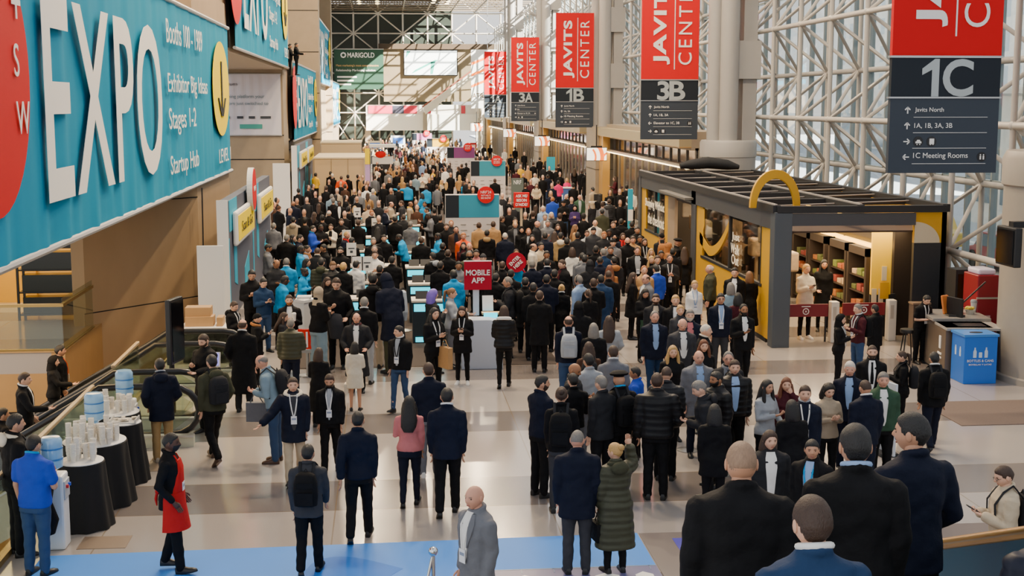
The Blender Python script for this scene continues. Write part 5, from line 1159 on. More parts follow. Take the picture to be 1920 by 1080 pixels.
t = thing('leaflet_stand', 'clear tube of white umbrella bags on a round base', 'stand', (.42, 33.4, 0)); a = MB(); a.lathe([(.22, 0), (.22, .03), (.03, .05)], (.42, 33.4, 0), 24); obj('base', a, MSteelP, t, 40); a = MB(); a.tube((.42, 33.4, .03), (.42, 33.4, .3), .03, 10); obj('stem', a, MSteelP, t); a = MB(); a.lathe([(.09, .28), (.12, .5), (.08, 1.0), (.03, 1.05)], (.42, 33.4, 0), 10, wob=.15, wn=4); obj('bags', a, mat('plastic_bags', 'b8c4d2', .25), t)
t = thing('umbrella_bag_stand', 'red sign holder on a steel post with a round base', 'stand', (-1.68, 28.0, 0)); a = MB(); a.lathe([(.2, 0), (.2, .02), (.03, .04)], (-1.68, 28.0, 0), 24); a.tube((-1.68, 28, .03), (-1.68, 28, .55), .03, 10); a.box(-1.9, 27.95, .5, -1.46, 28.05, .56); obj('pole', a, MSteelP, t, 40); a = MB(); a.box(-1.86, 27.95, .58, -1.5, 28.05, 1.0); obj('red_box', a, mat('acrylic_red', 'd8261c', .2), t); a = MB(); a.box(-1.70, 27.93, .62, -1.66, 27.95, .95); obj('print', a, MW, t)
# ================================================================ CHECKOUT-FREE SHOP
MDk = mat('shop_slate', '44474c', .5); MDk2 = mat('shop_black', '1f2023', .55); MSY = mat('shop_yellow', 'd3a012', .45); MTan = mat('shop_partition', 'a48f78', .6); MHead = mat('shelf_header', '332b26', .5)
MGl = glass('shop_glass', 'd8d4cc', .25); MCr = mat('shop_cream', 'd2c6a8', .5); MLetW = mat('shop_letter', 'f0e2c4', .5, emit=.25)
bx0, bx1, by0, by1, bh = 9.08, 13.18, 30.3, 47.0, 3.2
t = thing('shop_booth', 'dark checkout-free shop booth with yellow arch on its open roof', 'shop', ((bx0+bx1)/2, (by0+by1)/2, 0))
a = MB(); a.box(bx0-.06, by0-.08, 0, bx0+.36, by0+.30, bh); obj('corner_post', a, mat('post_slate', '4a5158', .45), t, bevel=.01)
a = MB(); a.box(bx0-.06, 46.7, 0, bx0+.1, 47.05, bh); obj('side_post', a, MDk, t); a = MB(); a.box(bx0-.04, 38.3, 0, bx0+.12, 38.85, bh); obj('side_post', a, MDk, t)
a = MB(); a.box(bx0-.04, by0+.3, bh-.42, bx0+.1, 47, bh-.02); a.box(bx0+.3, by0-.06, bh-.32, 12.42, by0+.1, bh-.04); obj('fascia', a, MDk, t)
# long side: far window, opening, near window
def side_win(nm, y0, y1, z0, z1, lines):
    a = MB(); a.box(bx0, y0, .12, bx0+.06, y1, z0); obj('yellow_panel', a, MSY, t); a = MB(); a.box(bx0+.01, y0, 0, bx0+.08, y1, .12); obj('plinth', a, MDk2, t)
    a = MB(); a.box(bx0, y0, z0, bx0+.06, y0+.55, z1); a.box(bx0, y1-.75, z0, bx0+.06, y1, z1); obj('yellow_edge', a, MSY, t)
    a = MB(); a.box(bx0+.03, y0+.55, z0, bx0+.045, y1-.75, z1); obj('window_pane', a, MGl, t)
    a = MB(); m = (y0+y1)/2-.1; a.box(bx0-.01, m-.05, z0, bx0+.07, m+.05, bh-.4); a.box(bx0-.015, y0+.4, z0-.05, bx0+.07, y1-.6, z0+.02); a.box(bx0-.01, y0+.5, z0, bx0+.06, y0+.56, z1); obj('window_frame', a, MDk2, t)
    for s_, yy, zz, h, w in lines: text(s_, (bx0-.015, yy, zz), -Y_, Z_, h, t, MLetW, w)
side_win('far', 42.3, 46.7, 1.35, 2.76, [('Shopping Without', 46.0, 2.10, .36, 3.2), ('the checkout', 45.5, 1.62, .36, 2.7)])
side_win('near', 31.0, 38.3, 1.35, 2.76, [('Just', 34.2, 2.12, .26, .75), ('Walk', 34.3, 1.82, .26, .85), ('Out', 34.2, 1.54, .26, .7)])
a = MB(); a.box(bx0-.02, by0+.25, .12, bx0+.06, 31.05, 2.78); obj('yellow_edge', a, MSY, t)
# yellow ribbon graphic on the near window: a looping band
P = []; Q = []
for q in np.linspace(0, 1, 26):
    y = 38.0-3.4*q; z = 1.55+.95*((q-.35)/.65)**2*(1 if q > .35 else .35) if q > .35 else 1.55+.30*((.35-q)/.35)
    P.append((y, z+.22-.08*q)); Q.append((y, z-.10+.02*q))
a = MB(); a.prism([(-y, z) for y, z in P]+[(-y, z) for y, z in Q[::-1]], (bx0-.005, 0, 0), -Y_*1, Z_, .012) if False else a.prism([(38.2-y, z) for y, z in P]+[(38.2-y, z) for y, z in Q[::-1]], (bx0-.005, 38.2, 0), -Y_, Z_, .012)
a.prism([(.1, 2.72), (.85, 2.72), (.85, 2.25), (.75, 2.1), (.75, 1.75), (.62, 1.4), (.48, 1.4), (.30, 1.9), (.42, 2.15), (.1, 2.25)], (bx0-.005, 38.2, 0), -Y_, Z_, .012); obj('ribbon_graphic', a, MSY, t)
# opening with a tan partition and a stand
a = MB(); a.box(bx0, 41.3, 0, bx0+.1, 42.3, bh-.4); a.box(10.6, 39.2, 0, 10.7, 41.2, 2.9); obj('partition', a, MTan, t); a = MB(); a.box(bx0-.06, 38.8, bh-.40, bx0+.0, 42.4, bh-.34); a.box(bx0-.3, 38.6, bh-.30, bx0+.05, 42.4, bh-.24); obj('door_header', a, mat('shop_header', '6c6a66', .5), t)
# roof: open frame of dark beams and pale rods
a = MB()
for x in (bx0, 11.1, bx1): a.box(x-.09, by0, bh-.02, x+.09, by1, bh+.16)
y = by0
while y <= by1+.1: a.box(bx0, y-.08, bh-.02, bx1, y+.08, bh+.14); y += 2.38
obj('roof_beams', a, MDk2, t); a = MB()
for x in (bx0-.02, 11.1): a.box(x-.03, by0, bh+.16, x+.03, by1, bh+.19)
y = by0+1.2
while y < by1: a.tube((bx0, y, bh+.05), (bx1, y+.9, bh+.1), .018, 6); y += 2.38
obj('roof_rods', a, mat('rod_pale', 'a59d96', .4), t)
a = MB(); a.box(bx0+.05, by0+.1, bh-.5, bx1-.05, by1-.1, bh-.46); obj('ceiling_panel', a, mat('shop_ceiling', '4a372a', .7), t)
# arch
a = MB(); R, r = .92, .68; A = np.linspace(0, math.pi, 28); P = [(.62*math.cos(q)*R/.92, R*math.sin(q)**.9 if math.sin(q) > 0 else 0) for q in A]+[(.46*math.cos(q), .70*math.sin(q)) for q in A[::-1]]
a.prism(P, (9.35, by0+1.15, bh+.02), X_, Z_, -.12); obj('roof_arch', a, MSY, t, bevel=.01)
# right hand end wall: yellow, cream quarter circle, black
a = MB(); a.box(12.42, by0, 0, bx1+.02, by0+.12, 2.45); a.box(bx1-.1, by0, 0, bx1+.02, by1, 2.45); obj('end_wall', a, mat('shop_charcoal', '212429', .5), t); a = MB(); a.box(12.42, by0, 2.45, bx1+.02, by0+.12, bh+.05); a.box(bx1-.1, by0, 2.45, bx1+.02, by1, bh); obj('yellow_band', a, MSY, t)
a = MB(); a.prism([(0, 0)]+[(.62*math.cos(q), .50*math.sin(q)) for q in np.linspace(0, math.pi/2, 14)], (12.42, by0-.01, 2.45), X_, Z_, .02); obj('cream_arc', a, MCr, t)
# inside: shelving wall, headers, lit strips, yellow side panel
a = MB(); a.box(12.5, by0+1.4, 0, 13.05, 46, 2.75); a.box(bx0+.2, 44.8, 0, 12.5, 44.95, 2.7); obj('inner_wall', a, MHead, t)
l = area('shop_light', (11.2, 33.6, bh-.55), 3.2, 5.5, 260, (1, .74, .42)); area('shop_light', (11.2, 41, bh-.55), 3, 6, 190, (1, .74, .42))
MSt = mat('shelf_light', 'ffc04a', .4, emit=3)
for k in range(3):
    y1 = 32.2+k*3.2; y2 = y1+3.0
    a = MB(); a.box(12.36, y1, 2.28, 12.5, y2, 2.7); obj('header_board', a, MHead, t); a = MB(); a.box(12.33, y1, 2.70, 12.45, y2, 2.74); a.box(12.20, y1, 2.10, 12.5, y2, 2.14); obj('light_strip', a, MSt, t)
    text(('Beer & Wine', 'Recharge', 'Refresh')[k], (12.35, y2-.9, 2.44), -Y_, Z_, .16, t, MLetW, (1.3, 1.1, .9)[k])
    for j in range(2):
        a = MB(); ya = y1+j*1.5; a.box(11.98, ya, 0, 12.5, ya+.12, 2.1); a.box(11.98, ya+1.3, 0, 12.5, ya+1.42, 2.1); a.box(12.42, ya+.12, 0, 12.5, ya+1.3, 2.1); a.box(11.98, ya, 1.9, 12.5, ya+1.42, 2.1)
        for z in (.12, .52, .92, 1.32): a.box(12.02, ya+.12, z, 12.42, ya+1.3, z+.03)
        obj('shelf_unit', a, mat('shelf_brown', '3a2f29', .5), t)
gcols = ['b0603a', '75823f', 'c9ad8a', '94413a', '646c3e', 'b07242']; gi = 0
rr = random.Random(5)
for k in range(2):
    for j in range(2):
        ya = 32.2+k*3.2+j*1.5
        for z in (.15, .55, .95, 1.35):
            for q in range(3):
                c = gcols[(k*3+j*5+int(z*10)+q//2) % 6]; a = MB(); y = ya+.18+q*.38; a.box(12.06, y, z+.002, 12.36, y+.30, z+.13+.05*((q+j) % 2)); tag(obj('food_pack', a, mat('pack_'+c, c, .5, noise=.35, nscale=22), None, bevel=.015), ('orange', 'green', 'beige', 'red', 'olive', 'amber')[gcols.index(c)]+' food pack on the lit shelves inside the shop booth', 'food pack', ('orange', 'green', 'beige', 'red', 'olive', 'amber')[gcols.index(c)]+' food packs on the shop shelves')
a = MB(); a.box(11.86, 31.5, 1.05, 12.36, 31.58, bh-.5); obj('yellow_panel_lit', a, mat('panel_amber', 'ffd01c', .5), t); a = MB(); a.box(11.86, 31.52, 0, 12.5, 31.6, 1.06); obj('inner_side', a, MDk2, t)
for x, z0, z1 in ((11.88, .82, 1.2), (12.05, .82, 1.2), (12.12, 1.4, 1.75)): a = MB(); a.box(x, 31.47, z0, x+.12, 31.5, z1); obj('notice', a, MCr, t)
a = MB(); a.box(12.08, 31.46, .95, 12.30, 31.5, 1.35); obj('arrow_sign', a, MSY, t)
# ribbons of goods seen through the side windows
for y, z, c in ((33.2, 1.7, 'a08a72'), (35.2, 2.2, 'c9bfae'), (36.2, 1.75, 'd8c4a8'), (43.5, 1.8, '7a6a5a'), (45, 2.1, '8a8078')):
    a = MB(); a.cbox((10.3, y, z), (.4, .5, .5)); a.box(10.25, y-.05, .0, 10.35, y+.05, z-.2); tag(obj('display_stand', a, mat('goods_'+c, c, .6, noise=.3, nscale=8), None, bevel=.06), {'a08a72': 'brown display stand seen through the Just Walk Out window', 'c9bfae': 'tall pale display stand seen behind the yellow ribbon window', 'd8c4a8': 'cream display stand low behind the yellow ribbon window', '7a6a5a': 'dark display stand behind the Shopping window, nearer the doorway', '8a8078': 'grey display stand behind the Shopping window, farther end'}[c], 'display stand')
t = thing('snack_stand', 'dark snack stand with white bags in the side doorway of the shop', 'stand', (9.9, 40.2, 0)); a = MB(); a.box(9.6, 39.7, 0, 10.2, 40.9, .9); a.box(9.6, 39.8, .9, 10.1, 40.8, 1.75); obj('cabinet', a, MDk2, t); a = MB(); a.box(9.58, 39.8, 1.0, 9.61, 40.8, 1.25); obj('goods', a, mat('goods_green', '7d9a2c', .5, noise=.4, nscale=14), t); a = MB(); a.box(9.58, 39.8, .62, 9.61, 40.8, .86); obj('goods_red', a, mat('goods_redy', 'b8482a', .5, noise=.4, nscale=14), t)
a = MB()
for i in range(6): a.box(9.68+.0, 39.9+i*.14, 1.75, 9.95, 39.98+i*.14, 2.12+.03*(i % 2))
tag(obj('paper_bags', a, MCr), 'row of white paper bags standing on the snack stand', 'paper bags')
t = thing('duffel_bag', 'black folded cover lying on the far end of the shop roof', 'cover', (11.2, 46.2, 3.36)); a = MB(); a.path([(10.3, 46.1, 3.55), (10.7, 46.1, 3.6), (11.3, 46.15, 3.66), (12, 46.1, 3.58), (12.4, 46.1, 3.5)], [.12, .22, .26, .22, .1], 12, flat=.8); obj('body', a, mat('cover_black', '1c1e22', .8, bump=.6, bscale=6), t, 60)
# entry gates
for x, y, l in ((10.72, 30.85, 'white shop gate pedestal nearest the corner post'), (12.2, 31.0, 'white shop gate pedestal beside the dark end wall')):
    t = thing('gate_pedestal', l, 'gate', (x, y, 0)); a = MB(); a.box(x-.1, y-.12, 0, x+.1, y+.12, 1.0); obj('pedestal', a, mat('gate_white', 'e4dccd', .4), t, bevel=.02); a = MB(); a.box(x-.06, y-.13, .55, x+.02, y-.115, .88); obj('recess', a, mat('gate_recess', 'bdb2a2', .5), t)
for x0, x1, y, l in ((9.5, 10.6, 30.95, 'dark red gate panel with round emblem beside the woman in cream coat'), (11.0, 12.05, 31.05, 'dark red gate panel behind the three people at the shop entrance')):
    t = thing('gate_panel', l, 'gate', ((x0+x1)/2, y, 0)); a = MB(); a.box(x0, y-.03, .62, x1, y+.03, .92); obj('panel', a, mat('gate_red', '7a1622', .45), t); a = MB()
    for x in (x0+.05, x1-.05): a.box(x-.02, y-.02, 0, x+.02, y+.02, .62)
    obj('legs', a, MBlk, t); a = MB(); cx = (x0+x1)/2; a.path([(cx+.07*math.cos(q), y-.035, .75+.07*math.sin(q)) for q in np.linspace(0, 6.283, 20)[:-1]], .012, 6, closed=True); a.box(cx-.015, y-.04, .73, cx+.015, y-.03, .77); a.box(cx-.11, y-.04, .86, cx+.11, y-.03, .88); obj('emblem', a, MW, t)
t = thing('trash_cabinet', 'dark brown cabinet against the shop end wall', 'cabinet', (12.3, 30.1, 0)); a = MB(); a.box(12.35, 30.0, 0, 12.75, 30.28, 1.02); obj('body', a, mat('cabinet_brown', '5a4d44', .4), t); a = MB(); a.box(12.33, 29.98, 1.02, 12.77, 30.28, 1.06); obj('top', a, mat('cabinet_top', '8a7460', .4), t)
_n0 = set(bpy.data.objects)
# counter with register, bin and vending machines
MCt = mat('counter_brown', '6e6156', .35, metal=.3)
t = thing('service_counter', 'brown metal clad service counter with stone top and waste slots', 'counter', (12.130, 27.02, 0))
a = MB(); a.box(11.680, 26.62, .04, 12.680, 28.72, 1.05); obj('body', a, MCt, t, bevel=.01); a = MB(); a.box(11.630, 27.42, 1.05, 12.880, 28.77, 1.12); obj('worktop', a, mat('stone_top', '8d8a86', .25, noise=.15, nscale=30), t, bevel=.01)
a = MB(); a.box(11.830, 26.60, .02, 12.550, 26.62, .98); obj('front_panel', a, MDk2, t); a = MB(); a.box(11.670, 26.52, 1.0, 12.880, 27.42, 1.05); obj('lower_top', a, mat('stone_top2', 'a19e9a', .25), t); a = MB(); a.box(11.980, 26.77, 1.05, 12.580, 27.17, 1.06); obj('waste_slot', a, MBlk, t)
a = MB(); a.box(11.665, 26.92, .55, 11.69, 27.04, .82); a.box(11.665, 26.87, .42, 11.69, 27.12, .46); a.box(11.665, 26.87, .34, 11.69, 27.12, .37); obj('pictogram', a, MW, t)
t = thing('cash_register', 'black tablet register with a wand arm on the stone counter top', 'register', (12.230, 27.72, 1.12)); a = MB(); a.cbox((12.180, 27.72, 1.32), (.05, .5, .42), rz=.4); obj('tablet', a, MBlk, t, bevel=.01); a = MB(); a.box(12.030, 27.62, 1.12, 12.380, 27.87, 1.16); a.tube((12.230, 27.72, 1.15), (12.180, 27.72, 1.35), .03, 8); a.tube((12.330, 27.72, 1.4), (12.880, 27.92, 1.85), .018, 6); obj('stand', a, MBlk, t)
t = thing('serving_scoop', 'orange paddle leaning behind the register', 'paddle', (12.030, 27.92, 1.12)); a = MB(); a.cbox((12.050, 27.97, 1.34), (.22, .05, .42), rx=-.2, rz=.6); obj('paddle_body', a, mat('paddle_orange', 'd07a34', .5), t, bevel=.04)
for x, y, w, h, c, l in ((12.380, 28.17, .26, .16, 'e8e4de', 'pile of white wrapped food on the stone counter'), (12.610, 28.02, .22, .14, 'd8c23a', 'yellow fruit in a tub on the stone counter')):
    t = thing('food_tub', l, 'food tub', (x, y, 1.12)); a = MB(); a.lathe([(w*.35, 1.12), (w*.5, 1.12+h*.7), (w*.52, 1.12+h*.75)], (x, y, 0), 16); obj('tub', a, mat('tub_clear', 'b8b8b4', .2), t, 40); a = MB(); rr = random.Random(3)
    for i in range(9): a.ell((x+rr.uniform(-.07, .07), y+rr.uniform(-.07, .07), 1.12+h*.8+rr.uniform(0, .04)), (.045, .045, .035), 8, 6)
    obj('food', a, mat('food_'+c, c, .5), t, 60)
t = thing('cup', 'clear cup with grey lid on the stone counter', 'cup', (12.780, 28.32, 1.12)); a = MB(); a.lathe([(.05, 1.12), (.075, 1.34)], (12.780, 28.32, 0), 16); obj('cup_body', a, mat('cup_clear', 'c8ccd0', .15), t, 40); a = MB(); a.lathe([(.08, 1.34), (.08, 1.37), (.06, 1.40)], (12.780, 28.32, 0), 16); obj('lid', a, mat('lid_grey', '8a9098', .4), t, 40)
piv = Vector((11.66, 26.6, 0)); Rq = Matrix.Rotation(R_(-7), 3, 'Z')
for o in set(bpy.data.objects)-_n0:           # the whole counter stands at a slight angle to the hall
    if o.parent is None: o.location = piv+Rq @ (o.location-piv); o.rotation_euler[2] += R_(-7)
t = thing('recycling_bin', 'blue BOTTLES & CANS recycling bin beside the round drum column', 'bin', (12.1, 26.0, 0)); MBB = mat('bin_blue', '176cd2', .4)
a = MB(); a.box(11.76, 25.85, 0, 12.46, 26.48, .98); obj('body', a, MBB, t, bevel=.01); a = MB(); a.box(11.74, 25.83, .98, 12.48, 26.5, 1.03); obj('lid', a, mat('bin_lid', '3f86d8', .3), t); a = MB(); a.lathe([(.14, 1.03), (.14, 1.036), (.01, 1.036)], (12.1, 26.1, 0), 24, sy=.6); obj('opening', a, MBlk, t)
yb = 25.842; a = MB()
for cx, s in ((11.98, 1.1), (12.10, .55), (12.22, 1.1)):
    if s > 1: a.prism([(-.034, 0), (.034, 0), (.034, .13), (.014, .17), (.014, .21), (-.014, .21), (-.014, .17), (-.034, .13)], (cx, yb, .55), X_, Z_, .006)
    else: a.prism([(-.034, 0), (.034, 0), (.034, .10), (.028, .11), (-.028, .11), (-.034, .10)], (cx, yb, .55), X_, Z_, .006)
obj('bottle_pictograms', a, mat('print_paleblue', 'c9dcf2', .5), t); text('BOTTLES & CANS', (12.1, yb, .46), X_, Z_, .05, t, MW, .56, 'C'); text('BOTELLAS Y LATAS', (12.1, yb, .39), X_, Z_, .032, t, MW, .48, 'C')
a = MB()
for cx in (26.05, 26.27): a.prism([(-.034, 0), (.034, 0), (.034, .13), (.014, .2), (-.014, .2), (-.034, .13)], (11.755, cx, .55), -Y_, Z_, .006)
obj('side_pictograms', a, mat('print_paleblue', ''), t)
t = thing('drinks_fridge', 'tall drinks fridge edged with yellow green lights behind the counter', 'fridge', (13.2, 29.3, 0)); a = MB(); a.box(12.95, 29.1, 0, 13.45, 29.6, 1.95); obj('cabinet', a, MDk2, t); a = MB(); a.box(13.0, 29.08, .3, 13.4, 29.1, 1.85); obj('door', a, MGl, t); a = MB()
for x in (13.22, 13.42):
    for i in range(14): a.box(x-.02, 29.05, .45+i*.1, x+.03, 29.085, .52+i*.1)
obj('light_bars', a, mat('led_lime', 'd8f04a', .4, emit=2.2), t)
t = thing('vending_machine', 'dark red vending machine with a white bottle outline behind the drum column', 'vending machine', (13.5, 28.3, 0)); a = MB(); a.box(13.02, 28.1, 0, 13.5, 28.85, 1.95); obj('cabinet', a, mat('vending_red', '8a1026', .3), t, bevel=.02); a = MB(); a.box(13.0, 28.08, 1.42, 13.52, 28.11, 1.46); obj('trim', a, MAlu, t); a = MB(); a.prism([(-.14, 0), (.14, 0), (.16, .3), (.08, .55), (.07, .75), (-.07, .75), (-.08, .55), (-.16, .3)], (13.26, 28.09, .3), X_, Z_, .01); obj('bottle_outline', a, mat('print_pinkish', 'd8c4c8', .5), t)
a = MB(); a.box(13.05, 28.15, 1.95, 13.45, 28.75, 2.08); tag(obj('clear_box', a, mat('box_lilac', 'd8cfe6', .2), None, bevel=.04), 'pale plastic box on top of the dark red vending machine', 'box')
t = thing('stool', 'black stool under the man leaning on the stone counter', 'stool', (11.55, 28.3, 0)); a = MB(); a.lathe([(.17, .66), (.18, .70), (.17, .74), (.02, .745)], (11.55, 28.3, 0), 20); obj('seat', a, MBlk, t, 40); a = MB()
for i in range(4): q = i*math.pi/2+.7; a = MB(); a.tube((11.55+.1*math.cos(q), 28.3+.1*math.sin(q), .67), (11.55+.2*math.cos(q), 28.3+.2*math.sin(q), 0), .015, 8); obj('leg', a, MBlk, t)
t = thing('sign_board', 'white standing board edge-on beside the man in the green jacket', 'sign', (8.15, 20.6, 0)); a = MB(); a.cbox((8.12, 20.7, .62), (.05, .6, 1.2), rz=.2); obj('panel', a, mat('board_white', 'c8ced6', .4), t, bevel=.01); a = MB(); a.cbox((8.12, 20.7, .03), (.3, .5, .05)); obj('foot', a, MBlk, t)
t = thing('wall_socket', 'small white junction box on the round drum column', 'socket box', (12.9, 25.2, 1.95)); a = MB(); a.box(12.85, 24.95, 1.92, 13.05, 25.2, 2.12); obj('box', a, MWht, t); a = MB(); a.path([(12.95, 25.0, 2.12), (12.98, 24.9, 2.4), (13.05, 24.75, 2.55)], .01, 6); obj('cable', a, MBlk, t)
# dark cabling down the left wall
a = MB(); a.path([(-5.05, 37.6, 3.4), (-5.06, 37.6, 2.2), (-5.09, 37.6, .2)], .02, 6); tag(obj('cable', a, MBlk, None, 40), 'thin black cable running down the left wall by the backdrop', 'cable')
# ================================================================ FAR END
MGlow = mat('white_fascia', 'f4efe4', .5)
t = thing('footbridge', 'white sunlit footbridge crossing the far end of the hall', 'bridge', (4.5, 166, 0)); a = MB(); a.box(-2.2, 164.5, 2.5, 12.5, 168, 4.45); obj('fascia', a, MGlow, t); a = MB(); a.box(-2.2, 164.6, 4.45, 12.5, 164.7, 5.6); obj('parapet', a, mat('parapet_white', 'e8e0d6', .5), t)
for x in (-2, 12.2): a = MB(); a.box(x-.35, 165, 0, x+.35, 167.5, 2.5); obj('pier', a, M_pier, t)
for x0, x1, c, l in ((-1.9, 1.0, 'd8405a', ''), (1.0, 2.4, '3a3a4a', ''), (2.4, 4.0, 'd03048', ''), (5.1, 5.7, 'c83a4a', ''), (9.4, 9.9, 'c83a4a', '')): a = MB(); a.box(x0, 164.5, 4.55, x1, 164.58, 5.5); obj('printed_panel', a, mat('print_'+c, c, .6), t)
t = thing('video_wall', 'large bright screen high on the far wall', 'screen', (5.9, 168.4, 9.2)); a = MB(); a.box(2.5, 168.3, 9.2, 9.2, 168.6, 12.35); obj('housing', a, MBlk, t); a = MB(); a.box(2.6, 168.27, 9.3, 9.1, 168.3, 12.25); obj('screen', a, mat('screen_bright', 'eef6f4', .4, emit=.9), t); a = MB(); a.prism([(0, 0), (.9, .45), (3.4, 1.7), (3.0, 1.75), (.5, .5)], (3.4, 168.25, 9.4), X_, Z_, .01); a.prism([(3.2, 1.6), (3.7, 1.7), (3.4, .2), (3.1, .2)], (2.7, 168.25, 9.2), X_, Z_, .01); a.prism([(0, 0), (.7, .9), (.2, .9)], (2.7, 168.25, 11.3), X_, Z_, .01); obj('picture', a, mat('print_aqua', '3fae9c', .5), t)
t = thing('banner', 'dark green MARIGOLD banner hanging high at the far left', 'banner', (-3, 167.5, 7.5)); a = MB(); a.box(-6.05, 167.4, 7.5, 0.0, 167.46, 12.4); obj('cloth', a, mat('banner_green', '1f4634', .6), t); a = MB(); a.tube((-6.1, 167.43, 12.4), (.05, 167.43, 12.4), .07, 8); obj('rail', a, MAlu, t)
text('MARIGOLD', (-4.4, 167.37, 11.35), X_, Z_, .62, t, MW, 3.3, bold=.02); a = MB(); a.path([(-4.9+.28*math.cos(q), 167.36, 11.66+.28*math.sin(q)) for q in np.linspace(0, 6.283, 9)[:-1]], .09, 6, closed=True); obj('emblem', a, MW, t)
text("Meet marketing's most comprehensive", (-5.8, 167.37, 10.2), X_, Z_, .34, t, mat('print_gold', 'd8b070', .6), 5.2); text('Relationship Marketing solution', (-5.8, 167.37, 9.6), X_, Z_, .36, t, MW, 4.8)
for i, (z, w) in enumerate(((8.9, 2.4), (8.45, 2.0), (8.0, 1.7))): a = MB(); a.box(-5.7, 167.36, z, -5.7+w, 167.4, z+.2); obj('printed_line', a, MW, t)
t = thing('escalator', 'long sunlit escalator rising to the right at the far end', 'escalator', (7.5, 163.5, 4.4)); a = MB(); a.prism([(5.0, 4.5), (11.8, 9.6), (11.8, 10.4), (4.6, 5.2)], (0, 163, 0), X_, Z_, -1.5); obj('truss_cladding', a, mat('esc_white', 'e9dcc4', .5), t); a = MB(); a.prism([(4.6, 5.25), (11.8, 10.45), (11.8, 10.65), (4.6, 5.45)], (0, 163, 0), X_, Z_, -.1); obj('handrail', a, mat('rail_redbrown', '8a4a3a', .4), t); a = MB(); a.box(4.7, 163, 2.5, 5.2, 164.4, 4.7); a.box(11.4, 163, 0, 11.8, 164.4, 9.8); obj('support', a, M_pier, t)
t = thing('banner', 'white atrium banner in full sun beyond the sign marked 1A', 'banner', (11.7, 158, 5)); a = MB(); a.box(10.2, 157.9, 5.2, 13.2, 158, 12.0); obj('cloth', a, MW, t); text('ATRIUM', (11.6, 157.88, 6.4), X_, Z_, .55, t, mat('print_brown', '6a4a2a', .6), 2.5, 'C')
for i in range(3): a = MB(); a.prism([(0, 0), (2.9, 1.2), (2.9, 1.45), (0, .3)], (10.25, 157.87, 7.6+i*1.3), X_, Z_, .01); obj('printed_stripe', a, MOr, t)
# beige pop-up rooms and stalls along the far left
MBg = mat('popup_beige', 'c9b08a', .6)
t = thing('partition_room', 'low beige panelled partition room beside the distant backdrop wall', 'booth', (-2.6, 79, 0)); a = MB(); a.box(-4.0, 77.2, 0, -1.2, 77.3, 2.6); a.box(-1.3, 77.3, 0, -1.2, 84, 2.6); a.box(-4.0, 77.3, 0, -3.9, 84, 2.6); obj('walls', a, MBg, t); a = MB()
for x in (-3.05, -2.1): a.box(x-.015, 77.18, 0, x+.015, 77.2, 2.6)
obj('seams', a, mat('seam', '8f7a5a', .6), t); a = MB(); a.box(-4.05, 77.15, 2.6, -1.15, 84, 2.68); obj('top_rail', a, mat('popup_top', 'e3d2b0', .5), t)
t = thing('partition_room', 'taller beige partition room farther along the left wall', 'booth', (-2.6, 92, 0)); a = MB(); a.box(-4.2, 90, 0, -1.6, 95, 3.1); obj('walls', a, MBg, t); a = MB(); a.box(-4.25, 89.95, 3.1, -1.55, 95, 3.2); obj('top_rail', a, mat('popup_top', ''), t)
t = thing('banner_stand', 'yellow and lilac banner stand at the corner of the beige partition room', 'banner', (-.95, 76.6, 0)); a = MB(); a.box(-1.12, 76.6, .3, -.85, 76.66, 3.2); obj('cloth', a, mat('banner_lilac', 'c7a2d8', .6), t); a = MB(); a.box(-1.12, 76.58, 2.3, -.85, 76.6, 3.2); obj('yellow_top', a, MYel, t); a = MB(); a.box(-1.15, 76.4, 0, -.8, 76.8, .3); obj('foot', a, MAlu, t)
for i, (x, y, z) in enumerate(((-1.0, 71, .0), (-.55, 71.3, 0), (-.75, 71.1, .55))):
    a = MB(); a.box(x-.24, y-.2, z, x+.24, y+.2, z+.5); a.box(x-.26, y-.22, z+.44, x+.26, y+.22, z+.55); tag(obj('crate', a, mat('crate_yellow', 'd9a83a', .5), None, bevel=.01), ('yellow crate on the floor left of its pair by the beige room', 'yellow crate on the floor right of its pair by the beige room', 'yellow crate topmost of the small stack by the beige room')[i], 'crate')
t = thing('food_stall', 'black and white food stall with a striped top far on the left', 'stall', (-.1, 98, 0)); a = MB(); a.box(-.9, 97, 0, .6, 98.5, 1.4); obj('counter', a, MBlk, t); a = MB(); a.box(-.9, 97, 1.4, .6, 98.5, 1.9); obj('display', a, MWht, t); a = MB(); a.box(-1.1, 96.6, 2.6, .8, 98.8, 2.8); obj('awning', a, MW, t); a = MB()
for x in (-1, .7): a.box(x-.03, 97, 0, x+.03, 97.06, 2.6)
obj('awning_post', a, MAlu, t); a = MB(); a.ell((-.3, 96.98, 2.1), (.4, .1, .25), 12, 8); obj('red_sign', a, MRed, t)
for i, (x, y, w, h, c, l) in enumerate(((7.6, 120, .8, 1.9, 'c02a2a', 'red vending cabinet far on the right beside the entrances'), (8.6, 132, .9, 1.9, 'b82828', 'red cabinet far on the right, behind the other red one'), (1.5, 150, 1.6, 2.2, 'f2f0f2', 'white promotion booth far down the hall'), (-1.0, 140, 1.5, 1.9, 'e8d8b0', 'cream stall far down the hall beneath the bridge'))):
    t = thing('stall' if i > 1 else 'vending_machine', l, 'stall' if i > 1 else 'vending machine', (x, y, 0)); a = MB(); a.box(x-w/2, y, 0, x+w/2, y+.8, h); obj('body', a, mat('stall_'+c, c, .5), t, bevel=.02); a = MB(); a.box(x-w*.35, y-.02, h*.6, x+w*.35, y, h*.9); obj('panel', a, MGlow if i < 2 else mat('stall_blue', '4a7ad0', .5), t)
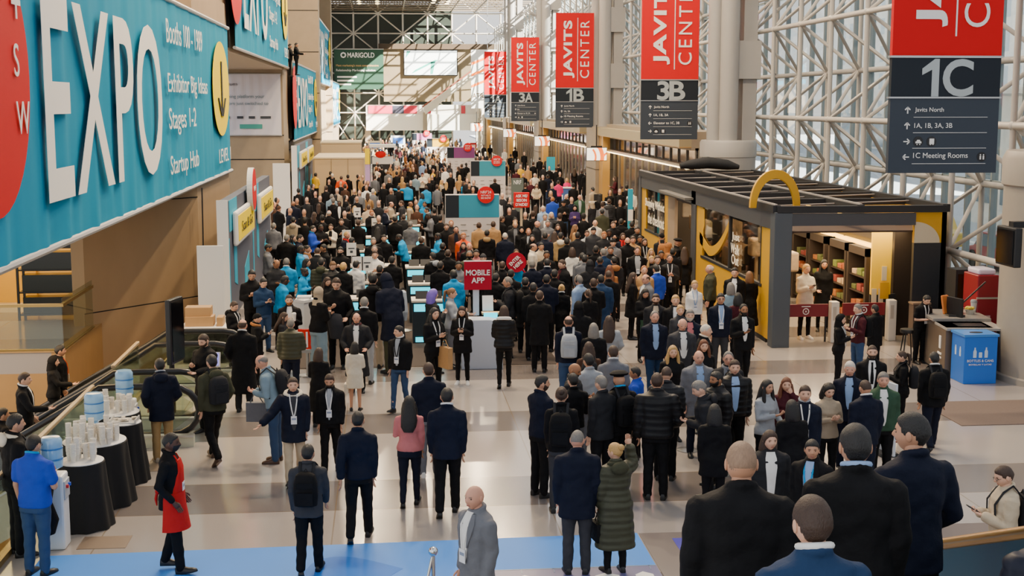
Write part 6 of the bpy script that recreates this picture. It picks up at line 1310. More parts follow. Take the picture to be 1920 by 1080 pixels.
# stairs the foreground group walks down, just below the frame, with their balustrade
t = thing('staircase', 'teal glass balustrade with brass rail of the stairs at the bottom right corner', 'stairs', (2.6, 6.5, 0)); a = MB()
for k in range(12): y = 5.0+k*.36; z = 2.75-k*.175; a.box(.9, y, 0 if k > 7 else z-.5, 3.62, y+.37, z)
obj('steps', a, M_step, t); X = 3.62
a = MB(); a.prism([(4.6, 3.15), (7.6, 1.95), (9.4, 1.2), (9.4, 2.3), (7.6, 3.02), (4.6, 4.22)], (X, 0, 0), Y_, Z_, .03); obj('balustrade', a, mat('balustrade_teal', '12393e', .35), t)
a = MB(); a.path([(X-.015, 4.6, 4.25), (X-.015, 7.6, 3.05), (X-.015, 9.4, 2.33)], .04, 10); obj('rail', a, mat('brass_rail', 'b08a52', .3, metal=.8), t, 60)
a = MB(); a.box(X-.05, 9.3, 0, X+.02, 9.42, 2.3); obj('newel_post', a, MAlu, t)
a = MB(); a.box(-2.2, 9.5, .006, 2.4, 12.75, .36); obj('floor', a, mat('landing_stone', '8d8780', .4), kind='structure')
# ================================================================ PEOPLE: who stands where  (u, head top, feet or 0, facing; clothes; label)
BLOCK += [(-8, 22.3, -3.2, 23.8), (-8, 26.3, -2.95, 28.1), (-4.4, 76.8, -1, 96), (1.5, 28.7, 2.6, 29.4), (9.0, 30.2, 13.3, 47.2), (2.0, 45.5, 4.0, 46.1), (4.5, 71, 6.5, 71.6), (-1.8, 31.9, 1.5, 33.0), (-1.8, 34.9, 1.5, 35.8), (-1.9, 38.5, 1.5, 39.3), (-2, 42.5, 1.5, 43.3), (-2.1, 46.9, 1.5, 47.7), (10.6, 26.1, 12.6, 28.4), (-4.6, 35, -4.0, 48.4), (-4.7, 29.5, -3.1, 30.4), (-20, 10, -4.95, 31.3)]
L1 = '''
322,812,1072,95;m shirt:black pants:black fade:hblack skin=4 mask arms=kk apron=red lan=red badge walk=.25;person in black shirt with bright red apron and black face mask
65,815,1078,20;m polo:royal pants:denim short:hblack skin=2 arms=dp glasses collar=cyan wd=1.12 hp=16;person in royal blue polo shirt and jeans, beside the nearest water cooler
30,776,1040,60;m jacket:black pants:black short:hblack skin=2 hd=cream arms=dk wd=1.1 v=brown;person in black jacket with cream hood behind the blue polo shirt
299,672,865,345;m hcoat:navy pants:khaki short:hblack skin=2 arms=ke collar=lgrey hd shoe=stone;person in navy coat and tan trousers facing the escalator
396,665,868,330;m jacket:olive pants:black short:hblack skin=1 arms=dk bp=charcoal hd walk=.75 shoe=brown;person in olive hooded jacket with grey backpack striding past the escalator
378,628,0,215;m coat:black pants:black short:hbrown skin=1 arms=fp beard=hbrown hp=22;bearded person in black coat holding a card by the escalator terminal
455,598,772,10;m lcoat:black pants:charcoal fringe:hbrown skin=5 arms=kd collar=white wd=1.05;balding person seen from behind in long black overcoat by the escalator
545,598,745,5;m puffer:olive pants:navy short:hgrey skin=1 arms=dp wd=1.12;grey haired person seen from behind in olive quilted jacket
483,667,867,280;m sweater:steel pants:denim fringe:hgrey skin=5 arms=pp bp=charcoal lean=14 hp=24 shoe=brown bag=brief:grey;bald person in pale grey top and jeans bending over with dark backpack
549,708,905,175;m hcoat:navy pants:beige short:hbrown skin=1 arms=do fur=cream lan=white v=dgrey walk=.4;person in navy coat with cream fleece collar reaching out an arm
617,703,885,185;m jacket:black pants:black short:hbrown skin=2 arms=dd lan=white v=lgrey vw=.7 beard=hbrown hp=22 walk=.3;bearded person in black jacket with white lanyard looking down
671,771,1015,5;m jacket:navy pants:black fade:hblack skin=2 arms=bd walk=.45;person in plain navy jacket and black trousers walking away near the blue graphic
577,833,1078,5;m blazer:dgrey pants:black short:hblack skin=2 arms=dw bp=black beard=hblack walk=.3;person in grey blazer with large black backpack walking onto the blue graphic
767,742,950,5;w shirt:rose slim:navy long:hblack skin=3 arms=pd walk=.3 wd=1.08 shoe=black;person in rose top and navy trousers with very long black hair
838,727,967,5;m blazer:navy pants:black short:hblack skin=2 arms=dd walk=.4 collar=white wd=1.05;person in dark navy suit walking away beside the rose top
803,680,893,355;m sweater:navy pants:grey short:hbrown skin=1 arms=dd wd=1.1 shoe=white;person in navy sweater, brown hair, seen from behind above the navy suit
1083,806,1075,5;m hcoat:navy pants:dgrey buzz:hgrey skin=5 arms=dd wd=1.08 hy=15;person with cropped grey hair in navy overcoat and grey trousers
1152,830,1073,350;w lpuffer:olive slim:black bun:blond skin=1 arms=du bag=hand:black bagl hd hy=-35 wd=1.05;person with blond bun in long olive quilted coat raising one hand
747,611,772,205;m jacket:black slim:denim short:hblack skin=1 arms=dd v=lgrey lan=black collar=white hy=40 walk=.3;person in black jacket and jeans with white badge, head turned aside
815,577,745,150;w jacket:black slim:black long:hblack skin=1 arms=pp lan=white ph bag=tote:tan bagl;dark haired person holding a phone with a big tan bag
866,575,720,190;w hcoat:black slim:black long:hbrown skin=1 arms=pp ph lan=white shoe=white hp=20;person in black padded coat and white shoes looking at a phone
945,573,727,5;w puffer:black slim:black bob:hbrown skin=1 arms=pp fur=white walk=.35;person in black jacket with white fur-trimmed hood walking away, black boots
848,540,690,95;w sweater:lgrey slim:grey pony:lbrown skin=1 arms=fp;person in pale grey sweater with tied-back brown hair facing the kiosk
813,542,700,60;w jacket:charcoal slim:black bob:violet skin=1 arms=hp;person with purple hair holding a hand to the face
850,506,650,355;m staff:cyan pants:black short:hblack skin=4 arms=dd;staff person in bright blue shirt seen from behind left of the MOBILE APP sign
951,519,670,275;m jacket:charcoal pants:black recede:hgrey skin=2 arms=pp bp=black ph;balding person in dark jacket with white shoulder stripes using a phone by the kiosk
668,587,735,185;m lcoat:charcoal pants:black fringe:hbrown skin=5 arms=ee v=white scarf=maroon wd=1.1 hp=14;older person in charcoal overcoat with maroon scarf
665,641,770,5;w coat:cream bare bob:hblack skin=2 arms=dp bag=hand:cream bagl;person in short cream coat with bare legs and dark bobbed hair
598,652,800,15;w lcoat:black slim:black bob:hbrown skin=2 arms=pp;person in long black coat with dark hair, left of the cream coat
683,557,720,5;m sweater:black pants:lgrey short:hgrey skin=1 arms=dd collar=white wd=1.08;grey haired person in black sweater seen from behind at the nearest counter
598,538,705,40;w jacket:black wide:steel hijab:stone skin=2 arms=fp;person wearing a grey-brown headscarf and black jacket
630,522,690,185;m sweater:black pants:black short:hbrown skin=1 arms=ep hp=22 wd=1.05;person in black sweater carrying a folded grey coat
615,520,0,150;w jacket:black slim:black long:hbrown skin=1 arms=pp hp=20;dark haired person close behind the one carrying a folded coat
542,553,700,175;m jacket:black pants:black short:hbrown skin=1 arms=pd v=white beard=ginger;person in black coat lifting a white coffee cup
495,522,660,150;m sweater:dblue pants:denim short:hblack skin=1 arms=pp ph hp=18;person in slate blue half-zip sweater holding a phone
472,507,655,175;m jacket:black pants:black short:hblack skin=2 arms=pp hp=20;person in black jacket looking down in front of the backdrop wall
441,566,700,120;m jacket:black pants:black short:hbrown skin=1 arms=dp lan=white hp=18 hd;person in black hooded jacket with white lanyard beside the tan boxes
483,588,720,80;w hcoat:black slim:black beanie:black skin=1 arms=pp fur=camel ph;person with fur-trimmed hood holding up a phone beside the bald overcoat
535,586,715,100;w jacket:charcoal slim:black long:hbrown skin=1 arms=pp hp=18;dark haired person half hidden behind the olive quilted jacket
699,512,690,5;m jacket:black pants:beige short:hblack skin=1 arms=pp hd;person in black hooded jacket and beige trousers leaning on the nearest counter
722,513,700,330;m coat:navy pants:olive hood:navy skin=1 arms=pp lean=16;person in long navy jacket bending over the nearest counter
537,517,655,60;m staff:cyan pants:black fade:hblack skin=4 arms=pp lean=10 hp=16;staff person in bright blue shirt nearest to the slate blue sweater
537,484,610,5;m staff:cyan pants:black short:hgrey skin=3 arms=pp collar=white wd=1.1;grey haired staff person in bright blue shirt seen from behind
573,503,620,110;w staff:cyan slim:black bun:hblack skin=4 arms=pp mask lean=8;staff person in bright blue shirt with black face mask by the white collection box
576,485,0,110;w staff:cyan slim:black bob:hblack skin=2 arms=pp;staff person in bright blue shirt behind the masked one
565,461,0,80;m staff:cyan pants:black short:hblack skin=4 arms=pp;staff person in bright blue shirt with thick black hair, upper one of the group
520,487,0,140;m jacket:charcoal pants:black fringe:hbrown skin=3 arms=cc wd=1.1 hp=22;bald person with arms folded in charcoal jacket by the backdrop wall
506,458,0,80;m jacket:grey pants:black short:hblack skin=3 arms=pp ph hp=24;person in grey jacket leaning at the backdrop wall over a phone
1445,808,0,185;m hcoat:charcoal pants:black bob:hbrown skin=1 arms=dd v=white vw=1.1 hy=-8;person with swept brown hair in dark coat and white shirt before the bald man
1523,825,0,215;m jacket:black pants:black short:hblack skin=2 arms=dd v=lblue lan=cyan hy=-20;person in black jacket with teal lanyard looking aside
1510,723,0,190;m vest:navy pants:black short:hbrown skin=1 arms=dd v=navy lan=white collar=lgrey;brown haired person in navy and grey jacket with white lanyard and badge
1485,750,0,5;w hcoat:black slim:black bob:hblack skin=1 arms=dd;black haired person seen from behind in black coat facing the lanyard wearers
1440,712,0,150;w sweater:lgrey slim:black long:hblack skin=2 arms=ep;person with very long black hair and pale grey sleeves
1475,708,0,190;w jacket:maroon slim:black long:auburn skin=1 arms=hp ph;auburn haired person in maroon jacket talking on a phone
1557,720,0,175;w sweater:stone slim:black bob:hblack skin=1 arms=pp hp=22;dark haired person in grey-brown fleece looking down
1594,678,0,200;m blazer:navy pants:navy short:hwhite skin=5 arms=dd v=lblue hp=10;smiling white haired person in navy blazer
1636,647,0,195;m blazer:black pants:black buzz:hbrown skin=1 arms=dd v=white tie=black beard=hbrown;bearded person in black suit and dark tie near the shop entrance
1657,698,0,190;m jacket:green pants:black short:hgrey skin=5 arms=de v=white wd=1.05;grey haired person in dark green jacket beside the white standing board
1622,712,0,350;m blazer:navy pants:navy buzz:hbrown skin=2 arms=dd collar=white wd=1.08;person with shaved head in navy suit, seen from behind, facing the green jacket
1608,570,715,255;m sweater:maroon pants:denim short:hgrey skin=1 arms=pp bp=black lan=white collar=white;grey haired person in dark purple sweater with backpack and lanyard at the shop entrance
1578,590,728,120;w jacket:black slim:black hood:black skin=1 arms=pp ph lan=white;person in black hooded coat looking at a phone at the shop entrance
1640,571,700,330;m hcoat:black pants:black short:hblack skin=2 arms=pp;person in black coat behind the purple sweater at the shop entrance
1690,658,0,285;w jacket:black slim:black pony:hbrown skin=1 arms=pp bp=charcoal H=1.5;short person with brown ponytail and grey backpack beside the counter
1752,660,845,5;m blazer:black pants:navy short:hblack skin=2 arms=dd bp=black walk=.5 collar=white wd=1.08;person in black suit with black shoulder bag walking toward the recycling bin
1741,555,680,160;m polo:black pants:black short:hblack skin=1 arms=pp ph lan=white lean=14 hp=20;person in black T-shirt leaning on the counter over a phone
1513,495,635,170;w coat:cream slim:black pony:blond skin=1 arms=pp ph shoe=white;person in long cream coat and white boots inside the shop entrance
1546,487,620,190;w coat:black slim:black long:hblack skin=2 arms=de;person with long black hair in black coat inside the shop entrance
1876,875,0,275;m coat:beige pants:black short:hbrown skin=1 arms=pp glasses bp=charcoal hp=22 ph;person in beige coat with glasses and backpack at the right edge
1018,703,930,60;m sweater:navy pants:black fade:hblack skin=2 arms=cc beard=hbrown hy=20 wd=1.05;person in navy sweater at the left end of the talking group
1053,725,960,10;w jacket:black slim:dgrey bun:hbrown skin=1 arms=dp bp=black;person with brown hair bun and black backpack in the talking group
1074,700,900,350;m sweater:black pants:grey short:hblack skin=1 arms=dp;person in black sweater between the hair bun and the pale grey shirt
1083,682,0,120;m blazer:charcoal pants:grey bald skin=3 arms=pp beard=hblack hp=24;bald bearded person in dark blazer looking down among the talking group
1103,663,0,345;m shirt:lgrey pants:grey short:hblack skin=2 arms=ed;dark haired person in pale grey shirt seen from behind
1126,704,0,330;m blazer:charcoal pants:black short:hgrey skin=1 arms=dd;grey haired person in charcoal blazer beside the flat black cap
1160,697,915,345;m jacket:black pants:black beret:black skin=2 arms=dd bp=black beard=hblack collar=cyan wd=1.1;person in flat black cap with black backpack and teal lanyard
1190,688,860,290;m sweater:royal pants:black short:hblack skin=3 arms=ec wd=1.1;person in royal blue sweater with short black hair
1232,699,935,10;m puffer:black pants:black fade:hbrown skin=2 arms=de wd=1.15;person in black quilted jacket, seen from behind, beside the queue posts
1250,687,0,15;m puffer:charcoal pants:black buzz:hbrown skin=1 arms=dp;person with shaved head in dark quilted jacket with high collar, seen from behind
1342,697,0,250;m puffer:black pants:black short:hblack skin=3 arms=dd beard=hblack wd=1.1;person with full black beard in black quilted jacket facing left
1303,716,940,280;m jacket:charcoal pants:black short:hgrey skin=1 arms=pp hd lean=10 hp=26;grey haired person bending forward in dark hooded jacket
1340,758,0,10;w hcoat:black slim:black bob:hblack skin=1 arms=dp;black haired person in black coat seen from behind, in front of the quilted jackets
1378,675,0,185;m puffer:black pants:black short:hbrown skin=1 arms=dd v=lblue hd wd=1.05;brown haired person in black quilted jacket over a light blue shirt
1366,659,0,190;m jacket:charcoal pants:black recede:hgrey skin=5 arms=dd scarf=grey glasses;person with glasses and striped grey scarf in dark jacket
1311,657,0,180;m coat:grey pants:navy bald skin=5 arms=dd v=lblue vw=1.3 wd=1.08;bald person in open grey coat over a light blue shirt
1262,648,0,180;w coat:black slim:black long:blond skin=1 arms=dd;blond person in black buttoned coat facing the camera
1320,637,0,180;w jacket:black slim:black long:auburn skin=1 arms=dd;auburn haired person behind the bald man in the open grey coat
1281,598,0,180;m blazer:dgrey pants:navy fringe:hwhite skin=5 arms=dd v=white vw=1.5 hp=20 wd=1.1;balding person in grey blazer and white shirt looking down
1228,583,0,178;m blazer:navy pants:dblue recede:hgrey skin=5 arms=dd v=lblue vw=1.3 walk=.4 wd=1.08;person in navy blazer over bright blue shirt walking toward the camera
1325,608,0,90;m jacket:black pants:black buzz:hwhite skin=1 arms=dd collar=cream hy=20;pale bald person turning away to the right in a black coat
1294,580,0,185;m blazer:navy pants:navy short:hgrey skin=1 arms=dd v=rose beard=hwhite;person with white beard in navy blazer and pink shirt
1276,572,0,180;w jacket:dgrey slim:black bun:blond skin=1 arms=dd;blond person with tied hair in grey jacket before the white shirt
1267,553,0,185;m jacket:black pants:black short:blond skin=1 arms=dd v=white;blond person in black zipped jacket left of the white shirt
1303,526,0,180;w shirt:white slim:navy short:blond skin=1 arms=dd lan=lblue;short haired blond person in white shirt with pale blue lanyard
1352,550,0,185;m blazer:navy pants:dgrey short:hblack skin=2 arms=dd v=lblue lan=white glasses vw=1.2;person with glasses in navy blazer, light blue shirt and hanging badge
1395,570,0,175;m blazer:black pants:black recede:hblack skin=3 arms=dp v=white beard=hblack ph walk=.3;bearded person in black suit and white shirt holding a phone
1405,509,0,5;w lcoat:black slim:black bob:lbrown skin=1 arms=dw walk=.4;person in long black coat walking away along the yellow shop wall
1370,530,0,5;w jacket:steel slim:black bob:hgrey skin=1 arms=dd collar=red;grey haired person in grey-blue jacket with red collar
1384,549,0,10;w jacket:maroon slim:black bob:hblack skin=2 arms=dd;black haired person in dark maroon jacket behind the bearded black suit
1330,496,0,285;m jacket:olive pants:black fringe:hwhite skin=5 arms=dd v=black wd=1.12;older white haired person in olive jacket over a black shirt
1378,502,0,200;m jacket:black pants:black short:hblack skin=1 arms=dd v=white;young dark haired person by the yellow shop panel
1230,551,0,190;m jacket:charcoal pants:black short:hbrown skin=1 arms=dd v=beige glasses beard=hbrown;person with glasses and brown beard in dark open coat
1211,542,0,170;w jacket:black slim:black long:hblack skin=2 arms=pp ph bag=tote:green hp=22;dark haired person with green tote bag looking at a phone
1210,514,0,250;m blazer:grey pants:grey fringe:hbrown skin=5 arms=dd v=white glasses;bald person with glasses in grey suit looking left
1188,511,0,90;w coat:black slim:black long:hbrown skin=1 arms=dd;person with long dark hair in black coat walking right
1230,496,0,340;m sweater:royal pants:black short:hblack skin=2 arms=dd collar=white;black haired person in royal blue top with white collar, seen from behind
1066,592,0,5;m jacket:navy pants:denim fringe:hbrown skin=5 arms=dd bp=lgrey;balding person in navy jacket with light grey backpack and jeans
1113,606,0,5;w hcoat:black slim:black bob:hgrey skin=1 arms=dd wd=1.12;person with long grey hair in black coat seen from behind
1142,592,0,10;w hcoat:lgrey slim:black long:hbrown skin=1 arms=de;person with long brown hair in pale coat with a white sleeve
1104,641,0,5;w jacket:brown slim:black long:hbrown skin=1 arms=dd bp=charcoal;person with very long dark brown hair behind the pale grey shirt
1150,648,0,5;m blazer:grey pants:grey short:hbrown skin=1 arms=dd collar=white wd=1.06;brown haired person in grey blazer with white collar seen from behind
1085,566,0,5;m jacket:black pants:black hood:black skin=1 arms=dd wd=1.08;person in black leather jacket and dark hood seen from behind
1103,542,0,350;w jacket:black slim:black pony:hbrown skin=1 arms=dd;brown haired person in black jacket left of the long blue coat
1053,533,655,5;w coat:black slim:black bun:blond skin=1 arms=dd collar=white bag=tote:beige bagl;person with blond bun and beige bag in black coat
1127,515,0,5;m lcoat:dblue pants:black short:hblack skin=2 arms=dd wd=1.12;person in long deep blue overcoat seen from behind
1084,516,0,320;m shirt:lblue pants:denim short:hgrey skin=5 arms=dd headphones;grey haired person in pale blue shirt with headphones at the neck
1143,497,0,5;w coat:camel slim:black long:auburn skin=1 arms=dd;person with long auburn hair in camel coat seen from behind
1141,507,0,5;m jacket:black pants:black buzz:hbrown skin=2 arms=dd;person with shaved head in black jacket before the camel coat
1053,487,0,240;m vest:black pants:black short:hbrown skin=1 arms=dd v=maroon collar=maroon;person with brown hair looking left, black top with white sleeves
'''
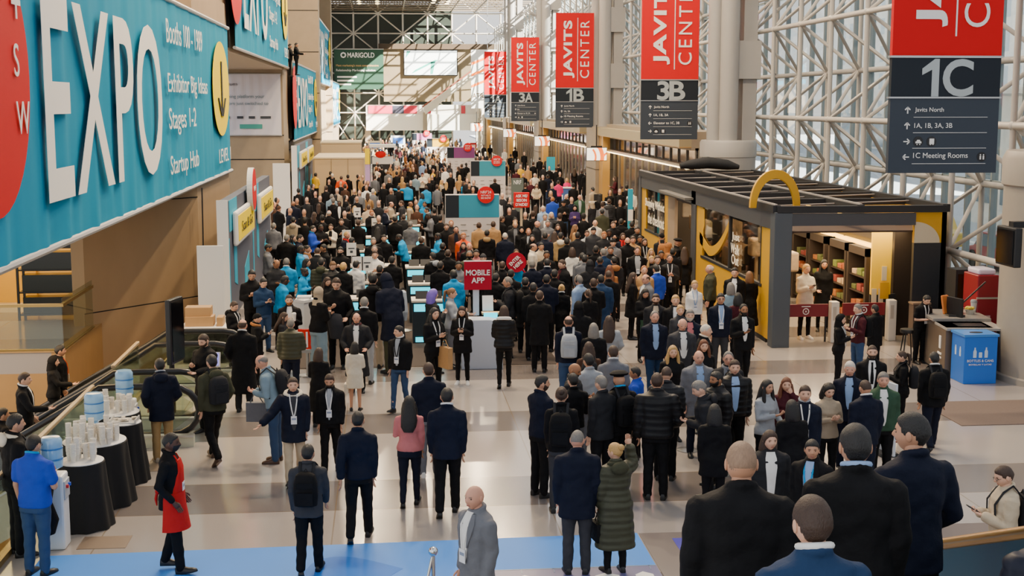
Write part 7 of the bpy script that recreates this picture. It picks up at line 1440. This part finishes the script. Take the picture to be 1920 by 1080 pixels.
L2 = '''
998,488,0,5;m blazer:navy pants:navy short:hgrey skin=1 arms=dd;grey haired person in navy jacket beside the ENTER HERE paddle
1026,485,0,5;m blazer:navy pants:navy short:hblack skin=1 arms=dd collar=white;black haired person in navy suit right of the ENTER HERE paddle
970,486,590,340;w staff:cyan slim:black bob:hblack skin=4 arms=ph;staff person in bright blue jacket holding the ENTER HERE paddle
968,467,0,180;m jacket:black pants:black recede:hbrown skin=3 arms=dd;bald person in black coat behind the ENTER HERE paddle
1001,456,0,100;m jacket:cream pants:black fringe:hbrown skin=2 arms=dd;bald person in cream jacket facing right
1015,455,0,170;m jacket:beige pants:black short:hblack skin=2 arms=dd;black haired person in beige jacket beside the cream one
1073,464,0,5;w sweater:striped slim:black bob:hbrown skin=1 arms=dd;person in black and white striped sweater
1092,474,0,5;m hoodie:grey pants:black short:hblack skin=2 arms=dd hd;person in grey hooded sweater right of the striped sweater
1106,488,0,5;m jacket:charcoal pants:black hood:charcoal skin=1 arms=dd;person in dark hood in the middle of the right-hand crowd
1131,466,0,350;m shirt:dblue pants:navy short:hgrey skin=1 arms=dd;grey haired person in blue shirt seen from behind
1125,481,0,5;m jacket:navy pants:navy buzz:hblack skin=3 arms=dd;person with cropped hair in navy jacket below the blue shirt
1151,481,0,350;m jacket:charcoal pants:black short:hblack skin=1 arms=dd hd=camel;person with tan hood over a dark jacket
1195,463,0,180;m blazer:black pants:black recede:hbrown skin=5 arms=dd v=lgrey vw=1.3 badge wd=1.1;person with ruddy face in black suit and grey striped shirt
1177,445,0,180;m jacket:black pants:black bald skin=5 arms=dd beard=hblack badge;bald bearded person in black coat with white badge
1168,437,0,180;w jacket:navy slim:black bob:hbrown skin=1 arms=dd scarf=red glasses;person wearing a bright red scarf
1142,430,0,180;m jacket:black pants:black short:hblack skin=4 arms=dd lan=white;dark skinned person in black coat with lanyard
1101,432,0,180;w sweater:lgrey slim:black short:hbrown skin=5 arms=ee badge;person in pale grey sweater with square badge facing the camera
1116,412,0,180;m jacket:cream pants:black bald skin=1 arms=dd v=white;bald person in open cream jacket above the pale grey sweater
1113,426,0,180;m jacket:dgrey pants:black beanie:charcoal skin=1 arms=dd;person in dark cap right of the pale grey sweater
1083,435,0,5;m blazer:charcoal pants:black short:hblack skin=2 arms=dd wd=1.05;black haired person in charcoal blazer seen from behind
1079,421,0,90;w coat:tan slim:black long:lbrown skin=1 arms=dd;long haired person in tan coat facing right
1051,436,0,5;m jacket:khaki pants:black short:hblack skin=1 arms=dd hd=cream;person in khaki jacket with cream hood seen from behind
1129,392,0,5;m jacket:olive pants:black short:hblack skin=2 arms=dd wd=1.1;black haired person in olive jacket seen from behind
966,415,0,180;m coat:charcoal pants:black recede:blond skin=1 arms=de v=grey;balding fair person in charcoal coat facing the camera below the ASK ME sign
978,425,0,180;w jacket:black slim:black hood:hblack skin=1 arms=dd;person in dark hood right below the ASK ME sign
991,428,0,180;m jacket:black pants:black recede:ginger skin=5 arms=dd v=lgrey;ruddy older person in black coat below the ASK ME sign
998,440,0,180;w jacket:black slim:black long:hblack skin=1 arms=dd;dark haired person in black in front of the cream jacket
947,436,0,5;m jacket:navy pants:navy buzz:hwhite skin=1 arms=dd wd=1.12;white haired person in wide navy jacket seen from behind
942,405,0,60;m jacket:black pants:black short:hbrown skin=2 arms=dd;brown haired person at the right edge of the near information wall
1022,436,0,5;m coat:navy pants:black short:hblack skin=2 arms=dd wd=1.15;person in wide navy coat below the white haired heads
1040,434,0,5;w jacket:maroon slim:black long:hbrown skin=1 arms=dd bag=hand:pink;brown haired person with a magenta bag
1008,414,0,120;m jacket:charcoal pants:black bald skin=5 arms=dd;ruddy bald person in profile right of the sign post
1018,386,0,200;m shirt:lblue pants:grey recede:hwhite skin=1 arms=dd;white haired person in pale shirt right of the ASK ME sign
1022,401,0,180;m blazer:grey pants:grey short:hgrey skin=1 arms=dd v=white;grey haired person in grey suit right of the sign post
1034,398,0,180;m jacket:dgrey pants:black bob:hwhite skin=1 arms=dd;person with wavy white hair right of the sign post
1057,376,0,180;m jacket:black pants:denim brim beanie:black skin=2 arms=pp;person in black cap looking at a phone
1078,385,0,190;w jacket:purple slim:black hood:black skin=5 arms=pp;person in purple jacket holding a white paper
1036,369,0,5;m jacket:royal pants:denim short:ginger skin=1 arms=dd wd=1.1;ginger haired person in bright blue jacket seen from behind
1110,378,0,340;w coat:charcoal slim:black hood:stone skin=1 arms=dd;person with a fur-edged stone coloured hood
1142,373,0,5;m puffer:charcoal pants:black short:hbrown skin=1 arms=dd wd=1.1;brown haired person in dark padded jacket before the blue podium
1087,365,0,180;m jacket:green pants:black bald skin=5 arms=dd v=lgrey;bald older person in dark green jacket facing the camera
1062,364,0,180;m jacket:black pants:black fringe:hwhite skin=5 arms=dd;bald person with white fringe in the right-hand crowd
1003,325,0,180;m sweater:cream pants:black recede:hwhite skin=1 arms=dd wd=1.1;white haired person in cream sweater standing tall above the crowd
1006,344,0,180;w hoodie:beige slim:black long:hbrown skin=1 arms=ee lan=white;person in beige hoodie with badge before the cream sweater
1027,327,0,5;m jacket:navy pants:denim short:hblack skin=2 arms=dd;person in navy sweatshirt and jeans seen from behind
1047,338,0,10;m shirt:pink pants:navy short:hblack skin=2 arms=dp;person in bright pink shirt seen from behind
1063,334,0,190;w shirt:pink slim:navy bob:blond skin=1 arms=ep badge;fair haired person in bright pink shirt facing the camera
1077,316,0,10;w jacket:black slim:black long:hbrown skin=1 arms=dd;long haired person in black behind the pink shirts
1091,319,0,10;m coat:black pants:black short:hbrown skin=2 arms=dd hd=stone;person in black coat with fur-edged hood by the entrance doors
1099,322,0,5;m lcoat:black pants:black short:hblack skin=1 arms=dd;tall person in long black coat beside the fur-edged hood
1111,351,0,330;m jacket:stone pants:black short:hblack skin=2 arms=dd;black haired person in grey-brown jacket before the blue podium
1059,301,0,10;m coat:black pants:black short:ginger skin=1 arms=dd;tall person in black coat beside the reddish doors
981,325,0,180;m blazer:black pants:black recede:hgrey skin=5 arms=dd v=white tie=lgrey;older person in black suit and pale tie right of the grey-green sign
966,277,0,20;m coat:black pants:black short:hblack skin=2 arms=dd;dark coated person by the far pier
983,286,0,5;m jacket:black pants:black beret:black skin=1 arms=dd;person in black cap standing apart on the far right
757,402,0,5;m jacket:charcoal pants:grey short:hbrown skin=1 arms=pp wd=1.1;person in charcoal jacket and grey trousers seen from behind
770,378,0,90;m coat:stone pants:grey fringe:hbrown skin=3 arms=dd scarf=yellow;bald person with yellow scarf beneath the bright blue shirts
752,376,0,280;m blazer:dgrey pants:grey short:hbrown skin=1 arms=dd;brown haired person in grey suit left of the yellow scarf
724,388,0,100;m blazer:navy pants:navy short:hgrey skin=5 arms=pp lan=white;grey haired person in navy blazer with white lanyard at the counters
734,378,0,100;m coat:stone pants:black fringe:hbrown skin=5 arms=dp;bald person in stone coat behind the navy blazer at the counters
803,400,0,270;m jacket:grey pants:black fade:hblack skin=4 arms=pp lean=8;dark skinned person in grey and black jacket left of the information wall
800,389,0,270;m blazer:black pants:black short:hblack skin=2 arms=pp glasses collar=white;person with glasses in black suit above the grey jacket
764,343,0,5;m staff:cyan pants:black short:hblack skin=4 arms=sd wd=1.1;staff person in bright blue shirt pointing out to one side
799,348,0,5;m staff:cyan pants:black buzz:hbrown skin=4 arms=dd;staff person in bright blue shirt with shaved head farther back
790,362,0,300;w staff:cyan slim:black bob:hblack skin=2 arms=pp;staff person in bright blue shirt between the grey jackets
870,340,0,120;w staff:cyan slim:black long:hbrown skin=2 arms=pp;staff person in bright blue shirt left of the near red roundel
746,439,0,285;m staff:cyan pants:black buzz:hblack skin=4 arms=pp lean=16;staff person in bright blue shirt leaning toward the counters
820,437,0,260;m staff:cyan pants:black short:hblack skin=4 arms=pp;staff person in bright blue shirt left of the near information wall
790,444,0,5;m jacket:black pants:black recede:hbrown skin=2 arms=dd wd=1.18;broad person in black jacket seen from behind between two bright blue shirts
811,473,0,330;m coat:black pants:black short:hblack skin=1 arms=pp hd=lgrey wd=1.08 bag=brief:charcoal;person in black coat with grey hood and shoulder bag
837,419,0,180;m jacket:black pants:black short:hbrown skin=1 arms=dd;dark haired person facing the camera at the corner of the information wall
855,424,0,180;m jacket:brown pants:black recede:hblack skin=5 arms=dd v=navy;ruddy person in brown jacket before the information wall
869,436,0,180;m jacket:orange pants:black short:ginger skin=5 arms=dd;red haired person in orange trimmed jacket before the information wall
869,454,0,190;w jacket:maroon slim:black long:hblack skin=1 arms=dd;dark haired person in maroon jacket below the red haired one
880,455,0,180;m jacket:black pants:black bald skin=5 arms=dd;bald person below the red haired one
880,470,0,180;m jacket:olive pants:black recede:hgrey skin=3 arms=dd mask wd=1.1;person in olive jacket with black mask above the MOBILE APP sign
893,468,0,190;m hoodie:rose pants:black short:hblack skin=2 arms=dd;person in peach top directly above the MOBILE APP sign
906,476,0,180;m jacket:grey pants:black beanie:dgrey skin=1 arms=dd;person in grey cap above the MOBILE APP sign
904,399,0,260;m jacket:navy pants:navy short:hblack skin=1 arms=dd;dark haired person in navy standing against the information wall
898,417,0,5;m jacket:tan pants:black short:hbrown skin=2 arms=dd;person in tan jacket facing the information wall
913,431,0,5;m jacket:black pants:black short:hblack skin=2 arms=dd hd=khaki wd=1.08;person in black jacket with yellow-tan hood before the information wall
928,335,0,5;m jacket:black pants:black short:hbrown skin=2 arms=dd wd=1.15;broad person in black jacket beside the second information wall
905,332,0,280;m coat:black pants:black short:hblack skin=1 arms=dd;black haired person in profile before the second information wall
866,309,0,5;m coat:black pants:black recede:hbrown skin=2 arms=dd wd=1.1;balding person in wide black coat left of the second information wall
792,324,0,180;m jacket:cream pants:black beanie:maroon skin=5 arms=pp;person in cream jacket and dark cap in the left-hand crowd
802,272,0,10;m shirt:lblue pants:charcoal short:hbrown skin=1 arms=dd;person in pale blue shirt far down the hall
728,320,0,5;m blazer:grey pants:grey short:lbrown skin=1 arms=dd;fair person in grey suit seen from behind at the far counters
829,337,0,110;w sweater:beige slim:black long:blond skin=1 arms=pp;blond person in beige top bending at a far counter
592,324,0,30;m shirt:yellow pants:black short:hblack skin=4 arms=pp;person in bright yellow shirt before the beige partition room
640,330,0,5;m jacket:orange pants:black short:hbrown skin=2 arms=ee wd=1.1;person in bright orange jacket before the beige partition room
550,407,0,5;m hoodie:stone pants:black short:hblack skin=1 arms=pp hd;person in stone coloured hoodie seen from behind by the backdrop wall
602,421,0,150;m jacket:black pants:black buzz:hblack skin=4 arms=pp wd=1.1;dark skinned person in black coat looking down among the left-hand crowd
620,420,0,190;w jacket:cream slim:black short:hbrown skin=1 arms=pp v=black;person in cream fleece jacket over black among the left-hand crowd
587,423,0,100;m jacket:royal pants:black short:hblack skin=1 arms=pp collar=cyan;person in bright royal blue jacket among the left-hand crowd
651,434,0,120;m coat:navy pants:navy recede:blond skin=5 arms=pp scarf=red;balding person with a red scarf and navy coat at the counters
703,470,0,180;m shirt:white pants:black short:hbrown skin=1 arms=pp;person in white shirt reading at the counters
638,463,0,190;m jacket:black pants:black short:hblack skin=1 arms=pp glasses beard=hblack;bearded person with glasses in black coat at the counters
595,464,0,5;m vest:charcoal pants:black buzz:hbrown skin=2 arms=dd collar=cream;person with shaved head and cream sleeves seen from behind
602,484,0,5;m puffer:olive pants:black short:hblack skin=1 arms=dp hd;person in dark olive quilted jacket with hood, left of the counters
625,491,0,160;m puffer:black pants:black short:lbrown skin=1 arms=pp hp=24;brown haired person in black quilted jacket bowing over a counter
538,440,0,20;m coat:black pants:black short:hgrey skin=1 arms=dd wd=1.3;broad person in wide black coat by the backdrop wall
577,460,0,120;w jacket:lblue slim:black bun:hblack skin=2 arms=pp scarf=camel;person with an orange-brown scarf beside the bright blue shirts
665,386,0,5;w puffer:charcoal slim:dblue bob:blond skin=1 arms=pp;blond person in dark quilted jacket and jeans at the counters
691,384,0,5;m hoodie:beige pants:black short:hbrown skin=1 arms=pp;brown haired person in beige hoodie at the counters
697,394,0,150;m vest:black pants:black short:ginger skin=5 arms=pp collar=white;ruddy person in black waistcoat with white sleeves
617,394,0,5;m jacket:black pants:black fringe:hwhite skin=1 arms=dd;bald white haired person in black jacket among the left-hand crowd
636,376,0,180;m blazer:black pants:black buzz:hblack skin=4 arms=dd v=white;dark skinned person in black suit with white shirt
550,377,0,10;m coat:navy pants:tan bald skin=3 arms=pp wd=1.2;bald person in navy coat and tan trousers by the backdrop wall
523,386,0,30;m jacket:black pants:black beanie:brown skin=5 arms=pp badge;person in cap and black jacket with white print by the yellow sign
1241,437,0,5;m jacket:charcoal pants:black beanie:black skin=1 arms=dd bp=camel;person in black knitted cap with tan backpack by the shop
1255,456,0,90;w coat:camel slim:black hood:camel skin=1 arms=dd;person in camel hooded coat by the shop
1272,448,0,95;m jacket:black pants:black beret:black skin=2 arms=dd;person in black beret by the shop doorway
1284,463,0,15;w coat:black slim:black long:hbrown skin=1 arms=dd collar=red;person in black coat with red collar by the shop doorway
1209,447,0,180;w jacket:black slim:black bob:hbrown skin=1 arms=dd lan=white glasses;person with glasses and white lanyard by the shop
1221,466,0,180;w jacket:black slim:black long:blond skin=1 arms=dd scarf=cream;blond person with a cream scarf
1233,479,0,180;m jacket:black pants:black short:hbrown skin=1 arms=dd v=white;brown haired person in black coat and white shirt below the cream scarf
1256,477,0,185;m jacket:charcoal pants:black recede:hbrown skin=5 arms=pp lan=white;person in dark jacket studying papers by the shop
'''
# the men riding the escalator in the foreground: feet below the frame
UP = '''
893,908,.36,238,12.3;m blazer:grey pants:grey bald skin=5 arms=dd v=white lan=white wd=1.05 hy=-10;bald person in grey blazer and open white shirt crossing the blue graphic
1392,828,2.30,8,6.75;m hcoat:black pants:black buzz:stub skin=2 arms=dd wd=1.16;broad person with shaved head in black overcoat, seen from behind, largest at the bottom
1607,797,2.28,8,6.8;m hcoat:black pants:black short:hblack skin=2 arms=dd wd=1.1 collar=lblue bag=brief:charcoal bagl;black haired person in black coat with light blue collar and shoulder strap
1716,775,2.22,350,7.4;m blazer:navy pants:black short:hblack skin=2 arms=pe wd=1.05 hy=-38 ph;black haired person in navy jacket turning left with hands at the chin
1528,933,2.26,358,5.5;m blazer:dblue pants:black short:hbrown skin=1 arms=dd wd=1.08 collar=white bag=brief:cyan bagl;brown haired person in blue blazer with teal strap cut by the bottom edge
1154,331,0,280,71;w sweater:maroon slim:black bob:hbrown skin=1 arms=pp;person in maroon top working at the blue podium
2004,925,2.30,5,5.9;m puffer:navy pants:black short:hbrown skin=1 arms=dd wd=1.15;person in navy quilted jacket cut by the right edge
43,698,-.63,85,22.9;m blazer:black pants:black short:hbrown skin=1 arms=kf v=white collar=white;person in black suit riding the nearer escalator up
98,668,-1.0,85,27.0;w jacket:black slim:black hood:black skin=1 arms=df;person in dark hood on the farther escalator
110,647,-.75,70,27.4;m jacket:black pants:black short:hblack skin=2 arms=dd lan=orange;person in black jacket with orange lanyard on the farther escalator
2,765,-1.35,60,23.3;m hcoat:black pants:black short:hblack skin=2 arms=df;person in black coat lowest on the nearer escalator
'''
def read(tbl):
    for ln in tbl.strip().split('\n'):
        a, spec, lab = ln.split(';'); yield [float(q) for q in a.split(',')], spec, lab
for (u, vh, z0, fc, Y), spec, lab in read(UP):
    q = atY(u, vh, Y); P_ = 1.77 if spec[0] == 'm' else 1.66
    if Y == 12.3: P_ = q.z-.36
    if z0 == 0: P_ = q.z
    person(u, vh, None, fc, spec, lab, z0=q.z-P_, xy=(q.x, Y), H=P_)
for tb in (L1, L2):
    for (u, vh, vf, fc), spec, lab in read(tb):
        h = [q for q in spec.split() if q.startswith('H=')]; person(u, vh, vf, fc, spec, lab, H=float(h[0][2:]) if h else None)
# people on the balcony edge, far left
for u, vh, lab in ((543, 82, 'person in black leaning on the high balcony rail, left of the pair'), (555, 80, 'person in black leaning on the high balcony rail, right of the pair')):
    q = atY(u, vh, 74.6); person(u, vh, None, 90, 'm jacket:black pants:black short:hblack skin=2 arms=ff', lab, z0=q.z-1.76, xy=(q.x, 74.6), H=1.76)
# the packed crowd farther back: coats, hair and places as the photograph shows them
CROWD = '''
620,323,5,b s k|623,327,5,b g w|617,338,5,b h k|653,329,20,b s k|664,321,10,c g w|673,329,90,b s k|639,342,5,b n k|648,347,30,r s n|579,349,120,b s k|588,347,110,b s k|591,361,200,b s n|600,369,180,b f n|575,372,190,c s k|557,374,170,b s k|545,392,60,n s c|521,373,100,b s k|515,381,100,r s n|598,384,10,b l n|625,373,5,b s g|630,366,20,b l k|632,355,180,v f w|622,364,10,s s g|650,368,100,b l k|669,370,180,b h k|664,356,180,b l b|674,359,170,g s n|685,340,120,b s k|690,341,180,b s k|703,330,10,g s n|712,325,100,b g w|687,349,180,w s k|700,356,10,g f w|690,363,10,t l n|655,389,30,b s k|646,398,180,b f n|710,407,180,c f g|513,418,10,g s g|549,440,100,a l k|563,440,90,n s k|606,458,250,b s k|645,430,180,b f n|644,492,20,b s b|668,488,20,w s k|700,445,170,b s g|702,460,180,b f g|708,425,10,b l k|712,497,10,b s k|710,378,170,c s g|744,323,10,b s k|755,333,20,t l b|779,328,10,s s g|810,330,200,b s n|837,343,10,b l b|812,303,170,b s n|862,330,10,t l b|876,337,180,c f r|888,340,190,b s n|880,346,170,b s k|887,353,180,b s k|938,332,10,b s k|757,306,20,g s k|765,307,180,t l b|785,293,180,b s k|791,290,180,n l n|792,270,180,n f w|813,318,120,y s n|790,302,10,b s n|785,306,20,r l k|830,300,200,n s n|867,294,180,b l k|851,297,90,b s k|845,297,90,r s n|895,295,180,t l b|905,294,180,s s n|919,272,5,b l k|907,272,10,c s g|946,280,180,w s k|958,290,10,b s k|948,301,180,t l b|962,298,10,b s k|972,300,180,g s w|968,318,10,m s n|976,310,180,y s n|990,312,180,t s n|1000,305,10,b s n|1012,296,10,b s k|1019,310,5,c s n|1030,313,180,b s n|1023,303,20,b l k|1050,324,180,b s k|1043,315,10,b s n|1047,308,10,b s n|1018,330,180,b s g|985,345,10,b s n|995,338,180,m s n|1035,345,180,n s n|1075,345,10,b s k|1162,356,180,b s k|1175,348,10,b s k|1185,356,180,w f r|1144,358,180,b l k|1163,377,180,b s k|1178,374,20,c s n|1125,365,10,b l k|1130,380,20,g s n|1005,387,20,b l n|1072,372,180,n f r|1033,360,180,n l b|942,364,180,c f w|956,372,120,b s k|963,382,10,c s n|932,372,10,w s g|955,392,180,b l n|925,415,10,t s n|930,398,180,b s k|966,408,180,b s k|1027,413,180,g s g|1063,446,10,b s k|1025,470,180,b s k|1133,434,180,c s r|1150,448,180,g n k|1187,443,180,t s n|1200,442,180,b s k|1208,498,180,t f r|1113,522,5,b s n|1097,478,20,g s k|1118,461,20,b s k|1145,462,190,b s n|1150,415,180,b s n|1165,410,20,b s k|1050,402,10,b s n|1095,402,20,b s k|1046,420,180,n l n|985,400,180,b s k|1000,398,20,b s n|915,385,180,b s k|846,413,180,c f r|1222,480,180,b l b|1195,425,180,b s k|1185,415,10,b s k|780,377,180,b s k|782,386,170,r s n|796,378,200,a s k|815,392,10,b s k|826,405,20,b s k|741,405,10,b s k|770,415,20,g s g|830,455,10,b s k|840,468,10,b s n|826,490,20,b s k|860,490,180,g s k|915,500,10,b s k|930,512,20,b s k|942,490,10,b s n|958,505,10,b s k|985,520,10,b s k|1000,530,10,b s k|1025,515,10,n s k|1040,505,10,b s k|1012,545,10,b s n|735,480,10,b s k|660,445,30,b s k|720,440,180,b s k|672,412,10,b s n|605,405,10,b s k|590,400,20,b l n|570,395,180,b s k|572,410,10,b s k|640,410,180,b s n|560,355,10,b s k|612,350,10,b s n|680,330,180,t s n|720,345,180,b s k|733,355,180,c s g|748,350,20,b s k|820,348,20,g s n|805,335,180,b s k|845,325,180,b s k|835,315,180,w s n|820,322,20,b l n|775,315,180,b s k|760,322,20,b l n|770,340,180,b s k|742,312,180,t s n|730,335,180,b l b|716,312,10,b s k|1240,470,180,b s k|1262,465,20,b s k'''
CK = dict(b='black', c='charcoal', n='navy', g='grey', s='steel', t='tan', r='brown', w='white', v='stone', a='cyan', y='yellow', m='maroon')
CN = dict(b='black', c='charcoal', n='navy', g='grey', s='slate blue', t='tan', r='brown', w='white', v='stone', a='bright blue', y='yellow', m='maroon')
HK = dict(k='hblack', n='hbrown', g='hgrey', w='hwhite', b='blond', r='ginger', c='camel')
HN = dict(k='black', n='brown', g='grey', w='white', b='fair', r='reddish', c='tan')
SN = dict(s='short {} hair', f='bald head', l='long {} hair', g='{} hair', h='a dark hood', n='a dark cap')
def zone(u, v):
    if v < 300: return 'far down the hall before the white footbridge'
    if u < 700 and v < 350: return 'before the beige partition room'
    if u < 600: return 'along the backdrop walls on the left'
    if u < 735: return 'around the check-in counters' if v > 395 else 'behind the check-in counters'
    if u < 835: return 'left of the near information wall' if v > 365 else 'beyond the pointing staff person in bright blue'
    if u < 960: return 'around the MOBILE APP and ENTER HERE signs' if v > 460 else ('at the near information wall' if v > 362 else 'around the second information wall')
    if v < 330: return 'by the far right-hand entrances'
    if u < 1120: return 'between the ASK ME sign and the pink shirts' if v < 400 else 'in the right-hand crowd below the ASK ME sign'
    return 'beside the cyan totem and the shop corner'
CR = []
for ln in CROWD.strip().split('|'):
    a, k = ln.rsplit(',', 1); u, v, fc = [float(q) for q in a.split(',')]; c, h, hc = k.split()
    CR.append((u, v, fc, c, h, hc))
cnt = {}
def clab(u, v, c, h, hc): return f'person in {CN[c]} with {SN[h].format(HN[hc])} {zone(u, v)}'
for q in CR: cnt[clab(q[0], q[1], *q[3:])] = cnt.get(clab(q[0], q[1], *q[3:]), 0)+1
for u, v, fc, c, h, hc in CR:
    sx = 'w' if h == 'l' else 'm'; st = dict(s='short', f='recede', l='long', g='short', h='hood', n='beanie')[h]
    kd = ('jacket', 'coat', 'jacket', 'hoodie')[int(u+v) % 4] if sx == 'm' else ('jacket', 'coat')[int(u) % 2]
    if c in 'wya': kd = 'shirt'
    lab = clab(u, v, c, h, hc); g = lab.replace('person', 'people', 1) if cnt[lab] > 1 else None
    ar = ('dd', 'pp', 'dp', 'dd')[int(u*3+v) % 4]; hcl = HK[hc] if st not in ('hood', 'beanie') else ('black' if hc == 'k' else 'charcoal')
    person(u, v, 0, fc, f'{sx} {kd}:{CK[c]} {"pants" if sx == "m" else "slim"}:black {st}:{hcl} skin={"1215"[int(u) % 4] if hc != "k" else "1232"[int(v) % 4]} arms={ar}', lab, g)
PEOPLE.sort(key=lambda r: r['y']*(1 if r['z'] == 0 else .1)*(.55 if r['group'] is None and not r['label'].startswith('person in '+r['top'].split(':')[1]+' with') else 1)); FARTHER = PEOPLE[300:]; PEOPLE = PEOPLE[:300]
used = set(q for r in PEOPLE for q in (r['kb'], r['kt'], r.get('kp'))); JOBS = {k: j for k, j in JOBS.items() if k in used}
gl = {}
for r in PEOPLE: gl[r['label']] = gl.get(r['label'], 0)+1
for r in PEOPLE:
    if gl[r['label']] == 1: r['group'] = None
flush_jobs()
ROOTS = {}
for r in PEOPLE: ROOTS[r['label']] = (assemble(r), r)
# things held: paddle, cup, folded coat
def held(lab, dx, dy, dz): rt, r = ROOTS[lab]; return rt.matrix_basis @ Vector((dx, dy, dz))
q = atY(968, 492, ROOTS['staff person in bright blue jacket holding the ENTER HERE paddle'][1]['y']-.25); t = thing('paddle_sign', 'round red ENTER HERE paddle held up by a staff person', 'sign', tuple(q)); a = MB(); a.prism([(.27*math.cos(w), .27*math.sin(w)) for w in np.linspace(0, 6.283, 32)[:-1]], q, X_, Z_, .02); obj('disc', a, MRedD, t)
a = MB(); a.tube(q+Vector((.17, .01, -.2)), q+Vector((.34, .02, -.42)), .025, 8); obj('handle', a, MRedD, t)
r_ = Vector((math.cos(.75), 0, math.sin(.75))); u_ = Vector((-math.sin(.75), 0, math.cos(.75)))
text('ENTER', q+Vector((0, -.008, 0))+u_*.02, r_, u_, .10, t, MW, .34, 'C', bold=.02); text('HERE', q+Vector((0, -.008, 0))-u_*.12, r_, u_, .10, t, MW, .28, 'C', bold=.02)
q = held('person in black coat lifting a white coffee cup', -.09, .34, 1.20); t = thing('coffee_cup', 'tall white coffee cup held by the person in the black coat', 'cup', tuple(q)); a = MB(); a.lathe([(.032, 0), (.044, .14)], q, 16); obj('cup_body', a, M_paper, t, 40); a = MB(); a.lathe([(.047, .14), (.047, .155), (.036, .175)], q, 16); obj('lid', a, MW, t, 40)
q = held('person in black sweater carrying a folded grey coat', 0, .30, .72); t = thing('folded_coat', 'grey coat folded over the arm of the person in a black sweater', 'coat', tuple(q)); a = MB(); a.path([q+Vector((.02, 0, .42)), q+Vector((0, -.03, .3)), q+Vector((.02, -.02, .1)), q+Vector((0, 0, -.12))], [.10, .17, .16, .11], 12, flat=.5); obj('cloth', a, fab('dgrey'), t, 60)
# everybody still farther back, too many and too small to count: one mass of figures
mb = MB(); rr = random.Random(11)
HI = ['hblack', 'hbrown', 'blond', 'hgrey', 'hwhite', 'ginger']; SK = ['1', '2', '4', '5']
CC = list(COLS); hcm = {h: i for i, h in enumerate(HI)}
def figure(x, y, h, fa, ck, hk, sk, wide=1., lng=0):
    k = CC.index(ck); c_, s_ = math.cos(fa), math.sin(fa); b0 = len(mb.v)
    mb.path([(0, 0, .80), (0, 0, 1.0), (0, 0, 1.25), (0, -.01, h-.37), (0, -.01, h-.275)], [.17, .175, .19, .185, .08], 10, k, flat=.66)
    for s in (-1, 1):
        mb.path([(.085*s, 0, .86), (.095*s, .02*s, .48), (.10*s, .03*s, .03)], [.09, .07, .055], 7, CC.index('black')); mb.path([(.18*s, -.01, h-.36), (.22*s, -.02, 1.12), (.19*s, .12 if s > 0 else .02, .95)], [.06, .055, .045], 7, k)
        mb.ell((.19*s, .15 if s > 0 else .04, .92), (.035, .045, .045), 6, 5, len(CC)+SK.index(sk))
    mb.path([(0, -.01, h-.31), (0, 0, h-.2)], .06, 7, len(CC)+SK.index(sk)); mb.ell((0, .015, h-.12), (.077, .092, .118), 10, 8, len(CC)+SK.index(sk))
    if hk in hcm: mb.ell((0, -.028, h-.102), (.089, .094, .118), 10, 8, len(CC)+4+hcm[hk])
    if lng and hk in hcm: mb.path([(0, -.05, h-.08), (0, -.075, h-.2), (0, -.105, h-.42)], [.085, .10, .05], 8, len(CC)+4+hcm[hk], flat=.6)
    for i in range(b0, len(mb.v)): p = mb.v[i]; mb.v[i] = (x+(p[0]*c_-p[1]*s_)*wide, y+p[0]*s_+p[1]*c_, p[2])
for r in FARTHER:
    hk = r['hair'].split(':'); figure(r['x'], r['y'], 1.765*r['s'], r['fa'], r['top'].split(':')[1], hk[1] if hk[0] not in ('bald', 'fringe') and len(hk) > 1 else '', r['skin'] if r['skin'] in SK else '2', 1., hk[0] in ('long', 'bob'))
bl = [(4.5, 97, 6.5, 97.4), (3.9, 124, 6, 124.4), (3, 148, 5.2, 148.4), (-1, 96.5, 1, 99), (-4.4, 76, -1, 96), (.5, 149.5, 2.5, 151), (-2, 139.5, 0, 141)]
n = 0
while n < 210:
    y = rr.uniform(84, 158); x = rr.uniform(-4.6, 8.6)
    if any(a-.4 < x < c+.4 and b-.6 < y < e+.6 for a, b, c, e in bl) or any(abs(x-r['x'])+abs(y-r['y']) < .6 for r in FARTHER): continue
    figure(x, y, rr.gauss(1.71, .07), rr.choice([0, 0, 3.1, 3.1, 1.5, 4.6])+rr.uniform(-.5, .5), rr.choices(['black', 'charcoal', 'navy', 'dgrey', 'brown', 'tan', 'cream', 'camel', 'maroon', 'lblue', 'stone'], [9, 5, 4, 4, 4, 4, 3, 3, 2, 1, 3])[0], rr.choice(HI+['hblack', 'hbrown', 'hblack', 'hbrown']), rr.choice(SK), 1., rr.random() < .3); n += 1
mb_o = obj('crowd', mb, [fab(c) for c in CC]+[skinm(k) for k in SK]+[hairm(c) for c in HI], None, 60)
tag(mb_o, 'dense distant crowd filling the hall below the white footbridge', 'crowd', kind='stuff')
flush_text()
for o in bpy.data.objects:
    if '_o' in o: del o['_o']
